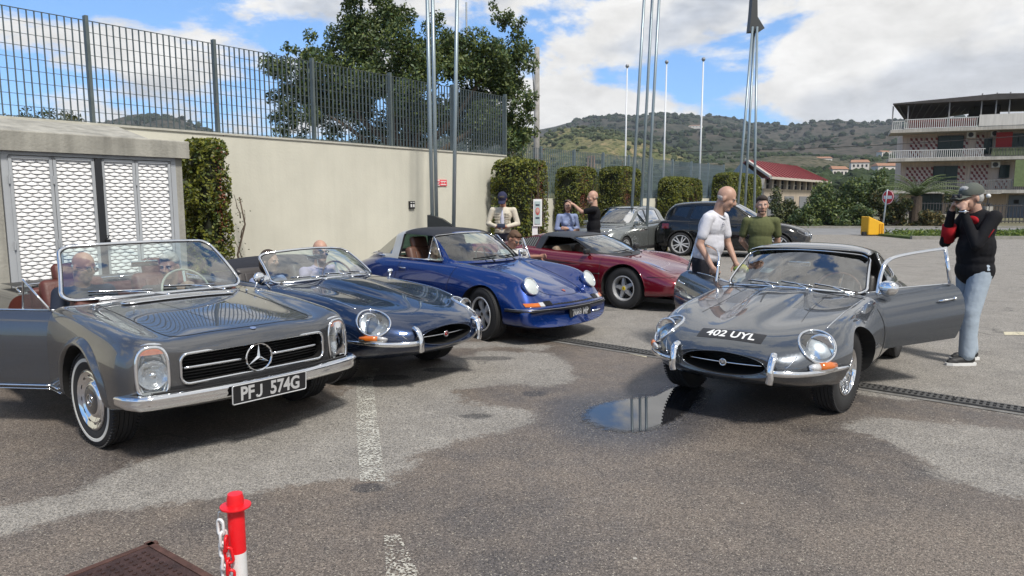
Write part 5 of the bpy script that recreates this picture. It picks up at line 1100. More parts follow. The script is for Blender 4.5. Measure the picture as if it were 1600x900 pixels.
def rimwheel(kind, r=.325, w=.18, rin=.19, pm=None):
    root = empty('wheel'); tyre(root, r, w, rin, kind == 'pagoda'); h = w / 2
    ALU = mat('cast_alloy', (.62, .63, .64), .36, .45); DK = mat('rim_black', (.015, .015, .016), .35)
    rm = empty('rim'); rm.parent = root
    def lm(nm, prof, m, n=56, closed=False, ang=35, par=None): mb = MB(); mb.lathe(prof, WM, n, closed=closed, caps=False); return autosmooth(mb.build(nm, m, par or root), ang)
    bpy.data.objects.remove(rm)
    if kind == 'pagoda':
        rim = lm('rim', [(rin + .004, h * .70), (rin + .006, h * .93), (rin - .006, h * .95), (rin - .014, h * .80), (rin - .03, h * .62), (.10, h * .45), (0, h * .45)], pm)
        lm('trim_ring', [(rin - .002, h * .96), (rin - .010, h * 1.0), (rin - .030, h * .86), (rin - .045, h * .82), (rin - .052, h * .86), (.125, h * .70)], CHROME, par=rim)
        cap = lm('hub_cap', [(.126, h * .70), (.118, h * .84), (.106, h * .90), (.098, h * .90)], CHROME)
        lm('cap_centre', [(.099, h * .90), (.09, h * .945), (.05, h * .985), (0, h * .99)], pm, par=cap)
        mb = MB(); mb.lathe([(.043, 0), (.043, .004), (.038, .004), (.038, 0)], WM @ Matrix.Translation((0, 0, h * .985)), 32, closed=True)
        for k in range(3):
            a = k * 2 * PI / 3; d = Vector((math.sin(a), 0, math.cos(a))); q = Vector((math.cos(a), 0, -math.sin(a))); b = Vector((0, h * .99, 0))
            mb.add([tuple(b + d * .040), tuple(b + q * .007), tuple(b - q * .007), tuple(b + Vector((0, .004, 0)))], [(0, 1, 3), (0, 3, 2), (1, 2, 3)])
        mb.build('star_emblem', CHROME, cap)
        mb = MB()
        for k in range(12):
            a = 2 * PI * k / 12; mb.box((0, 0, 0), (.03, .004, .010), M=Matrix.Rotation(a, 4, 'Y') @ Matrix.Translation((0, h * .83, rin - .038)))
        mb.build('vent_slot', DK, rim)
    elif kind == 'wire':
        rim = lm('rim', [(rin + .002, -h * .9), (rin + .002, h * .92), (rin - .008, h * .95), (rin - .014, h * .85), (rin - .02, h * .60), (rin - .028, .0), (rin - .02, -h * .8)], CHROME)
        mb = MB()
        for lay, (yh, yr_, n, tw, rh) in enumerate(((.055, .045, 24, .34, .045), (.060, -.01, 24, -.34, .045), (.0, -.03, 20, .25, .055))):
            for k in range(n):
                a = 2 * PI * k / n + lay * .05; a2 = a + tw * (1 if k % 2 else -1); mb.tube([(math.cos(a) * rh, yh, math.sin(a) * rh), (math.cos(a2) * (rin - .02), yr_, math.sin(a2) * (rin - .02))], .0030, 5)
        tag(mb.build('spoke', CHROME, rim, True), kind='stuff')
        lm('hub', [(.05, -.02), (.052, .03), (.044, .062), (.040, .075), (0, .082)], CHROME); mb = MB()
        for k in range(2): mb.bar((math.cos(k * PI) * .02, .08, math.sin(k * PI) * .02), (math.cos(k * PI + .3) * .085, .085, math.sin(k * PI + .3) * .085), .02, .028)
        mb.build('spinner', CHROME, root)
        lm('brake_disc', [(.13, -.04), (.13, -.03), (.03, -.03)], STEEL)
    elif kind == 'fuchs':
        rim = lm('rim', [(rin + .004, h * .75), (rin + .006, h * .94), (rin - .008, h * .96), (rin - .014, h * .80), (rin - .026, h * .30), (rin - .03, -h * .5), (.05, -h * .5)], DK)
        lm('rim_lip', [(rin + .007, h * .93), (rin + .002, h * .99), (rin - .012, h * .965), (rin - .017, h * .82)], ALU, par=rim)
        for k in range(5):
            a = 2 * PI * k / 5; mb = MB(); sec = [(.045, .026, h * .50), (.075, .026, h * .62), (.11, .034, h * .66), (.14, .046, h * .60), (rin - .020, .058, h * .45)]; V = []
            for r_, hw, y in sec: V += [(-hw, y - .03, r_), (-hw * .86, y, r_), (0, y + .005, r_), (hw * .86, y, r_), (hw, y - .03, r_)]
            F = [(i * 5 + j, i * 5 + j + 1, i * 5 + 6 + j, i * 5 + 5 + j) for i in range(4) for j in range(4)]; mb.add(xf(V, Matrix.Rotation(a, 4, 'Y')), F); autosmooth(mb.build('spoke', ALU, rim), 50)
        lm('hub_cap', [(.062, h * .40), (.058, h * .60), (.030, h * .66), (.028, h * .74), (0, h * .76)], ALU); lm('emblem', [(.022, h * .75), (.02, h * .79), (0, h * .79)], DK)
    elif kind == 'star5':
        rim = lm('rim', [(rin + .004, h * .75), (rin + .006, h * .92), (rin - .008, h * .94), (rin - .014, h * .78), (rin - .03, h * .30), (rin - .03, -h * .5), (.05, -h * .5)], mat('dull_alloy', (.52, .53, .54), .38, .5))
        for k in range(5):
            a = 2 * PI * k / 5; mb = MB(); sec = [(.03, .044, h * .60), (.07, .040, h * .66), (.11, .030, h * .58), (rin - .028, .027, h * .42)]; V = []
            for r_, hw, y in sec: V += [(-hw, y - .035, r_), (-hw * .8, y, r_), (hw * .8, y, r_), (hw, y - .035, r_)]
            F = [(i * 4 + j, i * 4 + j + 1, i * 4 + 5 + j, i * 4 + 4 + j) for i in range(3) for j in range(3)]; mb.add(xf(V, Matrix.Rotation(a, 4, 'Y')), F); autosmooth(mb.build('spoke', MATS['dull_alloy'], rim), 50)
            mb = MB(); mb.lathe([(.009, 0), (.009, .008), (0, .010)], Matrix.Rotation(a + .62, 4, 'Y') @ Matrix.Translation((0, 0, .068)) @ WM @ Matrix.Translation((0, 0, h * .60)), 8); mb.build('wheel_nut', DK, rim)
        lm('disc_well', [(rin - .03, .0), (.03, .01)], DK); lm('hub_cap', [(.05, h * .5), (.047, h * .70), (.030, h * .72)], MATS['dull_alloy']); lm('emblem', [(.031, h * .72), (.028, h * .75), (0, h * .755)], mat('yellow_badge', (.75, .55, .03), .4))
        mb = MB(); mb.box((0, h * .757, .004), (.008, .004, .026)); mb.box((.006, h * .757, .010), (.012, .004, .006)); mb.box((-.004, h * .757, -.008), (.004, .004, .016)); mb.build('horse_mark', DK, root)
    else:                                     # modern multi spoke
        rim = lm('rim', [(rin + .004, h * .75), (rin + .006, h * .94), (rin - .006, h * .95), (rin - .012, h * .80), (rin - .025, h * .2), (rin - .03, -h * .5), (.05, -h * .5)], ALU)
        for k in range(10):
            a = 2 * PI * k / 10 + (.10 if k % 2 else -.10); mb = MB(); mb.bar((math.sin(a) * .03, h * .72, math.cos(a) * .03), (math.sin(a) * (rin - .015), h * .70, math.cos(a) * (rin - .015)), .022, .03); mb.build('spoke', ALU, rim)
        lm('disc_well', [(rin - .02, .0), (.03, .01)], DK); lm('hub_cap', [(.045, h * .5), (.04, h * .76), (0, h * .80)], ALU)
    return root
# ---------------------------------------------------------------- seats, wheel, lamps, plates
def rbox(name, c, size, m, parent, r=.03, rot=(0, 0, 0)):
    mb = MB(); mb.box((0, 0, 0), size); o = mb.build(name, m, parent, True); o.location = c; o.rotation_euler = rot; b = o.modifiers.new('b', 'BEVEL'); b.width = r; b.segments = 3; return o
def seat(car, x, y, z, m, w=.46, hh=.55, head=False, lean=.32):
    s_ = empty('seat', (x, y, z)); s_.parent = car.root; rbox('cushion', (.0, 0, .06), (.50, w, .14), m, s_, .05, (0, -.12, 0)); rbox('backrest', (-.30, 0, .12 + hh / 2), (.13, w, hh), m, s_, .05, (0, -lean, 0))
    for k in (-1, 0, 1): rbox('pleat', (-.30 + .062 * 1.05, k * w * .22, .13 + hh / 2), (.03, w * .19, hh * .72), m, s_, .012, (0, -lean, 0))
    if head: rbox('headrest', (-.30 - math.sin(lean) * (hh * .62), 0, .12 + hh * 1.08), (.10, w * .55, .17), m, s_, .04, (0, -lean, 0))
    return s_
def steering(car, x, y, z, r=.19, m=BLACK, sp=CHROME, tilt=.42):
    s_ = empty('steering_wheel', (x, y, z)); s_.parent = car.root; M = Matrix.Rotation(-PI / 2 - tilt + PI, 4, 'Y'); mb = MB(); mb.tube([tuple(M @ Vector((math.cos(a) * r, math.sin(a) * r, 0))) for a in np.linspace(0, 2 * PI, 33)[:-1]], .011, 8, True); mb.build('grip', m, s_, True)
    mb = MB()
    for a in (.1, PI - .1, -PI / 2): mb.bar(M @ Vector((0, 0, 0)), M @ Vector((math.cos(a) * r, math.sin(a) * r, 0)), .022, .005)
    mb.build('spoke', sp, s_); mb = MB(); mb.tube([(0, 0, 0), (.35, 0, -.16)], .022, 8); mb.sphere((0, 0, 0), .035, 10, 8); mb.build('column', BLACK, s_, True)
def plate(car, M, w, h, s, size, bg, fg, border=None, sx=.8, bold=.003, parent=None):
    """M: local frame, x to the reader's right, y up, z towards the reader"""
    p = empty('number_plate'); p.parent = parent or car.root; p.matrix_local = M
    mb = MB(); mb.prism(rrect(w, h, .012, 4), .006, Matrix.Translation((0, 0, -.003))); mb.build('plate_face', bg, p)
    if border: mb = MB(); mb.tube([(x, y, .003) for x, y in rrect(w - .008, h - .008, .012, 4)], .0045, 6, True); mb.build('border', border, p, True)
    if s: text('characters', s, size, fg, p, Matrix.Translation((0, -.004, .004)), .0012, sx=sx, bold=bold); return p
def bezel_lamp(car, c, d, rx, rz_, depth, names=('headlight',), up=(0, 0, 1), lens=GLASSC, bez=.012, seg=36, sup=2.0, bowl=True, reflector=CHROME, dome=.03, bm=None):
    """round or oval lamp: bezel, reflector bowl and domed lens about centre c facing d"""
    z = Vector(d).normalized(); x = Vector(up).cross(z).normalized(); y = z.cross(x); M = basis(x, y, z, c); L_ = empty(names[0]); L_.parent = car.root; L_.matrix_local = M
    P = []
    for i in range(seg):
        a = 2 * PI * i / seg; cx, sx_ = math.cos(a), math.sin(a); e = 2 / sup; P.append((rx * abs(cx) ** e * (1 if cx > 0 else -1), rz_ * abs(sx_) ** e * (1 if sx_ > 0 else -1)))
    mb = MB(); mb.tube([(a, b, 0) for a, b in P], (bez, bez * .8), 8, True, flat=(0, 0, 1)); mb.build('bezel', bm or CHROME, L_, True)
    def disc(f, zf): return [[(a * f(t), b * f(t), zf(t)) for a, b in P] for t in np.linspace(0, 1, 8)]
    mb = MB(); G = disc(lambda t: t * .97, lambda t: dome * (1 - t * t)); mb.grid([r_ + [r_[0]] for r_ in G]); mb.build('lens', lens, L_, True)
    if bowl: mb = MB(); G = disc(lambda t: t * .96, lambda t: -depth * (1 - t * t)); mb.grid([r_ + [r_[0]] for r_ in G]); mb.build('reflector', reflector, L_, True)
    return L_
P_GREY = paint('dark_grey_metallic', (.098, .101, .108), .7, .2); P_GREY2 = paint('gunmetal_metallic', (.084, .094, .108), .7, .2)
P_NAVY = paint('dark_blue_paint', (.009, .022, .062), .5, .2); P_BLUE = paint('royal_blue_paint', (.004, .026, .155), .38, .2); P_RED = paint('burgundy_paint', (.155, .006, .017), .35, .2)
P_BLK = paint('black_paint', (.005, .0055, .006), .0, .2, .6); P_SLV = paint('grey_silver_paint', (.20, .215, .21), .6, .2)
TAN = mat('red_brown_leather', (.085, .020, .013), .5, var=.2, vscale=8, bump=.2, bscale=60); BLKL = mat('black_leather', (.014, .013, .013), .45, var=.2, vscale=8, bump=.2, bscale=60); BRNL = mat('brown_leather', (.10, .045, .028), .5, var=.2, vscale=8)
NPB = mat('plate_black', (.012, .012, .014), .35); NPW = mat('plate_white', (.74, .74, .72), .4); NPS = mat('plate_silver', (.66, .67, .68), .3, .5); AMB = mat('amber_lens', (.55, .13, .008), .12, spec=.8, coat=.6); REDL = mat('red_lens', (.35, .01, .01), .15, spec=.8)
REFL = mat('lamp_reflector', (.42, .45, .49), .22, 1); LGLS = mat('ribbed_lamp_glass', (.52, .55, .57), .16, .55, coat=1, bump=.6, bscale=55, bdist=.006)
def door_slab(car, x0, x1, zb, zt, sg, hx, hy, ang, m, inner, thick=.07, nx=22, nz=14, name='door', tilt=0, taper=0):
    d = empty(name, (hx, hy * sg, 0), 0); d.parent = car.root; d.rotation_euler = (0, tilt, -ang * sg); X = np.linspace(x0, x1, nx); O = np.zeros((nx, nz, 3))
    for i, x in enumerate(X):
        for j, t in enumerate(np.linspace(0, 1, nz)): z = zb(x) + (zt(x) - zb(x)) * t; xx_ = x0 + (x - x0) * (1 - taper * (1 - t) ** 2); h = car.side(xx_, z, sg); O[i, j] = (h.x, h.y, h.z)
    O[:, -1, 1] -= sg * .004; I = O.copy(); I[:, :, 1] -= sg * thick; off = np.array([hx, hy * sg, 0]); O -= off; I -= off
    def orient(G): return G if sg > 0 else G[::-1]
    mb = MB(); mb.grid(orient(O)); sk = mb.build('outer_panel', m, d, True)
    mb = MB(); ring = lambda G: [G[i, 0] for i in range(nx)] + [G[-1, j] for j in range(1, nz)] + [G[i, -1] for i in range(nx - 2, -1, -1)] + [G[0, j] for j in range(nz - 2, 0, -1)]
    a, b = np.array(ring(O)), np.array(ring(I)); mb.grid([[p, q_] for p, q_ in zip(list(a) + [a[0]], list(b) + [b[0]])]); mb.build('door_edge', m, d)
    mb = MB(); mb.grid(orient(I)[:, ::-1]); ip = mb.build('inner_panel', inner, d, True); return d, O, I
def etype(name, loc, rz, label, P, coupe, PL=None):
    car = Car(name, loc, rz, label, P)
    st = [
     (.905, .10, [(0, .562), (.12, .560), (.24, .552), (.34, .530), (.395, .500), (.42, .460), (.38, .415), (.30, .385), (.16, .372), (0, .370)]),
     (.850, .13, [(0, .606), (.14, .604), (.29, .594), (.42, .568), (.50, .525), (.54, .468), (.50, .400), (.40, .355), (.22, .335), (0, .330)]),
     (.720, .17, [(0, .662), (.15, .658), (.34, .648), (.52, .632), (.63, .580), (.675, .490), (.64, .390), (.53, .320), (.3, .290), (0, .285)]),
     (.520, .14, [(0, .710), (.13, .706), (.25, .700), (.56, .696), (.685, .640), (.750, .520), (.73, .380), (.62, .285), (.36, .245), (0, .24)]),
     (.250, .08, [(0, .768), (.125, .757), (.225, .731), (.575, .752), (.705, .700), (.795, .550), (.785, .380), (.69, .260), (.4, .215), (0, .21)]),
     (-.05, .04, [(0, .815), (.14, .806), (.235, .768), (.58, .786), (.715, .732), (.815, .570), (.805, .380), (.71, .250), (.4, .205), (0, .2)]),
     (-.35, .02, [(0, .852), (.155, .844), (.25, .803), (.585, .806), (.722, .755), (.822, .585), (.81, .385), (.715, .245), (.4, .20), (0, .2)]),
     (-.65, .02, [(0, .874), (.165, .867), (.26, .836), (.585, .822), (.728, .772), (.826, .595), (.81, .385), (.715, .245), (.4, .20), (0, .2)]),
     (-.95, .00, [(0, .868), (.19, .864), (.39, .856), (.59, .838), (.735, .786), (.828, .60), (.81, .39), (.715, .245), (.4, .20), (0, .2)]),
     (-1.4, .00, [(0, .868), (.19, .864), (.39, .858), (.60, .842), (.742, .792), (.830, .61), (.815, .39), (.72, .245), (.4, .20), (0, .2)]),
     (-1.9, .00, [(0, .875), (.19, .872), (.39, .866), (.60, .852), (.745, .802), (.832, .62), (.815, .40), (.72, .25), (.4, .20), (0, .2)]),
     (-2.4, .00, [(0, .858), (.19, .856), (.38, .852), (.58, .842), (.730, .792), (.822, .63), (.80, .41), (.70, .27), (.4, .22), (0, .22)]),
     (-2.8, .00, [(0, .800), (.18, .798), (.36, .794), (.54, .782), (.690, .730), (.780, .60), (.75, .44), (.62, .32), (.4, .27), (0, .27)]),
     (-3.2, .02, [(0, .700), (.16, .698), (.32, .694), (.48, .680), (.600, .640), (.680, .55), (.65, .46), (.54, .40), (.35, .36), (0, .36)]),
     (-3.42, .03, [(0, .60), (.12, .598), (.26, .594), (.38, .585), (.46, .565), (.50, .53), (.48, .49), (.40, .46), (.25, .44), (0, .44)]),
    ]
    car.body(body_grid(st, nose=((.90, .004),), kx=10, kr=8)); car.arches([(0, .33, .360), (-2.44, .33, .355)], .40)
    # mouth
    M_ = [(.318 * math.cos(a), .466 + .090 * math.sin(a) * (1 if math.sin(a) > 0 else .92)) for a in np.linspace(0, 2 * PI, 41)[:-1]]
    extrude3(car.cut, [(0, y, z) for y, z in M_], (1, 0, 0), .50, 1.2)
    # lamp scoops
    lamps = []
    for sg in (-1, 1):
        d = Vector((.86, .37 * sg, .35)).normalized(); c = Vector((.585, .590 * sg, .625)); hx = Vector((0, 0, 1)).cross(d).normalized(); hy = d.cross(hx)
        E_ = [c + hx * (math.cos(a) * .132) + hy * (math.sin(a) * (.128 if math.sin(a) > 0 else .140)) for a in np.linspace(0, 2 * PI, 37)[:-1]]; rim = []
        for p in E_:
            h, n = car.hit(p + d * .6, -d); rim.append(h if h else p)
        extrude3(car.cut, [tuple(p) for p in E_], d, -.07, .35); lamps.append((c, d, hx, hy, rim, sg))
    # cockpit
    cpx = curve([(-.84, -.56), (-.84, .56), (-1.05, .66), (-1.85, .64), (-1.98, .45), (-1.98, -.45), (-1.85, -.64), (-1.05, -.66)], 2, True)
    extrude3(car.cut, [(x, y, 0) for x, y in cpx], (0, 0, 1), .34, 1.3)
    DX0, DX1 = -.84, -1.74
    if coupe:
        for sg in (-1, 1): extrude3(car.cut, [(DX0, .5 * sg, 0), (DX1, .5 * sg, 0), (DX1, 1.1 * sg, 0), (DX0, 1.1 * sg, 0)], (0, 0, 1), .37, 1.25)
    inter = BLKL if coupe else mat('grey_leather', (.05, .045, .045), .5)
    hood = lambda c, n: c[0] > -.70 and c[2] > .60 - max(0, c[0] - .5) * .4 and n[2] > .1
    ob = car.finish([('bonnet', lambda c, n: c[0] > -.72 and (c[2] > .36)), ('door', lambda c, n: (not coupe) and DX1 < c[0] < DX0 and abs(c[1]) > .6 and .33 < c[2] < .82)],
                    interior=lambda c: -2.0 < c[0] < -.8 and c[2] > .33, interior_mat=inter)
    # mouth interior, bar and medallion
    mth_ = empty('grille'); mth_.parent = car.root; mb = MB(); mb.tube([car.front(y, z, .001) for y, z in M_], (.006, .004), 6, True); mb.build('lip', P, mth_, True)
    mb = MB(); mb.tube([(.875 - .10 * (y / .5) ** 2, y, .470) for y in np.linspace(-.305, .305, 15)], .006, 8); mb.build('bar', CHROME, mth_, True)
    MM = basis((0, 1, 0), (0, 0, 1), (1, 0, 0), (.880, 0, .470)); mb = MB(); mb.lathe([(.027, -.004), (.030, .003), (.025, .008), (.022, .006)], MM, 28); mb.build('medallion', CHROME, mth_, True)
    mb = MB(); mb.lathe([(.022, .005), (.012, .009), (0, .010)], MM, 20); md_ = mb.build('medallion_face', REDL if not coupe else mat('medallion_grey', (.25, .25, .25), .4, .6), mth_, True)
    mb = MB(); [mb.box(MM @ Vector(q), (.004, s1, s2)) for q, s1, s2 in (((0, .002, .010), .012, .014), ((0, .011, .010), .016, .005), ((-.008, .012, .010), .005, .008), ((.008, .012, .010), .005, .008))]; mb.build('cat_mark', CHROME, mth_)
    mb = MB(); mb.box((.52, 0, .46), (.02, .66, .18)); [mb.bar((.54, -.33, z), (.54, .33, z), .012, .006) for z in np.linspace(.39, .53, 9)]; mb.build('radiator', mat('radiator_dark', (.02, .02, .02), .6), mth_)
    for c, d, hx, hy, rim, sg in lamps:
        L_ = empty('headlight'); L_.parent = car.root; k = len(rim)
        mb = MB(); mb.tube([tuple(p + d * .003) for p in rim], (.015, .010), 8, True, flat=tuple(d)); mb.build('bezel', CHROME, L_, True)
        cen, _ = car.hit(c + d * .6, -d); cen = cen or c; m = 6; V = []; 
        for q in range(1, m + 1):
            for i in range(k):
                p = c + (rim[i] - c) * (q / m); e = cen.lerp(rim[i], q / m); h, n = car.hit(e + d * .4, -d); V.append(tuple((h if h and q < m else e) - d * .003))
        V.append(tuple(cen)); F = [(k * m, j, (j + 1) % k) for j in range(k)] + [(a * k + j, (a + 1) * k + j, (a + 1) * k + (j + 1) % k, a * k + (j + 1) % k) for a in range(m - 1) for j in range(k)]
        mobj('cover_glass', V, F, GLASSC, L_, True)
        lc = c + Vector((-.085, .010 * sg, -.03)); ld = Vector((.97, .12 * sg, .10)).normalized(); MM = basis(Vector((0, 0, 1)).cross(ld), ld.cross(Vector((0, 0, 1)).cross(ld)), ld, lc + ld * .055)
        mb = MB(); mb.lathe([(.0, -.045), (.03, -.040), (.06, -.024), (.088, -.002)], MM, 30, caps=False); lm_ = mb.build('lamp', REFL, L_, True); mb = MB(); mb.lathe([(.088, -.004), (.096, .002), (.101, -.02)], MM, 30); mb.build('lamp_ring', CHROME, lm_, True); mb = MB(); mb.lathe([(.0, -.012), (.018, -.014), (.020, -.03)], MM, 16); mb.build('bulb_cap', CHROME, lm_, True)
        # painted scoop wall
        mb = MB(); G = [[tuple(rim[i]), tuple(c + (rim[i] - c) * .75 - d * .08), tuple(c + (rim[i] - c) * .45 - d * .10)] for i in range(k)]; mb.grid(G + [G[0]]); mb.build('scoop', mat('scoop_silver', (.32, .35, .39), .3, .7), L_, True)
    # chrome spear from lamp back along the fender and from the lamp down to the bumper
    for sg in (-1, 1):
        pts = car.line_top([(.36, .60 * sg), (.15, .618 * sg), (-.35, .635 * sg), (-.70, .645 * sg)], .001); car.tube('fender_spear', pts, .0035, CHROME)
        pts = [car.front(y, z, .001) for y, z in resample([(.50 * sg, .555), (.47 * sg, .50), (.445 * sg, .475)], .02)]; car.tube('nose_bead', pts, .003, CHROME)
        # indicator lamp under the headlight
        I_ = empty('indicator'); I_.parent = car.root; P0 = [(.575, .487), (.60, .487), (.625, .487), (.65, .487), (.68, .487), (.705, .487)]; rr_ = [(.006, .012), (.018, .026), (.024, .032), (.028, .034), (.028, .032), (.016, .022)]
        Q = [car.front(y * sg, z, .012) for y, z in P0]; mb = MB(); mb.tube(Q[:3] , .02, 10, rad=rr_[:3]); mb.build('clear_lens', mat('clear_plastic', (.62, .62, .62), .12, .3, coat=1), I_, True); mb = MB(); mb.tube(Q[2:], .02, 10, rad=rr_[2:]); mb.build('amber_lens', AMB, I_, True); mb = MB(); mb.tube([q + Vector((-.006, 0, -.012)) for q in Q], .02, 10, rad=[(a, b * 1.1) for a, b in rr_]); mb.build('chrome_base', CHROME, I_, True)
        # half bumper
        pts = []
        for t_ in np.linspace(0, 1, 20):
            y = .352 + .41 * t_; z = .447 + .012 * t_ - .010 * math.sin(t_ * PI); h = car.front(y * sg, z, .0) if y < .70 else None
            if y >= .66: xx_ = .600 - (y - .66) * 1.9; h = Vector((xx_, min(y, .755) * sg, z))
            pts.append(h + Vector((.030, .022 * sg * t_, 0)))
        B_ = empty('bumper'); B_.parent = car.root; mb = MB(); mb.tube(pts, (.014, .032), 10, flat=(1, .3 * sg, 0), rad=[(.012 * (1 - .5 * t_ ** 4), .023 * (1 - .5 * t_ ** 3)) for t_ in np.linspace(0, 1, 20)]); mb.build('blade', CHROME, B_, True)
        oy = .362 * sg; op = [car.front(oy, .56, .012), car.front(oy, .53, .045), car.front(oy, .47, .062) + Vector((.0, 0, 0)), car.front(oy, .42, .060), Vector((car.front(oy, .42, .055).x, oy, .372))]
        mb = MB(); mb.tube(curve([tuple(p) for p in op], 2), (.027, .019), 12, rad=None, flat=(0, 1, 0)); mb.V[-1] = mb.V[-1]; mb.build('over_rider', CHROME, B_, True)
    # panel gaps: bonnet edge, doors, bonnet crease lines
    for sg in (-1, 1):
        car.seam([car.side(-.705, z, sg, .0006) for z in np.linspace(.28, .74, 16)])
        car.seam([car.side(x, .335, sg, .0006) for x in np.linspace(-.40, -.705, 10)])
        if not coupe: car.seam([car.side(x, z, sg, .0006) for x, z in resample([(-.86, .80), (-.84, .37), (-1.70, .37), (-1.74, .82)], .03)])
        car.seam(car.line_top([(.30, .40 * sg), (0, .375 * sg), (-.70, .36 * sg)], .0004), w=.0018)
    car.seam(car.line_top([(-.705, -.66), (-.72, -.3), (-.725, 0), (-.72, .3), (-.705, .66)], .0005))
    for sg in (-1, 1):
        for i in range(14):
            x = -.10 - i * .036; mb = MB(); P0 = [car.top(x, y * sg, .0) for y in np.linspace(.22, .35, 6)]
            mb.grid([[tuple(p), tuple(p + Vector((-.012, 0, .0045))), tuple(p + Vector((-.026, 0, .001)))] for p in (P0 if sg < 0 else P0[::-1])]); mb.build('louvre', P, ob['bonnet'], True)
    pr = rimwheel('wire', .330, .178, .195); car.wheels(pr, [(0, .615, .33), (0, -.615, .33), (-2.44, .63, .33), (-2.44, -.63, .33)], steer=(R(-7) if coupe else 0))
    # screen
    sc_ = Screen((-.72, .635, .872, .20, .040), (-1.16 if not coupe else -1.26, .545 if not coupe else .560, 1.150 if not coupe else 1.185, .16, .045), .02)
    sr = sc_.make(car, .014 if not coupe else .012, CHROME, GLASS, .16)
    wy = ((-.62, -.12), (-.10, .34), (.36, .80)) if coupe else ((-.75, -.2), (-.2, .3), (.3, .75))
    for a, b in wy: sc_.wiper(car, a, b, .10, .04, CHROME, tuple(sc_.W((a + b) / 2 + .22, -.05) + np.array([.03, 0, .01])))
    # cabin
    rbox('dashboard', (-.93, 0, .80), (.16, 1.16, .12), BLKL, car.root, .03); steering(car, -1.16, .34 if coupe else .34, .80, .20, mat('wood_rim', (.16, .06, .03), .3, coat=.8), CHROME)
    for sg in (-1, 1): seat(car, -1.42, .34 * sg, .38, inter, .46, .44)
    mb = MB(); mb.tube([(-1.02, 0, .86 + .02), (-1.06, 0, 1.05)], .004, 6); mir = mb.build('mirror_stay', CHROME, car.root); rbox('mirror', (-1.10, 0, 1.06), (.02, .20, .05), CHROME, car.root, .01)
    if coupe:
        gst = [(-.80, .86, .60, .645, .850), (-.96, .990, .60, .652, .850), (-1.13, 1.140, .600, .662, .845), (-1.28, 1.212, .580, .668, .845), (-1.45, 1.235, .560, .675, .845), (-1.70, 1.238, .540, .680, .85), (-1.95, 1.212, .525, .685, .855), (-2.20, 1.185, .505, .680, .855), (-2.5, 1.110, .465, .655, .835), (-2.8, .990, .41, .60, .79), (-3.08, .850, .33, .50, .72), (-3.25, .745, .27, .40, .66)]
        cut = [([(-.95, y, z) for y, z in curve([(-.50, .99), (-.57, .90), (-.60, .87), (0, .84), (.60, .87), (.57, .90), (.50, 1.135), (0, 1.172), (-.50, 1.135)], 2, True)], (1, 0, .0), -.30, .6)]
        cut = [([tuple(sc_.W(u, v)) for u, v in sc_.path(.16)], (.75, 0, .55), -.16, .16)]
        win_ = curve([(-1.02, .865), (-1.02, .90), (-1.22, 1.105), (-1.35, 1.150), (-1.72, 1.158), (-1.76, .865)], 1, True); cut.append(([(x, 0, z - .0) for x, z in [(-.86, .72), (-.86, .90), (-1.19, 1.118), (-1.32, 1.155), (-1.70, 1.160), (-1.74, .72)]], (0, 1, 0), .3, 1.0)); cut.append(([(x, 0, z) for x, z in [(-.86, .72), (-.86, .90), (-1.19, 1.118), (-1.32, 1.155), (-1.70, 1.160), (-1.74, .72)]], (0, 1, 0), -1.0, -.3))
        for a, b in ((.3, 1), (-1, -.3)): cut.append(([(x, 0, z) for x, z in curve([(-1.80, .885), (-1.78, 1.140), (-2.02, 1.130), (-2.30, 1.04), (-2.42, .905)], 2, True)], (0, 1, 0), a, b))
        o_, gs = greenhouse(car, gst, cut, [], .022, frontbow=.16, rearbow=-.05, glasses=[('quarter_window', GLASSD, lambda c: -2.45 < c[0] < -1.78 and c[2] > .87 and abs(c[1]) > .4)])
        for sg in (-1, 1):
            pts = [gs.side(x, z, sg, .002) for x, z in resample(curve([(-1.80, .885), (-1.78, 1.140), (-2.02, 1.130), (-2.30, 1.04), (-2.42, .905)], 2, True), .04)]; car.tube('window_trim', pts, .006, CHROME, closed=True)
            pts = [gs.side(x, z, sg, .004) for x, z in resample(curve([(-1.36, 1.168), (-1.5, 1.178), (-1.74, 1.176), (-2.05, 1.150)], 2), .04)]; car.tube('gutter', pts, .006, CHROME)
        for sg in (-1, 1):
            belt = lambda x: .815; d, O, I = door_slab(car, DX0 - .004, DX1 + .004, lambda x: .375, lambda x: .842 - .012 * abs(x + 1.3), sg, DX0, .80, R(40 if sg > 0 else 45), P, mat('door_card', (.025, .025, .028), .6), tilt=R(5 if sg > 0 else 3), taper=.13)
            # window frame: chrome hoop
            yf = .80 - .085; fr = [(-.07, -.06 * 1, .845), (-.15, -.11, 1.02), (-.24, -.15, 1.115), (-.42, -.175, 1.145), (-.90, -.18, 1.155), (-.855, -.075, .845)]
            mb = MB(); mb.tube(curve([(a, (b - .04) * sg, c) for a, b, c in fr[:-1]], 2), (.014, .018), 8); mb.tube([(fr[-2][0], (fr[-2][1] - .04) * sg, fr[-2][2] + .012), (fr[-1][0], (fr[-1][1] - .04) * sg, fr[-1][2])], (.015, .018), 8); mb.build('window_frame', CHROME, d, True)
            h = empty('handle'); h.parent = d; y0 = O[-4, 10][1]; x0 = O[-4, 10][0]; zz_ = .735; mb = MB(); mb.tube([(x0 - .02, y0 + .018 * sg, zz_), (x0 + .06, y0 + .036 * sg, zz_ + .002), (x0 + .15, y0 + .022 * sg, zz_ - .004)], .009, 8); mb.sphere((x0 - .02, y0 + .02 * sg, zz_), .016, 10, 6); mb.build('grip', CHROME, h, True)
            mb = MB(); mb.tube([(O[i, -1][0], O[i, -1][1] - .012 * sg, O[i, -1][2] + .004) for i in range(0, 22, 2)], .005, 6); mb.build('waist_trim', CHROME, d, True)
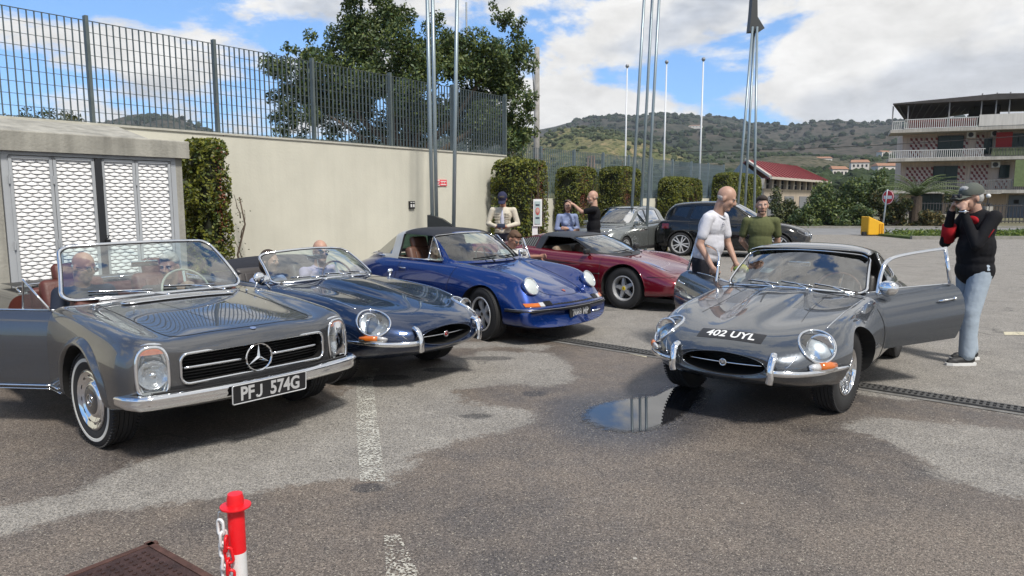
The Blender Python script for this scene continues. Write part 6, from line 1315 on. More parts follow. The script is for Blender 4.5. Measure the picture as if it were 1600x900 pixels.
        # door mirror on the left front wing edge
        d, dn_ = car.side(-.86, .80, 1), None; m_ = empty('door_mirror'); m_.parent = car.root; mb = MB(); c = Vector((-.93, .80, .90)); mb.sphere(tuple(c), (.05, .085, .070), 16, 10); mb.build('mirror_shell', CHROME, m_, True); mb = MB(); mb.tube([(-.90, .72, .83), tuple(c)], .010, 8); mb.build('stem', CHROME, m_, True)
        MM = basis((0, 1, 0), (-.42, 0, 1), (1, 0, .42), car.top(.62, 0, 0)); nrm = car.hit((.62, 0, 3), (0, 0, -1))
        # stick-on number strip following the nose
        W2, H2 = .248, .052; G = []
        for i in range(15):
            y = -W2 + 2 * W2 * i / 14; row = []
            for j in range(5): x = .805 - .135 * j / 4; p = car.top(x - .17 * (y / .85) ** 2 * .9, y, .0018); row.append(tuple(p))
            G.append(row)
        mb = MB(); mb.grid(G); npl = mb.build('number_plate', NPB, car.root, True)
        c2 = bpy.data.curves.new('t', 'FONT'); c2.body = '402 UYL'; c2.size = .102; c2.align_x = 'CENTER'; c2.align_y = 'CENTER'; c2.offset = .0022; c2.resolution_u = 4; t = bpy.data.objects.new('t', c2); COL.objects.link(t); me = bpy.data.meshes.new_from_object(t.evaluated_get(bpy.context.evaluated_depsgraph_get())); bpy.data.objects.remove(t)
        bm = bmesh.new(); bm.from_mesh(me); bmesh.ops.subdivide_edges(bm, edges=[e for e in bm.edges if e.calc_length() > .02], cuts=2); bmesh.ops.triangulate(bm, faces=bm.faces)
        for v in bm.verts: y, s_ = v.co.x * 1.02, v.co.y; x = .737 - s_ * 1.25; p = car.top(x - .17 * (y / .85) ** 2 * .9, y, .0034); v.co = p
        bm.to_mesh(me); bm.free(); me.materials.clear(); me.materials.append(NPW); o = bpy.data.objects.new('characters', me); COL.objects.link(o); o.parent = npl
    else:
        # folded hood under its black bag, mirrors
        mb = MB(); prof = [(-1.78, .86, .60), (-1.90, .96, .60), (-2.05, 1.0, .60), (-2.25, .975, .58), (-2.42, .86, .55)]
        V = [[(x - .10 * (t * 1.0) ** 2 * -1.6 * .5, y * t, .86 + (z - .86) * (1 - .25 * abs(t) ** 3)) for t in np.linspace(-1, 1, 17)] for x, z, y in prof]; mb.grid(V); hb = mb.build('folded_hood', mat('black_canvas', (.014, .016, .024), .9, bump=.6, bscale=12, bdist=.02), car.root, True); so = hb.modifiers.new('s', 'SOLIDIFY'); so.thickness = .03
        for sg in (-1, 1):
            m_ = empty('door_mirror'); m_.parent = car.root; c = Vector((-.80, .79 * sg, .90 if sg < 0 else .865)); k_ = 1 if sg < 0 else .6; mb = MB(); mb.sphere(tuple(c), (.035 * k_, .065 * k_, .052 * k_), 14, 10); mb.build('mirror_shell', CHROME, m_, True); mb = MB(); mb.tube([(-.76, .74 * sg, .80), tuple(c)], .009, 8); mb.build('stem', CHROME, m_, True)
            h = empty('handle'); h.parent = car.root; p = car.side(-1.60, .735, sg, .02); mb = MB(); mb.tube([p + Vector((-.07, 0, 0)), p + Vector((0, .012 * sg, 0)), p + Vector((.07, 0, 0))], .009, 8); mb.build('grip', CHROME, h, True)
    return car
def pagoda(loc, rz):
    P = P_GREY; car = Car('classic_roadster', loc, rz, 'dark grey open roadster with whitewall tyres, nearest on the left, one door open', P)
    lo = lambda a, b, c, d, z6, zs, zb: [(.0, a)]
    st = [
     (.800, .105, [(0, .765), (.30, .762), (.52, .752), (.66, .762), (.755, .735), (.800, .60), (.790, .47), (.74, .385), (.5, .345), (0, .34)]),
     (.745, .105, [(0, .790), (.30, .787), (.54, .778), (.685, .796), (.790, .768), (.842, .62), (.835, .47), (.79, .365), (.5, .33), (0, .325)]),
     (.600, .085, [(0, .815), (.30, .812), (.56, .796), (.700, .822), (.812, .792), (.868, .63), (.862, .46), (.82, .34), (.5, .30), (0, .30)]),
     (.300, .045, [(0, .850), (.30, .846), (.57, .822), (.705, .848), (.822, .815), (.878, .64), (.872, .44), (.83, .30), (.5, .25), (0, .25)]),
     (.000, .02, [(0, .880), (.30, .876), (.58, .850), (.710, .870), (.828, .834), (.880, .65), (.875, .43), (.835, .28), (.5, .22), (0, .22)]),
     (-.350, .00, [(0, .905), (.30, .901), (.58, .878), (.712, .886), (.830, .850), (.882, .66), (.876, .42), (.835, .26), (.5, .21), (0, .21)]),
     (-.620, .00, [(0, .915), (.30, .911), (.58, .895), (.714, .892), (.832, .858), (.882, .66), (.876, .42), (.835, .25), (.5, .21), (0, .21)]),
     (-1.20, .00, [(0, .905), (.30, .903), (.58, .895), (.718, .890), (.832, .855), (.880, .66), (.876, .42), (.835, .25), (.5, .21), (0, .21)]),
     (-1.80, .00, [(0, .900), (.30, .900), (.58, .892), (.718, .885), (.832, .850), (.880, .66), (.876, .42), (.835, .25), (.5, .21), (0, .21)]),
     (-2.40, .00, [(0, .890), (.30, .888), (.58, .880), (.716, .878), (.830, .845), (.878, .66), (.874, .43), (.83, .28), (.5, .24), (0, .24)]),
     (-2.90, .01, [(0, .860), (.30, .858), (.57, .850), (.705, .850), (.815, .815), (.860, .64), (.855, .45), (.80, .33), (.5, .28), (0, .28)]),
     (-3.30, .03, [(0, .820), (.30, .818), (.55, .812), (.680, .812), (.780, .775), (.820, .62), (.81, .47), (.75, .37), (.5, .33), (0, .33)]),
     (-3.42, .04, [(0, .78), (.30, .778), (.54, .772), (.66, .770), (.75, .74), (.78, .61), (.77, .48), (.72, .40), (.5, .36), (0, .36)]),
    ]
    car.body(body_grid(st, kx=10, kr=8)); car.arches([(.065, .335, .372), (-2.40, .335, .372)], .44)
    gz, gh, gw = .600, .195, 1.05
    G_ = [(y, gz + z) for y, z in rrect(gw, gh, .05, 6)]; G_ = [(y * (1 - .0 * (z < gz)), z - .006 * math.cos(y * 3)) for y, z in G_]
    extrude3(car.cut, [(0, y, z) for y, z in G_], (1, 0, 0), .62, 1.2)
    hd = []
    for sg in (-1, 1):
        d = Vector((.97, .24 * sg, .06)).normalized(); c = Vector((.70, .672 * sg, .592)); hx = Vector((0, 0, 1)).cross(d).normalized(); hy = d.cross(hx)
        E_ = []
        for i in range(40):
            a = 2 * PI * i / 40; e = 2 / 2.9; ca, sa = math.cos(a), math.sin(a); E_.append(c + hx * (.092 * abs(ca) ** e * (1 if ca > 0 else -1)) + hy * (.165 * abs(sa) ** e * (1 if sa > 0 else -1)))
        extrude3(car.cut, [tuple(p) for p in E_], d, -.10, .30); hd.append((c, d, hx, hy, E_, sg))
    cp = curve([(-.72, -.60), (-.72, .60), (-.95, .70), (-1.60, .705), (-1.90, .66), (-1.98, .4), (-1.98, -.4), (-1.90, -.66), (-1.60, -.705), (-.95, -.70)], 2, True); extrude3(car.cut, [(x, y, 0) for x, y in cp], (0, 0, 1), .38, 1.4)
    DX0, DX1 = -.60, -1.62
    extrude3(car.cut, [(DX0, -.5, 0), (DX1, -.5, 0), (DX1, -1.1, 0), (DX0, -1.1, 0)], (0, 0, 1), .345, 1.3)
    ob = car.finish([('bonnet', lambda c, n: -.52 < c[0] < .68 and abs(c[1]) < .535 + .03 * max(0, -c[0]) and n[2] > .5), ('door', lambda c, n: DX1 < c[0] < DX0 and c[1] > .7 and .36 < c[2] < .86)], interior=lambda c: -2.0 < c[0] < -.55 and c[2] > .34, interior_mat=TAN)
    # bonnet outline and centre ridge
    bl_ = [(-.52, -.56), (.30, -.545), (.58, -.54), (.665, -.49), (.70, -.2), (.71, 0), (.70, .2), (.665, .49), (.58, .54), (.30, .545), (-.52, .56)]; car.seam(car.line_top([tuple(p) for p in curve(bl_, 2)], .0004), w=.0026)
    for y0, y1 in ((.16, .25), (-.16, -.25)): car.seam(car.line_top([(.50, y0 * .9), (-.50, y1)], .0002), w=.0012)
    car.seam([car.side(x, z, 1, .0006) for x, z in resample([(DX0, .86), (DX0, .36), (DX1, .36), (DX1, .85)], .03)])
    for s_ in (-1, 1): car.tube('sill_trim', [car.side(x, .325, s_, .004) for x in np.linspace(-.42, -1.98, 20)], .006, CHROME); car.tube('sill_trim', [car.side(x, .29, s_, .004) for x in np.linspace(-.42, -1.98, 20)], .004, CHROME)
    # scallop line behind the arch
    for s_ in (-1, 1):
        # eyebrow over the wheels
        for xw, a0, a1 in ((.065, -12, 192), (-2.40, 0, 180)):
            mb = MB(); G = []
            for a in np.linspace(R(max(a0, 4)), R(min(a1, 176)), 30):
                row = []
                for rr, dz in ((.372, .004), (.374, .024), (.388, .036), (.408, .028), (.436, .001)):
                    x, z = xw + rr * math.cos(a), .335 + rr * math.sin(a) * (1.0 if rr < .40 else .985); p = car.side(x, min(z, .80), s_, 0); row.append((x, p.y + dz * s_ * max(.15, math.sin(a)) ** .5, z))
                G.append(row if s_ > 0 else row[::-1])
            mb.grid(G); mb.build('wheel_arch_flare', P, car.root, True)
    # grille
    gr = empty('grille'); gr.parent = car.root; mb = MB(); mb.tube([car.front(y, z, .006) for y, z in G_], (.012, .010), 8, True); mb.build('frame', CHROME, gr, True)
    mb = MB(); mb.box((.665, 0, gz), (.02, gw - .03, gh + .02)); mb.build('backing', DARKV, gr)
    for z in np.linspace(gz - .08, gz + .08, 9):
        mb = MB(); mb.tube([(.745 - .105 * (y / .85) ** 2, y, z) for y in np.linspace(-.515, .515, 13)], (.012, .003), 6, flat=(1, 0, 0)); mb.build('slat', mat('grille_black', (.025, .025, .027), .35, .4), gr)
    for s_ in (-1, 1): mb = MB(); mb.tube([(.800 - .105 * (y / .85) ** 2, y * s_, gz) for y in np.linspace(.105, .515, 8)], (.010, .0065), 8, flat=(0, 0, 1)); mb.build('bar', CHROME, gr, True)
    MM = basis((0, 1, 0), (0, 0, 1), (1, 0, 0), (.812, 0, gz - .004)); mb = MB(); mb.tube([tuple(MM @ Vector((math.cos(a) * .094, math.sin(a) * .094, 0))) for a in np.linspace(0, 2 * PI, 49)[:-1]], .0072, 8, True)
    for k in range(3):
        a = PI / 2 + k * 2 * PI / 3; d = Vector((math.cos(a), math.sin(a), 0)); q = Vector((-math.sin(a), math.cos(a), 0)); mb.add([tuple(MM @ (d * .091)), tuple(MM @ (q * .016)), tuple(MM @ (-q * .016)), tuple(MM @ Vector((0, 0, .014))), tuple(MM @ Vector((0, 0, -.012)))], [(0, 1, 3), (0, 3, 2), (0, 4, 1), (0, 2, 4)])
    mb.build('star_emblem', CHROME, gr)
    bp = car.top(.745, 0, .002); mb = MB(); mb.lathe([(.022, 0), (.020, .004), (0, .005)], basis((0, 1, 0), (-.95, 0, .15), (.15, 0, .95), bp), 20); mb.build('nose_badge', mat('badge_blue', (.25, .32, .50), .3, .5), car.root)
    # headlight units
    for c, d, hx, hy, E_, sg in hd:
        L_ = empty('headlight'); L_.parent = car.root; k = len(E_); front = c + d * .055; M3 = basis(hx, hy, d, front); L_.matrix_local = M3; Mi = M3.inverted(); P2 = [Mi @ (p + d * .055) for p in E_]
        mb = MB(); mb.tube([tuple(p * 1.0) for p in P2], (.008, .012), 8, True, flat=(0, 0, 1)); mb.tube([(p.x * .985, p.y * .99, -.03) for p in P2], (.008, .03), 8, True, flat=(0, 0, 1)); mb.build('bezel', CHROME, L_, True)
        f = lambda t, zf, s=.985: [(p.x * t * s, p.y * t * s, zf(t)) for p in P2]
        mb = MB(); mb.grid([list(r) for r in zip(*[f(t, lambda t: .022 * (1 - t ** 2.6)) for t in np.linspace(0, 1, 9)])] + [[f(t, lambda t: .022 * (1 - t ** 2.6))[0] for t in np.linspace(0, 1, 9)]]); mb.build('lens', GLASSC, L_, True)
        mb = MB(); mb.grid([list(r) for r in zip(*[f(t, lambda t: -.035 - .03 * (1 - t * t)) for t in np.linspace(0, 1, 9)])] + [[f(t, lambda t: -.035 - .03 * (1 - t * t))[0] for t in np.linspace(0, 1, 9)]]); mb.build('reflector', mat('ribbed_reflector', (.60, .61, .62), .22, .9, bump=.9, bscale=30, bdist=.02), L_, True)
        mb = MB(); mb.lathe([(.090, .0), (.084, -.004), (.06, -.030), (.03, -.045), (0, -.05)], Matrix.Translation((0, -.008, 0)), 36, caps=False); mb.build('lamp', mat('lamp_bowl', (.80, .81, .82), .14, 1, bump=.35, bscale=40, bdist=.008), L_, True)
        mb = MB(); mb.lathe([(.022, -.0), (.020, .006), (0, .008)], Matrix.Translation((0, -.012, -.003)), 16); mb.build('bulb_shield', CHROME, L_, True)
        mb = MB(); mb.prism([(x, y) for x, y in [(-.072, .120), (.072, .120), (.064, .140), (.042, .156), (0, .161), (-.042, .156), (-.064, .140)]], .012, Matrix.Translation((0, 0, -.008))); mb.build('amber_indicator', mat('pale_amber', (.52, .20, .13), .25, coat=1), L_)
        mb = MB(); mb.prism([(-.076, -.115), (.076, -.115), (.066, -.145), (.04, -.162), (-.04, -.162), (-.066, -.145)][::-1], .010, Matrix.Translation((0, 0, -.010))); mb.build('side_lamp', mat('frosted_lens', (.62, .64, .66), .3, .2, coat=1), L_)
    # bumper
    B_ = empty('bumper'); B_.parent = car.root; pts = []; zb_ = .425
    for t_ in np.linspace(-1, 1, 49):
        y = t_ * .835; ax = abs(t_); x = .905 - .115 * (y / .85) ** 2
        if ax > .90: k = (ax - .90) / .10; x = .905 - .115 * (.765 / .85) ** 2 - .22 * k ** 1.5; y = (.765 + .085 * math.sin(k * PI / 2)) * (1 if t_ > 0 else -1)
        pts.append((x, y, zb_))
    pr = [(-.028, -.048), (.004, -.046), (.020, -.030), (.026, -.008), (.022, .014), (.032, .030), (.018, .044), (-.004, .050), (-.030, .050)]
    G = []
    for i, p in enumerate(pts):
        a = Vector(pts[max(0, i - 1)]); b = Vector(pts[min(48, i + 1)]); t = (b - a).normalized(); n = Vector((t.y, -t.x, 0)); n = n if n.x > 0 or abs(n.y) > .5 else -n
        if n.dot(Vector((1, p[1] * .8, 0))) < 0: n = -n
        e = 1 - .35 * max(0, (abs(i - 24) / 24 - .95) / .05); G.append([tuple(Vector(p) + n * u * e + Vector((0, 0, v * e))) for u, v in pr])
    mb = MB(); mb.grid(G); mb.add(G[0], [tuple(range(9))]); mb.add(G[-1], [tuple(range(9))[::-1]]); mb.build('blade', CHROME, B_, True)
    mb = MB(); mb.tube([(p[0] - .02, p[1] * .985, p[2] + .055) for p in pts[3:-3]], (.012, .006), 6, flat=(1, 0, 0)); mb.build('rubber_filler', BLACK, B_)
    plate(car, basis((0, 1, 0), (.06, 0, 1), (1, 0, -.06), (.945, .0, .402)), .555, .135, '', .122, NPB, NPS, NPS, .80, .0032)
    np_ = [o for o in car.root.children if o.name.startswith('number_plate')][0]
    for s_, x_ in (('PF', -.170), ('574G', .110)): text('characters', s_, .128, NPS, np_, Matrix.Translation((x_, -.004, .004)), .0012, sx=.80, bold=.0036)
    mb = MB(); mb.tube([(-.070, .041, .005), (-.070, -.018, .005), (-.074, -.033, .005), (-.086, -.041, .005), (-.099, -.038, .005), (-.104, -.026, .005)], (.0022, .0078), 6, flat=(0, 0, 1)); mb.build('characters', NPS, np_)
    # grille scuttle vent and wipers, screen
    sc_ = Screen((-.570, .725, .925, .18, .018), (-1.02, .600, 1.315, .14, .020), .03)
    sc_.make(car, .015, CHROME, GLASS, .15); sc_.wiper(car, -.78, -.18, .10, .05, CHROME, (-.44, -.06, .925)); sc_.wiper(car, -.05, .55, .09, .04, CHROME, (-.44, .40, .925))
    V_ = empty('scuttle_vent'); V_.parent = car.root; vp = curve([(-.30, -.40), (-.285, 0), (-.30, .40), (-.39, .46), (-.42, .3), (-.42, -.3), (-.39, -.46)], 2, True); mb = MB(); mb.tube([car.top(x, y, .012) for x, y in vp], .006, 6, True); mb.build('frame', CHROME, V_, True); mb = MB(); mb.add([tuple(car.top(x, y, .008)) for x, y in vp], [tuple(range(len(vp)))]); mb.build('backing', DARKV, V_)
    for x in (-.318, -.345, -.372, -.398): mb = MB(); mb.tube([car.top(x, y, .015) for y in np.linspace(-.41, .41, 14)], .0028, 5); mb.build('slat', CHROME, V_)
    for y in (-.2, 0, .2): mb = MB(); mb.tube([car.top(-.295, y, .015), car.top(-.42, y, .015)], .003, 5); mb.build('slat', CHROME, V_)
    for y in (-.60, .60): mb = MB(); mb.sphere(car.top(-.44, y, .01), (.016, .011, .010), 10, 6); mb.build('washer_jet', CHROME, car.root, True)
    pr_ = rimwheel('pagoda', .328, .185, .205, P); car.wheels(pr_, [(.065, .745, .328), (.065, -.745, .328), (-2.40, .745, .328), (-2.40, -.745, .328)], steer=R(4))
    # door
    d, O, I = door_slab(car, DX0 - .006, DX1 + .006, lambda x: .295, lambda x: .862, -1, DX0, .835, R(36), P, TAN, .09)
    for z in (.325, .290 + .01):
        mb = MB(); mb.tube([(O[i, 1][0], O[i, 1][1] - .008, z) for i in range(22)], .007 if z > .31 else .004, 6); mb.build('sill_trim', CHROME, d, True)
    mb = MB(); mb.tube([(O[i, -1][0], O[i, -1][1] + .03, O[i, -1][2] + .006) for i in range(22)], .006, 6); mb.build('waist_trim', CHROME, d, True)
    mb = MB(); gl = [(-.05, .02, .86), (-.90, .02, .86), (-.86, .05, 1.05), (-.30, .06, 1.08)]; mb.tube([(-.03, .03, .87), (-.24, .05, 1.09), (-.26, .05, .87)], .009, 6); mb.build('quarter_frame', CHROME, d, True); mb = MB(); mb.add([(-.03, .03, .87), (-.24, .05, 1.09), (-.255, .05, .87)], [(0, 1, 2)]); mb.build('quarter_glass', GLASS, d)
    # cabin
    rbox('dashboard', (-.76, 0, .83), (.18, 1.30, .16), mat('dash_pad', (.10, .03, .02), .6), car.root, .04); steering(car, -1.06, .36, .86, .21, mat('ivory_rim', (.50, .47, .40), .3, coat=.5), CHROME, .5)
    for y in (-.37, .37): seat(car, -1.30, y, .42, TAN, .50, .46, True)
    mb = MB(); mb.tube([(-.93, 0, 1.20), (-.99, 0, 1.15)], .005, 6); mb.build('mirror_stay', CHROME, car.root); rbox('mirror', (-1.02, 0, 1.135), (.02, .22, .05), CHROME, car.root, .01)
    rbox('rear_panel', (-1.88, 0, .78), (.10, 1.26, .26), TAN, car.root, .04)
    for s_ in (-1, 1): mb = MB(); mb.tube([(-1.63, .76 * s_, .91), (-1.85, .74 * s_, .925), (-2.0, .60 * s_, .93), (-2.06, .3 * s_, .935), (-2.07, 0, .935)], .007, 6); mb.build('hood_trim', CHROME, car.root, True)
    mb = MB(); mb.grid([[(-2.02 - .5 * u, y, .915 + .030 * math.sin(u * PI) * (1 - (y / .72) ** 4) - .01 * u) for y in np.linspace(-.70, .70, 13)] for u in np.linspace(0, 1, 8)]); mb.build('hood_cover', mat('black_hood_cloth', (.012, .012, .013), .35), car.root, True)
    for y, nm in ((.66, 'l'),): m_ = empty('door_mirror'); m_.parent = car.root; c = car.side(-.72, .86, 1) + Vector((0, .05, .10)); mb = MB(); mb.sphere(c, (.03, .055, .05), 14, 10); mb.tube([c, c + Vector((.02, -.07, -.12))], .008, 6); mb.build('mirror_shell', CHROME, m_, True)
    return car
def targa(loc, rz):
    P = P_BLUE; car = Car('targa_sports_car', loc, rz, 'royal blue sports car with steel roll hoop and black roof, third in the row', P)
    st = [
     (.840, .20, [(0, .455), (.22, .453), (.40, .450), (.54, .446), (.66, .434), (.735, .385), (.735, .31), (.68, .235), (.4, .205), (0, .20)]),
     (.800, .20, [(0, .486), (.22, .484), (.40, .480), (.54, .478), (.67, .465), (.765, .40), (.765, .31), (.71, .225), (.4, .195), (0, .19)]),
     (.730, .18, [(0, .535), (.22, .532), (.39, .526), (.53, .548), (.675, .520), (.765, .42), (.765, .32), (.71, .22), (.4, .19), (0, .19)]),
     (.600, .12, [(0, .590), (.22, .586), (.385, .582), (.54, .665), (.675, .612), (.775, .46), (.775, .33), (.72, .22), (.4, .19), (0, .19)]),
     (.450, .08, [(0, .638), (.22, .635), (.38, .640), (.545, .765), (.680, .705), (.785, .52), (.78, .34), (.73, .22), (.4, .19), (0, .19)]),
     (.200, .05, [(0, .704), (.22, .702), (.38, .712), (.552, .815), (.695, .762), (.800, .56), (.79, .36), (.735, .22), (.4, .19), (0, .19)]),
     (-.10, .03, [(0, .770), (.23, .768), (.40, .780), (.560, .845), (.705, .792), (.808, .60), (.80, .38), (.74, .22), (.4, .19), (0, .19)]),
     (-.40, .02, [(0, .830), (.25, .830), (.44, .838), (.575, .868), (.712, .815), (.806, .62), (.80, .39), (.74, .22), (.4, .19), (0, .19)]),
     (-.70, .00, [(0, .872), (.28, .872), (.48, .876), (.595, .882), (.720, .828), (.804, .63), (.80, .40), (.74, .22), (.4, .19), (0, .19)]),
     (-1.2, .00, [(0, .885), (.30, .885), (.50, .886), (.610, .886), (.730, .835), (.805, .64), (.80, .40), (.74, .22), (.4, .19), (0, .19)]),
     (-1.7, .00, [(0, .895), (.30, .894), (.50, .892), (.620, .890), (.745, .842), (.822, .65), (.81, .41), (.745, .23), (.4, .2), (0, .2)]),
     (-2.1, .00, [(0, .905), (.30, .904), (.50, .898), (.630, .888), (.765, .832), (.848, .65), (.83, .42), (.75, .25), (.4, .22), (0, .22)]),
     (-2.5, .02, [(0, .865), (.30, .862), (.48, .852), (.610, .830), (.745, .765), (.830, .62), (.81, .43), (.73, .28), (.4, .24), (0, .24)]),
     (-2.9, .06, [(0, .740), (.28, .738), (.44, .728), (.560, .708), (.680, .655), (.760, .55), (.74, .42), (.66, .32), (.4, .28), (0, .28)]),
     (-3.2, .10, [(0, .57), (.25, .568), (.40, .56), (.51, .55), (.61, .52), (.68, .46), (.66, .40), (.6, .34), (.4, .31), (0, .31)]),
    ]
    car.body(body_grid(st, nose=((.93, .006),), kx=9, kr=8)); car.arches([(0, .315, .352), (-2.27, .315, .352)], .42)
    cpx = curve([(-.62, -.50), (-.62, .50), (-.9, .62), (-1.8, .62), (-1.95, .45), (-1.95, -.45), (-1.8, -.62), (-.9, -.62)], 2, True); extrude3(car.cut, [(x, y, 0) for x, y in cpx], (0, 0, 1), .35, 1.3)
    ob = car.finish([('bonnet', lambda c, n: -.52 < c[0] < .72 and abs(c[1]) < .38 + .06 * max(0, -c[0]) and n[2] > .5), ('door', lambda c, n: -1.62 < c[0] < -.58 and abs(c[1]) > .62 and .27 < c[2] < .86)], interior=lambda c: -2 < c[0] < -.58 and c[2] > .34, interior_mat=BRNL)
    bl_ = [(-.52, -.46), (.10, -.385), (.50, -.36), (.64, -.30), (.70, -.15), (.715, 0), (.70, .15), (.64, .30), (.50, .36), (.10, .385), (-.52, .46)]; car.seam(car.line_top([tuple(p) for p in curve(bl_, 2)], .0004), w=.0028)
    for sg in (-1, 1): car.seam([car.side(x, z, sg, .0006) for x, z in resample([(-.52, .87), (-.60, .60), (-.58, .26), (-1.55, .26), (-1.64, .55), (-1.60, .87)], .03)])
    # lamps
    for sg in (-1, 1):
        c = Vector((.560, .548 * sg, .665)); d = Vector((.84, .05 * sg, .50)); L_ = bezel_lamp(car, c + d.normalized() * .030, d, .094, .106, .03, bez=.011, dome=.022, bowl=False, lens=mat('milky_lamp_glass', (.62, .66, .64), .25, .3, coat=1, bump=.5, bscale=50, bdist=.006))
        mb = MB(); mb.lathe([(.100, -.09), (.103, -.002)], basis(Vector((0, 0, 1)).cross(d.normalized()), d.normalized().cross(Vector((0, 0, 1)).cross(d.normalized())), d.normalized(), c + d.normalized() * .028), 30); mb.V[-1] = mb.V[-1]; o = mb.build('lamp_bucket', P, car.root, True)
        I_ = empty('indicator'); I_.parent = car.root
        def fpt(y, z, off): p = car.front(y * sg, z, off); return p
        def blk(nm, y0, y1, z0, z1, m, off, th=.02):
            ys = np.linspace(y0, y1, 6); G = [[tuple(fpt(y, z, off if k else off - .02)) for z, k in ((z0, 0), (z0 + .006, 1), (z1 - .006, 1), (z1, 0))] for y in ys]; mb = MB(); mb.grid(G); mb.add(G[0], [(0, 1, 2, 3)]); mb.add(G[-1], [(3, 2, 1, 0)]); return mb.build(nm, m, I_, False)
        blk('amber_lens', .560, .712, .452, .498, AMB, .012); blk('clear_lens', .500, .558, .452, .502, MATS['clear_plastic'] if 'clear_plastic' in MATS else CHROME, .012)
        hg = blk('horn_grille', .385, .492, .456, .512, mat('grille_black', (.025, .025, .027), .35, .4), .006)
        for z in np.linspace(.464, .504, 5): mb = MB(); mb.tube([fpt(y, z, .009) for y in np.linspace(.39, .488, 5)], .0022, 5); mb.build('slat', BLACK, hg)
    # bumper: body coloured apron with rubber and bright strip
    B_ = empty('bumper'); B_.parent = car.root
    def wrapn(z, off, y1=.765): return [car.front(y, z, off) for y in np.linspace(-.68, .68, 31)]
    def wrap(z, off):
        mid = wrapn(z, off); R_ = [car.side(x, z, 1, off) for x in (.62, .50, .40)]; L_ = [car.side(x, z, -1, off) for x in (.40, .50, .62)]; return L_ + mid + R_
    mb = MB(); mb.tube(wrap(.408, .006), (.010, .017), 8, flat=(0, 0, 1)); mb.V[-1] = mb.V[-1]; mb.build('rubber_strip', BLACK, B_, True)
    mb = MB(); mb.tube(wrap(.426, .007), (.004, .006), 6); mb.build('bright_strip', mat('satin_alloy', (.55, .56, .57), .35, .8), B_, True)
    mb = MB(); mb.tube(wrap(.395, .004), (.004, .004), 6); mb.build('gap', DARKV, B_)
    for z in (.470,): mb = MB(); mb.tube([car.front(y, z, .002) for y in np.linspace(-.37, .37, 18)], (.004, .010), 6); mb.build('front_grille_strip', mat('grille_black', (.02, .02, .02)), B_)
    mb = MB(); [mb.tube([car.front(y + .0, .476, .004), car.front(y + .02, .476, .004)], .004, 4) for y in np.linspace(-.3, .28, 14)]; mb.build('front_slot', DARKV, B_)
    bp = car.top(.62, 0, .002); mb = MB(); mb.prism([(-.020, .022), (-.02, -.006), (0, -.028), (.02, -.006), (.02, .022)], .004, basis((0, 1, 0), (-.92, 0, .35), (.35, 0, .92), bp)); mb.build('crest_badge', mat('crest_red', (.45, .12, .08), .35, .3), car.root)
    f = car.front(.12, .325, .012); plate(car, basis((-.06 - .17 * .2, 1, 0), (-.12, 0, 1), (1, .09, .12), f + Vector((-.002, .0, 0))), .46, .10, '7089 MP', .115, NPB, NPS, None, .84, .0026)
    mb = MB(); mb.tube([car.front(y, .305, .010) for y in (.40, .50, .58)], (.006, .014), 8); mb.build('spotlight_bar', CHROME, car.root, True)
    pr_ = rimwheel('fuchs', .315, .195, .200); car.wheels(pr_, [(0, .690, .315), (0, -.690, .315), (-2.27, .700, .315), (-2.27, -.700, .315)], steer=R(-10))
    # greenhouse
    gst = [(-.50, .868, .60, .655, .868), (-.66, .975, .595, .665, .872), (-.86, 1.110, .575, .672, .880), (-1.04, 1.220, .540, .680, .882), (-1.20, 1.268, .520, .685, .884), (-1.50, 1.285, .510, .690, .886), (-1.78, 1.280, .505, .690, .888), (-2.0, 1.245, .492, .685, .888), (-2.25, 1.120, .450, .66, .880), (-2.48, 1.000, .40, .61, .85), (-2.68, .900, .33, .52, .81)]
    sc_ = Screen((-.54, .630, .885, .20, .03), (-1.05, .520, 1.225, .15, .03), .035)
    ws = [tuple(sc_.W(u, v)) for u, v in sc_.path(.14)]; sw = [(-.83, .80), (-.83, .91), (-1.10, 1.165), (-1.20, 1.195), (-1.80, 1.205), (-1.69, .80)]
    cut = [(ws, (.72, 0, .5), -.18, .2)]
    rg = curve([(-2.0, -.455, 0), (-2.0, .455, 0), (-2.2, .50, 0), (-2.50, .42, 0), (-2.58, 0, 0), (-2.50, -.42, 0), (-2.2, -.50, 0)], 2, True)
    rw = [(-1.97, 1.19), (-1.97, .925), (-2.30, .905), (-2.45, .925), (-2.25, 1.04), (-2.08, 1.15)]
    for a, b in ((.3, 1), (-1, -.3)): cut.append(([(x, 0, z) for x, z in sw], (0, 1, 0), a, b))
    extra = [(-1.89, 0, .93), (-2.03, 0, 1.36), (-2.72, 0, 1.36), (-2.72, 0, .93)]; cut.append((extra, (0, 1, 0), -1, 1))
    ROOFB = mat('black_vinyl_roof', (.016, .017, .022), .55, bump=.3, bscale=150, bdist=.002); HOOP = mat('brushed_steel_hoop', (.64, .64, .61), .36, .6, streak=.05)
    greenhouse(car, gst, cut, [('roll_hoop', HOOP, lambda c: -2.10 < c[0] < -1.67 - .33 * (c[2] - .88) * 1.1 and c[2] > .87), ('roof_panel', ROOFB, lambda c: c[0] <= -1.09 and c[2] > 1.17)], .03, frontbow=.16, rearbow=-.02,
               glasses=[('rear_window', glassmat('green_rear_glass', (.09, .16, .13), k=.35), lambda c: -2.68 < c[0] < -1.89 - .30 * (c[2] - .9) and c[2] > .915)])
    root = sc_.make(car, .012, CHROME, glassmat('screen_glass', (.78, .90, .88)), .14); sc_.wiper(car, -.55, .05, .06, .10, BLACK, (-.46, -.10, .885)); sc_.wiper(car, .12, .66, .06, .10, BLACK, (-.46, .28, .885))
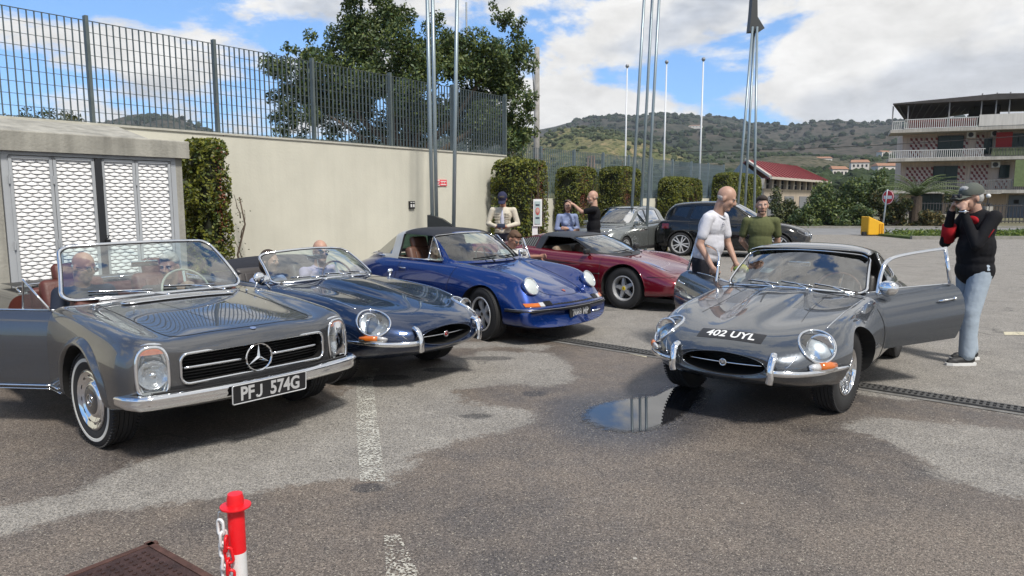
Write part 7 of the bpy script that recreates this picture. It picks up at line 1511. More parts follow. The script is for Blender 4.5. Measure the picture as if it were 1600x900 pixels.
    for sg in (-1, 1):
        S_ = [(-.80, .905), (-1.08, 1.168)]; yb, yt = .668 * sg, .555 * sg
        fr = [(-.82, .668 * sg, .895), (-1.07, .575 * sg, 1.165), (-1.11, .575 * sg, 1.175), (-1.10, .672 * sg, .895)]
        mb = MB(); mb.tube([fr[0], fr[1], fr[2], fr[3]], .010, 6, True); mb.build('quarter_frame', CHROME, car.root, True); mb = MB(); mb.add([fr[0], fr[1], fr[2], fr[3]], [(0, 1, 2, 3)]); mb.build('quarter_glass', GLASS, car.root)
        mb = MB(); mb.tube([(-1.10, .680 * sg, .893), (-1.70, .690 * sg, .897)], .008, 6); mb.tube([(-2.00, .690 * sg, .905), (-2.25, .665 * sg, .905), (-2.45, .60 * sg, .90), (-2.60, .42 * sg, .905), (-2.66, 0, .915)], .008, 6); mb.build('waist_trim', CHROME, car.root, True)
        h = empty('handle'); h.parent = car.root; p = car.side(-1.48, .765, sg, .02); mb = MB(); mb.tube([p + Vector((-.075, 0, 0)), p + Vector((0, .010 * sg, 0)), p + Vector((.06, 0, 0))], (.008, .012), 8); mb.build('grip', CHROME, h, True)
        for y in (1,): seat(car, -1.28, .36 * sg, .42, BRNL, .48, .50, True)
    rbox('dashboard', (-.80, 0, .82), (.2, 1.16, .14), BLKL, car.root, .03); steering(car, -1.08, .36, .84, .19, BLACK, BLACK)
    m_ = empty('door_mirror'); m_.parent = car.root; c = car.side(-.74, .86, 1) + Vector((0, .06, .07)); rbox('mirror_shell', c, (.05, .13, .09), CHROME, m_, .018, (0, 0, -.15)); mb = MB(); mb.tube([c, c + Vector((.03, -.06, -.07))], .011, 6); mb.build('stem', CHROME, m_, True)
    # far door held open: its raised quarter frame shows past the screen
    d = empty('open_door', (-.60, .80, 0)); d.parent = car.root; d.rotation_euler.z = R(-32); mb = MB(); mb.box((-.5, .0, .56), (.98, .05, .56)); mb.build('door_skin', P, d); mb = MB(); mb.tube([(-.06, -.02, .86), (-.30, -.06, 1.12), (-.34, -.06, 1.12), (-.33, -.02, .86)], .012, 6); mb.build('window_frame', CHROME, d, True)
    return car
def wedge(loc, rz):
    P = P_RED; car = Car('wedge_sports_car', loc, rz, 'low burgundy wedge shaped sports car with black roof and louvred quarter windows', P)
    st = [
     (.940, .14, [(0, .475), (.30, .474), (.48, .472), (.60, .466), (.69, .440), (.72, .39), (.71, .33), (.66, .275), (.4, .25), (0, .25)]),
     (.860, .14, [(0, .515), (.30, .514), (.50, .512), (.63, .508), (.735, .480), (.775, .41), (.77, .33), (.72, .25), (.4, .22), (0, .22)]),
     (.650, .11, [(0, .578), (.30, .577), (.50, .580), (.64, .586), (.765, .548), (.815, .44), (.81, .33), (.76, .23), (.4, .2), (0, .2)]),
     (.350, .06, [(0, .640), (.30, .642), (.48, .660), (.64, .700), (.785, .650), (.845, .49), (.83, .34), (.78, .21), (.4, .18), (0, .18)]),
     (.050, .03, [(0, .690), (.30, .695), (.48, .725), (.64, .775), (.795, .725), (.858, .53), (.84, .35), (.79, .20), (.4, .17), (0, .17)]),
     (-.25, .02, [(0, .748), (.30, .752), (.48, .770), (.645, .795), (.798, .748), (.860, .55), (.84, .35), (.79, .19), (.4, .17), (0, .17)]),
     (-.60, .00, [(0, .815), (.30, .815), (.50, .815), (.655, .812), (.798, .762), (.858, .57), (.835, .35), (.79, .19), (.4, .17), (0, .17)]),
     (-1.1, .00, [(0, .835), (.30, .835), (.52, .833), (.665, .828), (.800, .778), (.858, .59), (.835, .36), (.79, .19), (.4, .17), (0, .17)]),
     (-1.6, .00, [(0, .858), (.30, .858), (.53, .856), (.68, .850), (.805, .800), (.862, .61), (.84, .36), (.79, .19), (.4, .17), (0, .17)]),
     (-2.1, .00, [(0, .890), (.30, .890), (.55, .890), (.70, .885), (.815, .835), (.870, .63), (.85, .38), (.79, .2), (.4, .18), (0, .18)]),
     (-2.6, .00, [(0, .905), (.30, .905), (.55, .905), (.70, .898), (.812, .850), (.862, .64), (.84, .40), (.78, .24), (.4, .2), (0, .2)]),
     (-3.1, .02, [(0, .895), (.30, .895), (.54, .893), (.68, .885), (.785, .835), (.825, .64), (.80, .44), (.74, .32), (.4, .3), (0, .3)]),
     (-3.26, .02, [(0, .86), (.30, .86), (.52, .858), (.66, .85), (.75, .80), (.79, .64), (.77, .48), (.70, .38), (.4, .35), (0, .35)]),
    ]
    car.body(body_grid(st, nose=((.90, .008),), kx=9, kr=8)); car.arches([(0, .318, .372), (-2.34, .325, .378)], .42)
    cpx = curve([(-.45, -.52), (-.45, .52), (-.7, .64), (-1.6, .64), (-1.75, .5), (-1.75, -.5), (-1.6, -.64), (-.7, -.64)], 2, True); extrude3(car.cut, [(x, y, 0) for x, y in cpx], (0, 0, 1), .32, 1.3)
    ob = car.finish([('bonnet', lambda c, n: -.35 < c[0] < .72 and abs(c[1]) < .48 and n[2] > .5), ('door', lambda c, n: -1.55 < c[0] < -.42 and abs(c[1]) > .62 and .24 < c[2] < .81)], interior=lambda c: -2 < c[0] < -.42 and c[2] > .31, interior_mat=BLKL)
    for sg in (-1, 1):
        car.seam([car.side(x, z, sg, .0006) for x, z in resample([(-.40, .79), (-.42, .24), (-1.50, .24), (-1.58, .60), (-1.56, .84)], .03)])
        car.tube('side_groove', [car.side(x, .52, sg, .001) for x in np.linspace(.76, .40, 8)], (.006, .004), BLACK); car.tube('side_groove', [car.side(x, .525, sg, .001) for x in np.linspace(-.40, -1.92, 30)], (.007, .004), BLACK)
        car.seam(car.line_top([(.60, .44 * sg), (.1, .46 * sg), (-.34, .47 * sg)], .0004), w=.0022)
        # wheel arch lip
        for xw, rz_ in ((0, .318), (-2.34, .325)): car.tube('arch_lip', [car.side(xw + .378 * math.cos(a), rz_ + .378 * math.sin(a), sg, .004) for a in np.linspace(.12, PI - .12, 30)], (.008, .006), P)
        # scoop in the rear of the door: a dark patch paints its shade
        G = [[tuple(car.side(x, z + dz, sg, off)) for dz, off in ((.035 * k_, .001), (.012 * k_, .004), (-.012 * k_, .004), (-.035 * k_, .001))] for x, z, k_ in [(-.80, .655, .05), (-1.1, .66, .4), (-1.4, .668, .8), (-1.62, .675, 1.1), (-1.70, .678, .9)]]; mb = MB(); mb.grid(G); mb.build('side_scoop_shade', mat('scoop_shadow_black', (.02, .006, .008), .6), car.root)
        for i in range(9): x = .10 - i * .045; mb = MB(); mb.tube([car.top(x, y * sg, .003) for y in np.linspace(.52, .60, 4)], .0035, 5); mb.build('fender_louvre', BLACK, car.root)
    mb = MB(); mb.tube([car.front(y, .385, .004) for y in np.linspace(-.66, .66, 25)], (.006, .034), 8); mb.build('front_bumper_strip', BLACK, car.root)
    mb = MB(); mb.box((.45, 0, .16), (.9, 1.3, .06)); mb.build('chin', BLACK, car.root)
    for sg in (-1, 1): mb = MB(); mb.tube([car.top(x, y * sg, .0006) for x, y in ((.55, .46), (.55, .64), (.36, .66), (.36, .46))], .002, 5, True); mb.build('pop_up_lamp_gap', DARKV, car.root)
    pr_ = rimwheel('star5', .318, .21, .190); car.wheels(pr_, [(0, .715, .318), (0, -.715, .318), (-2.34, .73, .325), (-2.34, -.73, .325)], steer=R(-3))
    gst = [(-.28, .765, .56, .655, .790), (-.50, .875, .575, .665, .805), (-.76, .985, .570, .672, .815), (-1.00, 1.070, .545, .680, .822), (-1.15, 1.105, .530, .684, .828), (-1.45, 1.118, .520, .690, .840), (-1.75, 1.110, .510, .698, .858), (-2.05, 1.060, .50, .705, .875), (-2.35, .985, .49, .705, .890), (-2.62, .920, .48, .69, .895)]
    sc_ = Screen((-.36, .615, .805, .18, .02), (-1.00, .530, 1.072, .13, .02), .03); ws = [tuple(sc_.W(u, v)) for u, v in sc_.path(.14)]
    sw = [(-.72, .70), (-.70, .845), (-1.02, 1.005), (-1.16, 1.045), (-1.60, 1.055), (-1.66, .70)]; ql = [(-1.76, .88), (-1.76, 1.045), (-2.0, 1.025), (-2.42, .925)]
    cut = [(ws, (.5, 0, .8), -.14, .2)]
    for a, b in ((.3, 1), (-1, -.3)): cut.append(([(x, 0, z) for x, z in sw], (0, 1, 0), a, b)); cut.append(([(x, 0, z) for x, z in ql], (0, 1, 0), a, b))
    RB = mat('satin_black_roof', (.022, .024, .028), .42, bump=.1, bscale=200)
    o_, gs = greenhouse(car, gst, cut, [('roof_panel', RB, lambda c: c[0] > -1.74 and (c[0] < -1.0 or c[2] > .83 + (-.36 - c[0]) * .0 or True))], .028, frontbow=.14, rearbow=0, glasses=[('quarter_backing', DARKV, lambda c: -2.45 < c[0] < -1.74 and abs(c[1]) > .4)])
    sc_.make(car, .009, BLACK, GLASS, .14); sc_.wiper(car, -.6, .1, .06, .10, BLACK, (-.28, -.05, .80)); sc_.wiper(car, .1, .7, .05, .08, BLACK, (-.28, .3, .80))
    for sg in (-1, 1):
        q = empty('quarter_louvre'); q.parent = car.root
        for i in range(13): x = -1.79 - i * .047; zt = 1.04 - .0 * i - max(0, (i - 3)) * .0125; mb = MB(); a = gs.side(x, .885, sg, .004) if hasattr(gs, 'side') else Vector((x, .68 * sg, .885)); b = gs.side(x - .0, max(zt - .005, .895), sg, .004); mb.bar(a, b, .012, .016); mb.build('slat', mat('grey_louvre', (.18, .19, .19), .5, .3), q)
        m_ = empty('door_mirror'); m_.parent = car.root; c = car.side(-.66, .80, sg) + Vector((0, .08 * sg, .055)); rbox('mirror_shell', c, (.06, .15, .085), BLACK, m_, .022); mb = MB(); mb.tube([c, c + Vector((.03, -.07 * sg, -.07))], .014, 6); mb.build('stem', BLACK, m_, True)
        seat(car, -1.10, .34 * sg, .30, mat('tan_seat', (.26, .19, .13), .6), .46, .48)
        pts = [(-.70, .682 * sg, .84), (-.88, .66 * sg, .93), (-.88, .69 * sg, .835)]; mb = MB(); mb.tube(pts, .006, 6, True); mb.build('quarter_frame', BLACK, car.root)
    rbox('dashboard', (-.66, 0, .76), (.3, 1.16, .12), BLKL, car.root, .03); steering(car, -.98, .34, .78, .18, BLACK, BLACK)
    rbox('rear_bulkhead', (-1.70, 0, .72), (.06, 1.1, .34), BLKL, car.root, .02)
    return car
def modern(name, loc, rz, label, P, suv):
    car = Car(name, loc, rz, label, P); H = 1.60 if suv else 1.47; WB = 2.70 if suv else 2.49; hw = .91 if suv else .86; bz = 1.0 if suv else .93; fo = .86 if suv else .80; ro = .66 if suv else .62; r = .345 if suv else .305
    k = hw / .86
    def q(x, bow, zt, ze, zm, zs, w=1.0, zsh=.86): return (x, bow, [(0, zt), (.32 * w, zt - .002), (.54 * w * k, zt - .012), (.68 * w * k, ze), (.785 * w * k, ze - .06), (.855 * w * k, zm), (.850 * w * k, zs + .16), (.80 * w * k, zs), (.45, zs - .03), (0, zs - .03)])
    st = [q(fo, .22, .66, .64, .50, .26, .86), q(fo - .10, .22, .76, .74, .54, .22, .93), q(fo - .32, .15, .86, .84, .60, .20, .98), q(.20, .06, bz - .06, bz - .07, .66, .20), q(-.25, .02, bz - .01, bz - .03, .70, .20), q(-.7, 0, bz + .01, bz, .72, .20), q(-1.3, 0, bz + .02, bz + .01, .74, .20), q(-2.0, 0, bz + .04, bz + .03, .76, .20), q(-WB, 0, bz + .06, bz + .05, .78, .22), q(-WB - ro + .25, .05, bz + .05, bz + .04, .76, .26, .97), q(-WB - ro + .06, .08, bz + .02, bz, .70, .30, .92), q(-WB - ro, .1, bz - .06, bz - .1, .66, .34, .86)]
    car.body(body_grid(st, nose=((.6, .012), (.93, .006)), kx=8, kr=6)); car.arches([(0, r, r + .045), (-WB, r, r + .045)], .48)
    if suv:
        for sg in (-1, 1): extrude3(car.cut, [(0, y, z) for y, z in rrect(.30, .20, .05) and [(a + .20 * sg, b + .60) for a, b in rrect(.32, .20, .06)]], (1, 0, 0), .62, 1.2)
    extrude3(car.cut, [(0, a, b + .36) for a, b in rrect(1.0, .12, .04)], (1, 0, 0), .60, 1.2)
    car.finish([('bonnet', lambda c, n: -.35 < c[0] < fo - .15 and abs(c[1]) < .68 * k and n[2] > .6), ('front_door', lambda c, n: -1.35 < c[0] < -.42 and abs(c[1]) > .6 and .3 < c[2] < bz - .02), ('rear_door', lambda c, n: -WB + .28 < c[0] < -1.38 and abs(c[1]) > .6 and .3 < c[2] < bz)], interior=lambda c: False)
    car.seam(car.line_top([(-.38, -.66 * k), (fo - .20, -.62 * k), (fo - .14, 0), (fo - .20, .62 * k), (-.38, .66 * k)], .0006))
    for sg in (-1, 1):
        car.seam([car.side(x, z, sg, .0008) for x, z in resample([(-.40, bz - .02), (-.45, .30), (-1.38, .30), (-1.38, bz)], .04)], w=.004); car.seam([car.side(x, z, sg, .0008) for x, z in resample([(-1.38, .30), (-WB + .42, .30), (-WB + .30, .70), (-WB + .20, bz)], .04)], w=.004)
        for x in (-1.22, -2.0): h = empty('handle'); h.parent = car.root; p = car.side(x, bz - .13, sg, .022); mb = MB(); mb.tube([p + Vector((-.09, 0, 0)), p + Vector((0, .008 * sg, .004)), p + Vector((.09, 0, 0))], (.010, .015), 8); mb.build('grip', P, h, True)
        mb = MB(); G = [[tuple(car.side(x, z, sg, .004)) for z in (.20, .24, .30)] for x in np.linspace(-.40, -WB + .42, 16)]; mb.grid(G if sg > 0 else G[::-1]); mb.build('sill', mat('grey_plastic', (.03, .03, .032), .6), car.root, True)
        for xw in (0, -WB): 
            if suv: car.tube('arch_cladding', [car.side(xw + (r + .055) * math.cos(a), r + (r + .055) * math.sin(a), sg, .002) for a in np.linspace(.1, PI - .1, 26)], (.012, .022), BLACK)
        L_ = empty('headlight'); L_.parent = car.root; z0 = .68 if suv else .72; P2 = [(.34, z0 + .02), (.50, z0 + .05), (.66, z0 + .10), (.74, z0 + .12), (.72, z0 + .01), (.60, z0 - .05), (.44, z0 - .05)]
        cc = car.front(.55 * sg, z0 + .03, .008); mb = MB(); pts = [car.front(y * sg * k, z, .006) for y, z in curve(P2, 2, True)]; mb.add([tuple(p) for p in pts] + [tuple(cc)], [(i, (i + 1) % len(pts), len(pts)) for i in range(len(pts))]); mb.build('lens', mat('smoked_lamp', (.16, .17, .18), .06, .4, coat=1), L_, True)
        for y in (.48, .60): p = car.front(y * sg * k, z0 + .02, .010); mb = MB(); mb.tube([tuple(p + Vector((.002, math.cos(a) * .035, math.sin(a) * .035))) for a in np.linspace(0, 2 * PI, 19)[:-1]], .005, 6, True); mb.build('lamp_ring', CHROME, L_, True)
        T_ = empty('tail_light'); T_.parent = car.root; G = [[tuple(car.side(x, z, sg, .012)) for z in np.linspace(bz - .20, bz - .06, 5)] for x in np.linspace(-WB - ro + .30, -WB - ro + .10, 5)]; mb = MB(); mb.grid(G if sg < 0 else G[::-1]); mb.build('lens', mat('tail_red', (.10, .006, .006), .1, coat=1), T_, True)
        m_ = empty('door_mirror'); m_.parent = car.root; c = car.side(-.62, bz - .03, sg) + Vector((0, .10 * sg, .07)); rbox('mirror_shell', c, (.10, .18, .13), P if suv else P, m_, .04); mb = MB(); mb.tube([c, c + Vector((.02, -.10 * sg, -.08))], .02, 6); mb.build('stem', BLACK, m_, True)
    if suv:
        for sg in (-1, 1):
            g = empty('kidney_grille'); g.parent = car.root; mb = MB(); mb.tube([car.front(a + .20 * sg, b + .60, .006) for a, b in rrect(.32, .20, .06)], (.010, .008), 6, True); mb.build('frame', CHROME, g, True)
            for i in range(7): y = (.20 + (i - 3) * .042) * sg; f_ = car.front(y, .50, .004); mb = MB(); mb.tube([(f_.x - .012, y, .51), (f_.x - .004, y, .60), (f_.x - .012, y, .69)], .006, 6); mb.build('slat', CHROME, g, True)
    else:
        mb = MB(); mb.tube([car.front(y, .58, .006) for y in np.linspace(-.4, .4, 15)], (.008, .018), 6); mb.build('grille_bar', CHROME, car.root, True)
    pr_ = rimwheel('modern', r, .22, r - .085); car.wheels(pr_, [(0, hw - .12, r), (0, -hw + .12, r), (-WB, hw - .12, r), (-WB, -hw + .12, r)])
    x0 = -.30 if suv else -.28; xe = -WB - ro + (.10 if suv else .08)
    gst = [(x0, bz - .02, .62 * k, .72 * k, bz - .04), (x0 - .30, bz + .19, .63 * k, .735 * k, bz - .03), (x0 - .62, bz + .40, .61 * k, .745 * k, bz - .01), (x0 - .90, H - .06, .58 * k, .75 * k, bz), (x0 - 1.15, H - .015, .565 * k, .755 * k, bz + .005), (x0 - 1.6, H, .56 * k, .758 * k, bz + .01), (x0 - 2.1, H - .01, .555 * k, .755 * k, bz + .03), (xe + .42, H - .05, .54 * k, .74 * k, bz + .04), (xe + .20, H - .12, .52 * k, .72 * k, bz + .04), (xe + .02, H - .30, .50 * k, .70 * k, bz + .03), (xe - .06, bz + .04, .50 * k, .68 * k, bz)]
    sc_ = Screen((x0 - .08, .655 * k, bz + .045, .20, .02), (x0 - .86, .545 * k, H - .075, .14, .02), .03); ws = [tuple(sc_.W(u, v)) for u, v in sc_.path(.14)]; up_ = H - .115; ext = .06 if suv else .0
    w1 = curve([(x0 - .42, bz + .06), (x0 - .92, up_ - .04), (x0 - 1.10, up_), (x0 - 1.24, up_), (x0 - 1.24, bz + .055)], 0); w2 = [(x0 - 1.31, bz + .055), (x0 - 1.31, up_), (x0 - 1.95, up_ - .01), (x0 - 2.05, up_ - .03), (x0 - 2.12 - ext, bz + .10)]; w3 = [(x0 - 2.22 - ext, bz + .13), (x0 - 2.16, up_ - .03), (xe + .42, up_ - .06), (xe + .30, bz + .20)]
    cut = [(ws, (.62, 0, .6), -.16, .25)]
    for w in ([w1, w2, w3] if suv else [w1, w2]):
        for a, b in ((.3, 1.2), (-1.2, -.3)): cut.append(([(x, 0, z) for x, z in w], (0, 1, 0), a, b))
    rwin = [(xe + .30, -.5, H - .14), (xe + .30, .5, H - .14), (xe - .04, .56, bz + .14), (xe - .04, -.56, bz + .14)]; cut.append((rwin, (-.8, 0, .35), -.05, .4))
    lim = lambda c: True
    o_, gs = greenhouse(car, gst, cut, [], .035, kx=8, kr=8, frontbow=.20, rearbow=-.12, glasses=[('window_glass', GLASSD, lambda c: c[2] > bz + .03 and (abs(c[1]) > .42 * k or c[0] < xe + .3) and c[2] < H - .08)])
    sc_.make(car, .010, BLACK, GLASS if not suv else glassmat('screen_glass2', (.5, .6, .6)), .14)
    for sg in (-1, 1):
        pts = [gs.side(x, z, sg, .003) for x, z in resample([(x0 - .40, bz + .035), (x0 - 1.3, bz + .03), (x0 - 2.1, bz + .05)], .06)]; car.tube('window_trim', pts, .006, BLACK if suv else CHROME)
        if suv: pts = [gs.top(x, .52 * k * sg, .03) for x in np.linspace(x0 - 1.0, xe + .5, 14)]; car.tube('roof_rail', pts, .012, BLACK)
    if not suv:
        for sg in (-1, 1): pts = [gs.side(x, z, sg, .003) for x, z in resample(w1 if True else w1, .05)]; car.tube('window_seal', pts, .005, BLACK, closed=True)
    rbox('dashboard', (x0 - .40, 0, bz - .04), (.5, 1.2, .12), mat('grey_plastic', (.03, .03, .032)), car.root, .04)
    for sg in (-1, 1): seat(car, x0 - 1.15, .36 * sg, .48, BLKL, .48, .60, True)
    mb = MB(); mb.box(((x0 + xe) / 2, 0, .50), (abs(xe - x0) - .3, 1.2, .1)); mb.build('floor', DARKV, car.root)
    mb = MB(); mb.box((-1.4, 0, .75), (2.4, 1.35, .04)); mb.build('cabin_dark', DARKV, car.root) if not suv else None
    return car
# ================================================================ the parked cars
pagoda((-2.245, 5.045), R(-41.1))
etype('open_top_roadster', (-1.21, 6.50), R(-39.8), 'dark blue long nosed open roadster, second in the row, two people in it', P_NAVY, False)
targa((.165, 8.404), R(-43.5))
wedge((2.09, 10.75), R(-38))
etype('coupe_with_open_doors', (2.0, 5.57), R(-126.8), 'gunmetal grey long nosed coupe with both doors open, standing by the puddle', P_GREY2, True)
modern('parked_hatchback', (2.42, 19.35), R(-127), 'silver grey five door hatchback parked behind the burgundy car', P_SLV, False)
modern('parked_suv', (7.42, 19.55), R(-23), 'shiny black family car behind the two standing men', P_BLK, True)
# ================================================================ people
SKIN = mat('skin', (.45, .27, .195), .5, var=.07, vscale=25, bump=.15, bscale=90, bdist=.002); SKIN2 = mat('tanned_skin', (.42, .22, .15), .5, var=.08, vscale=25, bump=.15, bscale=90, bdist=.002)
def cloth(name, col, b=.7): return mat(name, col, .85, var=.06, vscale=14, bump=b, bscale=9, bdist=.018, spec=.2)
def remeshed(name, prims, m, parent, vox=.0085, sm=4):
    mb = MB()
    for p in prims:
        if p[0] == 'c':
            _, a, b, ra, rb = p; a, b = Vector(a), Vector(b); d = b - a; L_ = max(d.length, 1e-4); q = d.to_track_quat('Z', 'Y') if d.length > 1e-5 else Quaternion()
            prof = [(0, -ra)] + [(ra * math.sin(t), -ra * math.cos(t)) for t in (.4, .8, 1.2)] + [(ra, 0), (rb, L_)] + [(rb * math.sin(t), L_ + rb * math.cos(t)) for t in (1.2, .8, .4)] + [(0, L_ + rb)]
            mb.lathe(prof, Matrix.Translation(a) @ q.to_matrix().to_4x4(), 14)
        else:
            _, c, r, M = p; mb.sphere(c, r, 18, 12, M=M)
    o = mb.build(name, m, None); bm = bmesh.new(); bm.from_mesh(o.data); bmesh.ops.remove_doubles(bm, verts=bm.verts, dist=1e-6); bmesh.ops.recalc_face_normals(bm, faces=bm.faces); bm.to_mesh(o.data); bm.free()
    r = o.modifiers.new('r', 'REMESH'); r.mode = 'VOXEL'; r.voxel_size = vox; s_ = o.modifiers.new('s', 'SMOOTH'); s_.factor = .5; s_.iterations = sm
    me = bpy.data.meshes.new_from_object(o.evaluated_get(bpy.context.evaluated_depsgraph_get())); bpy.data.objects.remove(o); me.materials.clear(); me.materials.append(m); me.polygons.foreach_set('use_smooth', np.ones(len(me.polygons), dtype=bool))
    o = bpy.data.objects.new(name, me); COL.objects.link(o); o.parent = parent; return o
def hand(w, d, n, side, curl=.5, ls=1.0):
    """w wrist, d along the palm, n palm normal (the way fingers curl), side +1 when the thumb lies on d x n"""
    d = Vector(d).normalized(); n = (Vector(n) - d * Vector(n).dot(d)).normalized(); s_ = d.cross(n) * side; w = Vector(w); P = []
    M = Matrix((s_, n, d)).transposed().to_4x4(); P.append(('e', w + d * .045, (.040, .015, .052), M)); P.append(('c', w - d * .01, w + d * .03, .024, .024))
    for k, (o, L_) in enumerate(((.030, .070), (.011, .078), (-.009, .073), (-.028, .058))):
        a = w + d * .082 + s_ * o; c1 = curl * (.7 + .12 * k); b = a + (d * math.cos(c1) + n * math.sin(c1)) * L_ * .5; c2 = c1 + curl * 1.1; c = b + (d * math.cos(c2) + n * math.sin(c2)) * L_ * .5; P += [('c', a - d * .02, b, .0098, .0090), ('c', b, c, .0090, .0078)]
    a = w + d * .025 + s_ * .030; b = a + (d * .6 + s_ * .7 + n * .25).normalized() * .042; c = b + (d * .85 + s_ * .15 + n * .5 * curl).normalized() * .034; P += [('c', a, b, .0125, .0115), ('c', b, c, .0110, .0090)]
    return P
def person(loc, rz, label, J=None, h=1.76, skin=SKIN, top=('shirt', (.6, .6, .6), 'short'), legs=('trousers', (.03, .03, .04)), hair=None, head=(0, 0, 0), fat=1.0, hands=None, shoes=(.02, .02, .02), lower=True, beard=None, cap=None, glasses=None, female=False, parent=None, z=0, vox=.0085, open_jacket=None, collar=True):
    root = empty('person', (loc[0], loc[1], z), rz, label, 'person'); s_ = .95 * h / 1.76; root.scale = (s_, s_, s_)
    D_ = dict(pel=(0, 0, .95), wai=(0, 0, 1.10), che=(0, 0, 1.30), nek=(-.01, 0, 1.475), hed=(.03, 0, 1.645), sL=(-.01, .185, 1.42), sR=(-.01, -.185, 1.42), eL=(-.03, .24, 1.14), eR=(-.03, -.24, 1.14), wL=(.04, .25, .90), wR=(.04, -.25, .90), hL=(0, .09, .92), hR=(0, -.09, .92), kL=(.02, .10, .50), kR=(.02, -.10, .50), aL=(0, .11, .085), aR=(0, -.11, .085))
    D_.update(J or {}); V_ = {k: Vector(v) for k, v in D_.items()}; f = fat; w_ = .90 if female else 1.0
    up = (V_['nek'] - V_['pel']).normalized(); ax = (V_['sL'] - V_['sR']).normalized(); fw = ax.cross(up).normalized(); T_ = Matrix((fw, ax, up)).transposed().to_4x4(); E_ = lambda c, r: ('e', c, r, T_)
    Hm = Matrix.Rotation(R(head[0]), 4, 'Z') @ Matrix.Rotation(R(head[1]), 4, 'Y') @ Matrix.Rotation(R(head[2]), 4, 'X'); hp = lambda x, y, zz: V_['hed'] + (Hm @ Vector((x, y, zz)))
    he = lambda x, y, zz, r: ('e', hp(x, y, zz), r, Hm)
    B = [he(-.012, 0, .032, (.096, .076, .094)), he(.022, 0, -.040, (.070, .060, .074)), ('c', hp(.060, -.014, -.092), hp(.060, .014, -.092), .026, .026), ('c', hp(.088, 0, .020), hp(.108, 0, -.022), .009, .0145), he(.098, 0, -.026, (.014, .019, .011)), ('c', hp(.070, -.036, .028), hp(.070, .036, .028), .0155, .0155), ('c', hp(.082, -.016, -.056), hp(.082, .016, -.056), .0105, .0105), he(.055, -.038, -.022, (.030, .024, .030)), he(.055, .038, -.022, (.030, .024, .030)),
         he(-.012, .078, -.010, (.020, .011, .032)), he(-.012, -.078, -.010, (.020, .011, .032)), ('c', V_['nek'] - up * .05, hp(-.025, 0, -.07), .060 * (.85 if female else 1.05), .054 * (.85 if female else 1.05))]
    B += [E_(V_['che'], (.085, .13, .17)), ('c', V_['che'], V_['pel'], .09, .09), ('c', V_['sL'], V_['sR'], .045, .045)]
    sl = top[2]
    for k in 'LR': B += [('c', V_['s' + k], V_['e' + k], .046 * w_, .038 * w_), ('c', V_['e' + k], V_['w' + k], .040 * w_, .0265 * w_)]
    hd = dict(L=(None, (0, -1, 0), 1, .5), R=(None, (0, 1, 0), -1, .5)); hd.update(hands or {})
    for k in 'LR':
        d, n, sd_, cu = hd[k]; d = d or (V_['w' + k] - V_['e' + k]); B += hand(V_['w' + k], d, n, sd_, cu)
    body = remeshed('body', B, skin, root, vox if h else vox)
    for sg in (-1, 1):
        ey = empty('eye', (0, 0, 0)); ey.parent = body; c = hp(.0700, .031 * sg, .003); mb = MB(); mb.sphere(c, .0115, 10, 8); mb.build('eyeball', mat('eye_white', (.6, .58, .55), .2), ey, True); mb = MB(); mb.sphere(hp(.0778, .031 * sg, .002), .0052, 8, 6); mb.build('iris', mat('iris_dark', (.03, .02, .015), .15), ey, True)
        if not (cap and cap[1]): mb = MB(); mb.tube([hp(.087, .014 * sg, .026), hp(.089, .030 * sg, .031), hp(.078, .050 * sg, .026)], .0026, 6); mb.build('eyebrow', mat('brow_hair', hair[1] if hair else (.12, .08, .05), .8), body)
    mb = MB(); mb.tube([hp(.0905, -.020, -.054), hp(.0935, 0, -.055), hp(.0905, .020, -.054)], .0028, 6); mb.build('mouth', mat('lip', (.30, .10, .09), .5), body)
    # top
    C_ = [E_(V_['che'] + up * .02, (.120 * (f * .5 + .5), .172 * w_ * (f * .25 + .75), .18)), E_(V_['wai'] + up * .03, (.116 * f, .152 * f * w_, .21)), E_(V_['pel'] + up * .06, (.118 * f, .160 * (f * .5 + .5), .11)), E_(V_['wai'] + fw * .03 * (f - 1) * 3, (.115 * f, .135 * f, .17)), ('c', V_['sL'], V_['sR'], .056 * w_, .056 * w_), ('c', V_['nek'] - up * .085, V_['nek'] - up * .03, .078, .066)]
    if sl == 'long' and f > 1.15: C_ += [E_(V_['pel'] - up * .04, (.122 * f, .155 * f, .16)), E_(V_['wai'] + up * .04, (.108 * f, .148 * f, .22))]
    if female: C_ += [E_(V_['che'] + fw * .075 + ax * .07 - up * .03, (.05, .06, .06)), E_(V_['che'] + fw * .075 - ax * .07 - up * .03, (.05, .06, .06))]
    for k in 'LR':
        s, e, w = V_['s' + k], V_['e' + k], V_['w' + k]
        if sl == 'short': m_ = s.lerp(e, .66); C_ += [('c', s, m_, .060 * w_, .058 * w_)]
        else: C_ += [('c', s, e, .061 * w_ * (.6 + .4 * f), .052 * w_), ('c', e, e.lerp(w, .93), .050 * w_, .038 * w_)]
    tp = remeshed(top[0], C_, cloth(label[:18] + ' top', top[1]), root, vox)
    if collar:
        mb = MB(); n_ = V_['nek'] - up * .012; rr = [n_ + (ax * math.sin(a) * .066 + fw * (math.cos(a) * .066 + .008)) - up * (.030 * max(0, math.cos(a))) for a in np.linspace(0, 2 * PI, 21)[:-1]]; mb.tube(rr, (.010, .018), 6, True, flat=tuple(up)); mb.build('collar', MATS[label[:18] + ' top'], tp, True)
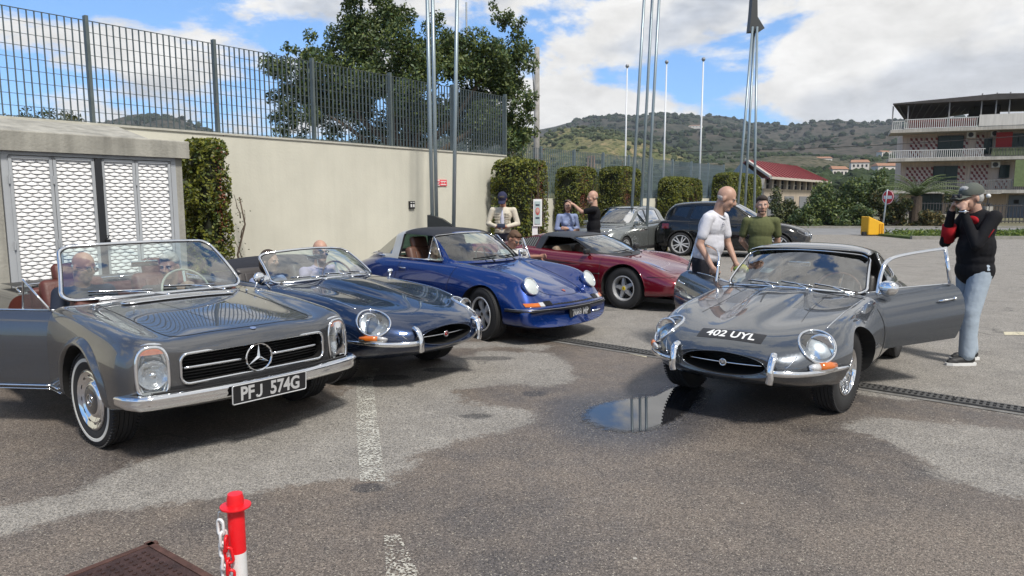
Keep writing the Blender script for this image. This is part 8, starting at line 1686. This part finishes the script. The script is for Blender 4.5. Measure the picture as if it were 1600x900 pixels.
    if lower:
        L_ = [E_(V_['pel'], (.118 * (f * .6 + .4), .165, .12))]
        for k in 'LR': L_ += [('c', V_['h' + k], V_['k' + k], .088 * (.3 + .7 * f), .070 * f ** .8), ('c', V_['k' + k], V_['a' + k] + Vector((0, 0, .02)), .068 * f ** .8, .062 * f ** .6)]
        remeshed(legs[0], L_, cloth(label[:18] + ' legs', legs[1]), root, vox * 1.2)
        for k in 'LR':
            a = V_['a' + k]; sh = remeshed('shoe', [('c', a + Vector((-.04, 0, -.03)), a + Vector((.14, 0, -.045)), .042, .034), ('c', a, a + Vector((0, 0, -.02)), .045, .045), ('c', a + Vector((.12, .008, -.05)), a + Vector((.17, .0, -.055)), .034, .026)], mat('shoe_' + label[:8], shoes, .6), root, .008, 2)
            mb = MB(); mb.prism([(x * 1.0, y) for x, y in [(-.085, -.03), (-.07, -.042), (.08, -.046), (.16, -.040), (.205, -.015), (.205, .015), (.16, .040), (.08, .046), (-.07, .042), (-.085, .03)]], .026, Matrix.Translation((a.x, a.y, a.z - .085))); mb.build('sole', mat('white_sole', (.7, .7, .68), .6), sh)
    if hair:
        kind, col = hair[0], hair[1]; hm = mat('hair_' + label[:10], col, .75, var=.3, vscale=30, bump=.8, bscale=60, bdist=.01)
        if kind == 'short': H_ = [he(-.022, 0, .052, (.094, .081, .090)), he(-.045, 0, .0, (.072, .080, .075)), he(.035, 0, .095, (.055, .062, .035))]
        elif kind == 'long': H_ = [he(-.022, 0, .050, (.096, .084, .092)), he(-.055, 0, -.03, (.068, .085, .11)), he(-.01, .068, -.05, (.035, .022, .09)), he(-.01, -.068, -.05, (.035, .022, .09))]
        elif kind == 'fringe': H_ = [he(-.030, 0, -.006, (.0685, .0775, .040))]
        hr_ = remeshed('hair', H_, hm, root, .0085, 2)
    if beard: remeshed('beard', [he(.030, 0, -.078, (.058, .056, .034)), he(.080, 0, -.044, (.012, .024, .006))], mat('beard_' + label[:8], beard, .85, bump=.8, bscale=70), root, .0075, 1)
    if cap:
        cm = mat('cap_' + label[:8], cap[0], .85, bump=.3, bscale=40); mb = MB(); V = [[tuple(hp(-.014 + .113 * math.sin(t) * math.cos(a), .093 * math.sin(t) * math.sin(a), .050 + .098 * math.cos(t))) for a in np.linspace(0, 2 * PI, 25)] for t in np.linspace(.02, PI / 2 + .12, 9)]; mb.grid(V); c_ = mb.build('cap', cm, root, True)
        mb = MB(); G = [[tuple(hp(.066 + u * .12 - .03 * (t * t), t * .078 * (1 - .18 * u), .050 - .018 * u - .022 * t * t * (1 - u * .2))) for t in np.linspace(-1, 1, 11)] for u in np.linspace(0, 1, 6)]; mb.grid(G); b_ = mb.build('peak', cm, c_, True); b_.modifiers.new('s', 'SOLIDIFY').thickness = .006
    if glasses:
        mb = MB()
        for sg in (-1, 1): mb.tube([hp(.1, .032 * sg + math.cos(a) * .023, .003 + math.sin(a) * .018) for a in np.linspace(0, 2 * PI, 17)[:-1]], .0022, 6, True); mb.tube([hp(.098, .054 * sg, .008), hp(.0, .080 * sg, .008)], .002, 5)
        mb.tube([hp(.103, -.010, .008), hp(.103, .010, .008)], .002, 5); g_ = mb.build('glasses', BLACK, root, True)
        for sg in (-1, 1): mb = MB(); mb.lathe([(0, .004), (.022, 0)], basis(Hm @ Vector((0, 1, 0)), Hm @ Vector((0, 0, 1)), Hm @ Vector((1, 0, 0)), hp(.099, .032 * sg, .003)), 16); mb.build('glass_lens', glassmat('dark_glasses', (.05, .05, .06)) if glasses == 'dark' else GLASSC, g_, True)
    return root, V_, hp, tp
# white polo man at the far door of the grey coupe
r_, V_, hp, tp = person((2.05, 7.45), R(-40), 'bald man in white polo shirt and dark trousers bending over the open far door', dict(wai=(.03, 0, 1.10), che=(.06, 0, 1.29), nek=(.13, 0, 1.455), hed=(.21, 0, 1.60), sL=(.10, .19, 1.40), sR=(.10, -.19, 1.40), eR=(.05, -.25, 1.13), wR=(.19, -.26, .92), eL=(.14, .24, 1.13), wL=(.25, .20, .93)), 1.85, SKIN, ('polo_shirt', (.60, .60, .64), 'short'), ('trousers', (.018, .018, .024)), ('fringe', (.42, .40, .38)), (16, 24, 0), 1.22, dict(R=(None, (.2, 1, 0), -1, .9), L=(None, (0, -1, 0), 1, .9)))
mb = MB(); c = V_['che'] + Vector((.148, -.055, .045)); mb.tube([c + Vector((.003, math.cos(a) * .020, math.sin(a) * .020)) for a in np.linspace(0, 2 * PI, 17)[:-1]], .0018, 5, True); mb.box(c + Vector((.004, 0, 0)), (.003, .028, .006)); mb.build('chest_badge', mat('badge_navy', (.05, .06, .12), .6), tp)
mb = MB(); mb.sphere(V_['nek'] + Vector((.095, 0, -.09)), .005, 8, 6); mb.sphere(V_['nek'] + Vector((.105, 0, -.125)), .005, 8, 6); mb.build('button', WHP, tp)
gv = empty('work_gloves', (0, 0, 0), 0, 'crumpled yellow and green work gloves held by the man in the white polo', 'gloves'); gw_ = r_.matrix_basis @ (V_['wL'] + Vector((.08, .0, -.05))); gv.location = gw_
remeshed('fabric', [('e', (0, 0, 0), (.05, .03, .035), None or Matrix.Identity(4)), ('e', (.04, 0, -.03), (.03, .025, .035), Matrix.Identity(4))], mat('yellow_glove', (.45, .42, .03), .8), gv, .008); remeshed('cuff', [('e', (-.05, 0, -.02), (.05, .03, .035), Matrix.Identity(4))], mat('green_glove', (.13, .18, .03), .8), gv, .008)
person((3.12, 8.85), R(-103), 'bearded dark haired man in olive green t-shirt, hands behind his back', dict(sL=(-.01, .185, 1.42), sR=(-.01, -.185, 1.42), eL=(-.07, .235, 1.15), eR=(-.07, -.235, 1.15), wL=(-.15, .10, .98), wR=(-.15, -.10, .98), hed=(.03, 0, 1.63)), 1.72, SKIN, ('t_shirt', (.105, .115, .050), 'short'), ('trousers', (.03, .03, .035)), ('short', (.022, .015, .011)), (0, 3, 0), 1.02, beard=(.030, .018, .012), collar=False)
# photographer at the near door
p_ = gnd(1508, 566); r_, V_, hp, tp = person((p_.x + .03, p_.y + .02), R(184), 'man in olive cap, black jacket and pale jeans photographing by the open near door', dict(hed=(.10, 0, 1.595), nek=(.02, 0, 1.46), eL=(.16, .21, 1.16), wL=(.215, .065, 1.48), eR=(.17, -.21, 1.16), wR=(.23, -.065, 1.48), aL=(.10, .12, .085), aR=(-.10, -.10, .085), kL=(.09, .11, .50), kR=(-.02, -.10, .50)), 1.86, SKIN, ('jacket', (.010, .010, .012), 'long'), ('jeans', (.34, .40, .46)), ('short', (.36, .36, .35)), (0, 10, 0), 1.26, dict(L=((-.15, -.15, 1), (-.6, -.8, 0), 1, 1.0), R=((-.15, .15, 1), (-.6, .8, 0), -1, 1.0)), cap=((.085, .095, .080), 1))
redm = cloth('red_panel', (.38, .014, .02), .4)
for sg in (1, -1):
    q = [Vector((-.04, .200 * sg, 1.472)), Vector((.0, .232 * sg, 1.40)), Vector((.045, .244 * sg, 1.31)), Vector((.09, .248 * sg, 1.24))]; mb = MB(); mb.tube(q, (.007, .018), 8, flat=(0, sg, .2)); mb.build('red_stripe', redm, tp, True)
mb = MB(); mb.sphere(Vector((.105, .05, 1.385)), (.03, .085, .045), 12, 8); mb.tube([(.155, -.20, 1.18), (.195, -.13, 1.33)], .062, 10); mb.build('red_yoke', redm, tp, True)
mb = MB(); mb.tube([Vector((.223, .09, 1.47)) + Vector((math.cos(a) * .034, math.sin(a) * .034, 0)) for a in np.linspace(0, 2 * PI, 17)[:-1]], (.006, .011), 6, True, flat=(0, 0, 1)); mb.sphere((.235, .128, 1.47), (.018, .008, .018), 12, 8); mb.build('wrist_watch', CHROME, r_, True)
cm_ = empty('camera', r_.matrix_basis @ Vector((.235, 0, 1.60)), R(184), 'small black camera held up to the capped man\'s eye', 'camera'); rbox('camera_body', (0, 0, 0), (.03, .11, .065), BLACK, cm_, .008); mb = MB(); mb.lathe([(.022, 0), (.022, .03), (.016, .032), (0, .028)], basis((0, 1, 0), (0, 0, 1), (1, 0, 0), (.014, .01, 0)), 18); mb.build('camera_lens', BLACK, cm_)
# cream jacket man with phone
r_, V_, hp, tp = person((-.17, 13.35), R(-97), 'man in navy cap and cream padded jacket looking down at a phone', dict(sL=(-.01, .205, 1.42), sR=(-.01, -.205, 1.42), eL=(.0, .29, 1.16), eR=(.0, -.29, 1.16), wL=(.21, .10, 1.11), wR=(.21, -.10, 1.11), hed=(.07, 0, 1.63)), 1.80, SKIN2, ('padded_jacket', (.55, .51, .42), 'long'), ('trousers', (.05, .05, .07)), ('short', (.05, .04, .035)), (0, 38, 0), 1.05, dict(L=((.4, -1, .1), (-.6, -.2, .2), 1, .7), R=((.4, 1, .1), (-.6, .2, .2), -1, .7)), cap=((.015, .018, .055), 1), vox=.011)
for z in np.linspace(1.0, 1.36, 8):
    for sg in (-1, 1): mb = MB(); mb.tube([(.128 - .02 * (y > .12), y * sg, z) for y in (.05, .09, .13, .16)], (.006, .012), 6, flat=(0, 0, 1)); mb.build('quilting', MATS['man in navy cap an top'], tp, True)
mb = MB(); mb.sphere((.085, 0, 1.20), (.055, .045, .24), 14, 10); mb.build('shirt_front', cloth('pale_shirt', (.50, .52, .62)), tp, True)
ph = empty('phone', r_.matrix_basis @ Vector((.265, 0, 1.13)), R(-97), 'dark phone held in both hands by the man in the cream jacket', 'phone'); rbox('case', (0, 0, 0), (.012, .15, .075), mat('phone_blue', (.03, .04, .07), .3), ph, .005)
# woman with folded arms and the man pointing
r_, V_, hp, tp = person((1.03, 13.15), R(-72), 'dark haired woman in a pale blue blouse standing with folded arms', dict(eL=(.0, .24, 1.16), eR=(.0, -.24, 1.16), wL=(.17, -.06, 1.17), wR=(.19, .07, 1.13), hed=(.02, 0, 1.63)), 1.66, SKIN, ('blouse', (.22, .27, .42), 'long'), ('trousers', (.04, .04, .06)), ('long', (.035, .020, .013)), (-28, 2, 0), .86, dict(L=((.0, -1, .1), (-.7, 0, .1), 1, .5), R=((0, 1, .1), (-.7, 0, .1), -1, .5)), female=True, vox=.010)
mb = MB(); [mb.sphere(V_['che'] + Vector((.115, 0, z)), .006, 6, 5) for z in (.05, -.0, -.05, -.10)]; mb.build('button', WHP, tp); mb = MB(); [mb.sphere(hp(.062, y, .105), (.012, .026, .016), 10, 6) for y in (-.035, .035)]; mb.tube([hp(.06, -.06, .10), hp(.075, 0, .11), hp(.06, .06, .10)], .003, 6); mb.build('sunglasses', BLACK, r_, True)
person((1.50, 12.95), R(172), 'bald man with grey stubble in a black t-shirt pointing with an outstretched arm', dict(eL=(.22, .16, 1.38), wL=(.36, .05, 1.50), hed=(.03, 0, 1.645)), 1.82, SKIN, ('t_shirt', (.008, .008, .010), 'short'), ('trousers', (.03, .03, .04)), ('fringe', (.25, .21, .18)), (22, 6, 0), 1.10, dict(L=((.7, -.2, .6), (0, 0, -1), 1, .15)), beard=(.36, .27, .22), vox=.0095)
# crouching man at the far door of the blue car
person((-.06, 10.05), R(-52), 'brown haired man in white t-shirt crouching beyond the royal blue car', dict(pel=(-.1, 0, .42), wai=(-.02, 0, .56), che=(.06, 0, .76), nek=(.10, 0, .93), hed=(.15, 0, 1.08), sL=(.08, .19, .88), sR=(.08, -.19, .88), eL=(.14, .30, .80), wL=(.32, .36, .82), eR=(.26, -.26, .74), wR=(.42, -.12, .78), hL=(-.08, .1, .40), hR=(-.08, -.1, .40), kL=(.34, .16, .50), kR=(.34, -.16, .50), aL=(.05, .15, .085), aR=(.05, -.15, .085)), 1.76, SKIN2, ('t_shirt', (.55, .55, .54), 'short'), ('trousers', (.03, .03, .04)), ('short', (.10, .055, .03)), (10, 30, 0), 1.0, glasses='dark', collar=False)
# people sitting in the cars: seat pose, placed in the car's own frame
SIT = dict(pel=(0, 0, .12), wai=(-.04, 0, .27), che=(-.08, 0, .46), nek=(-.09, 0, .64), hed=(-.04, 0, .80), sL=(-.09, .185, .58), sR=(-.09, -.185, .58), eL=(.06, .25, .36), eR=(.06, -.25, .36), wL=(.28, .16, .42), wR=(.28, -.16, .42), hL=(.02, .09, .12), hR=(.02, -.09, .12), kL=(.42, .12, .22), kR=(.42, -.12, .22), aL=(.70, .12, -.02), aR=(.70, -.12, -.02))
def sitter(car, x, y, z, turn, label, **k):
    J = dict(SIT); J.update(k.pop('J', {})); a = car.rotation_euler.z; p = car.location + Matrix.Rotation(a, 3, 'Z') @ (Vector((x, y, 0)) * .95)
    return person((p.x, p.y), a + R(turn), label, J, k.pop('h', 1.74), z=z * .95, **k)
C1, C2, C3, C5 = (bpy.data.objects[n] for n in ('classic_roadster', 'open_top_roadster', 'targa_sports_car', 'coupe_with_open_doors'))
sitter(C1, -1.30, -.37, .32, -4, 'bald man in glasses and dark suit, seated at the open door side', head=(30, 16, 0), skin=SKIN2, top=('suit_jacket', (.020, .026, .042), 'long'), legs=('trousers', (.02, .02, .03)), glasses='clear', hair=('fringe', (.12, .10, .09)))
sitter(C1, -1.30, .33, .27, -12, 'grey haired man in dark jacket at the wheel of the grey roadster, one hand raised', head=(-38, 8, 0), top=('suit_jacket', (.05, .05, .055), 'long'), legs=('trousers', (.02, .02, .03)), hair=('short', (.42, .41, .39)), J=dict(eR=(.16, -.22, .44), wR=(.26, .0, .62)))
sitter(C2, -1.38, -.34, .26, 6, 'dark haired woman in white behind the screen of the dark blue roadster', head=(20, 4, 0), top=('white_top', (.62, .62, .60), 'long'), hair=('long', (.012, .009, .008)), female=True, h=1.66)
sitter(C2, -1.38, .30, .27, 0, 'bald man in sunglasses and lilac shirt driving the dark blue roadster', head=(-12, 2, 0), top=('lilac_shirt', (.40, .36, .50), 'long'), glasses='dark', h=1.80, J=dict(wL=(.30, .12, .50), wR=(.30, -.12, .50)))
sitter(C3, -1.30, -.36, .28, 0, 'dark haired person in white seated inside the royal blue car', head=(-30, 5, 0), top=('white_top', (.6, .6, .6), 'short'), hair=('long', (.03, .02, .015)), h=1.66)
sitter(C5, -1.50, -.34, .26, 0, 'person in white shirt and white cap leaning inside the grey coupe', head=(-20, 20, 0), top=('white_shirt', (.65, .65, .66), 'long'), cap=((.7, .7, .68), 1), hair=('short', (.3, .3, .3)), J=dict(che=(.0, 0, .44), nek=(.02, 0, .60), hed=(.08, 0, .74), sL=(.0, .185, .55), sR=(.0, -.185, .55)), h=1.70)
# charity style poster board by the corner hedge
pb = at(840, 350, 13.0); bd = empty('poster_stand', (pb.x, pb.y, 0), R(-5), 'narrow white framed poster stand between the corner hedge and the burgundy car', 'poster stand'); s_ = 13.0 / FPX
mb = MB(); zc = 1.6 - 22 * s_; mb.box((0, 0, zc), (13.5 * s_, .05, 42 * s_)); mb.build('frame', mat('sign_white', (.8, .8, .78)), bd); mb = MB(); mb.box((0, -.03, zc), (9 * s_, .01, 35 * s_)); pn = mb.build('poster', mat('poster_grey', (.42, .52, .50), .5), bd)
mb = MB(); mb.sphere((0, -.036, zc + 2 * s_), (3.4 * s_, .004, 6 * s_), 14, 8); mb.build('portrait', mat('poster_red', (.50, .12, .10), .6), pn); mb = MB(); mb.sphere((0, -.042, zc + 3 * s_), (2.2 * s_, .003, 3.5 * s_), 12, 6); mb.build('portrait_face', mat('poster_pink', (.55, .36, .30)), pn); mb = MB(); mb.box((0, -.038, zc - 8 * s_), (6 * s_, .006, 2.2 * s_)); mb.box((0, -.038, zc + 12 * s_), (6 * s_, .006, 2 * s_)); mb.build('print_band', mat('poster_ink', (.04, .05, .08)), pn)
mb = MB(); mb.box((-.05, .03, (zc - 21 * s_) / 2), (.10, .06, zc - 21 * s_)); mb.box((0, .03, .02), (.4, .3, .04)); mb.build('post', MATS['sign_white'], bd)
yl = empty('yellow_hydrant', gnd(1039, 392), 0, 'small yellow hydrant like post between the hatchback and the black car', 'hydrant'); mb = MB(); mb.lathe([(.09, 0), (.09, .62), (.12, .64), (.12, .70), (.07, .80), (0, .82)], None, 14); mb.build('barrel', mat('hydrant_yellow', (.60, .50, .03), .5), yl); mb = MB(); mb.box((0, -.10, .5), (.08, .08, .1)); mb.build('outlet', BLACK, yl)
# ================================================================ air
mb = MB(); mb.box((0, 200, 109), (8100, 7700, 222)); hz = mb.build('haze', None); hz.data.materials.clear()
m = bpy.data.materials.new('haze_air'); m.use_nodes = True; N = m.node_tree.nodes; N.clear(); o_ = N.new('ShaderNodeOutputMaterial'); v_ = N.new('ShaderNodeVolumePrincipled'); v_.inputs['Density'].default_value = .00013; v_.inputs['Color'].default_value = (.80, .88, 1.0, 1); m.node_tree.links.new(v_.outputs[0], o_.inputs['Volume']); hz.data.materials.append(m); tag(hz, kind='stuff'); hz['label'] = 'thin pale haze over the hills'
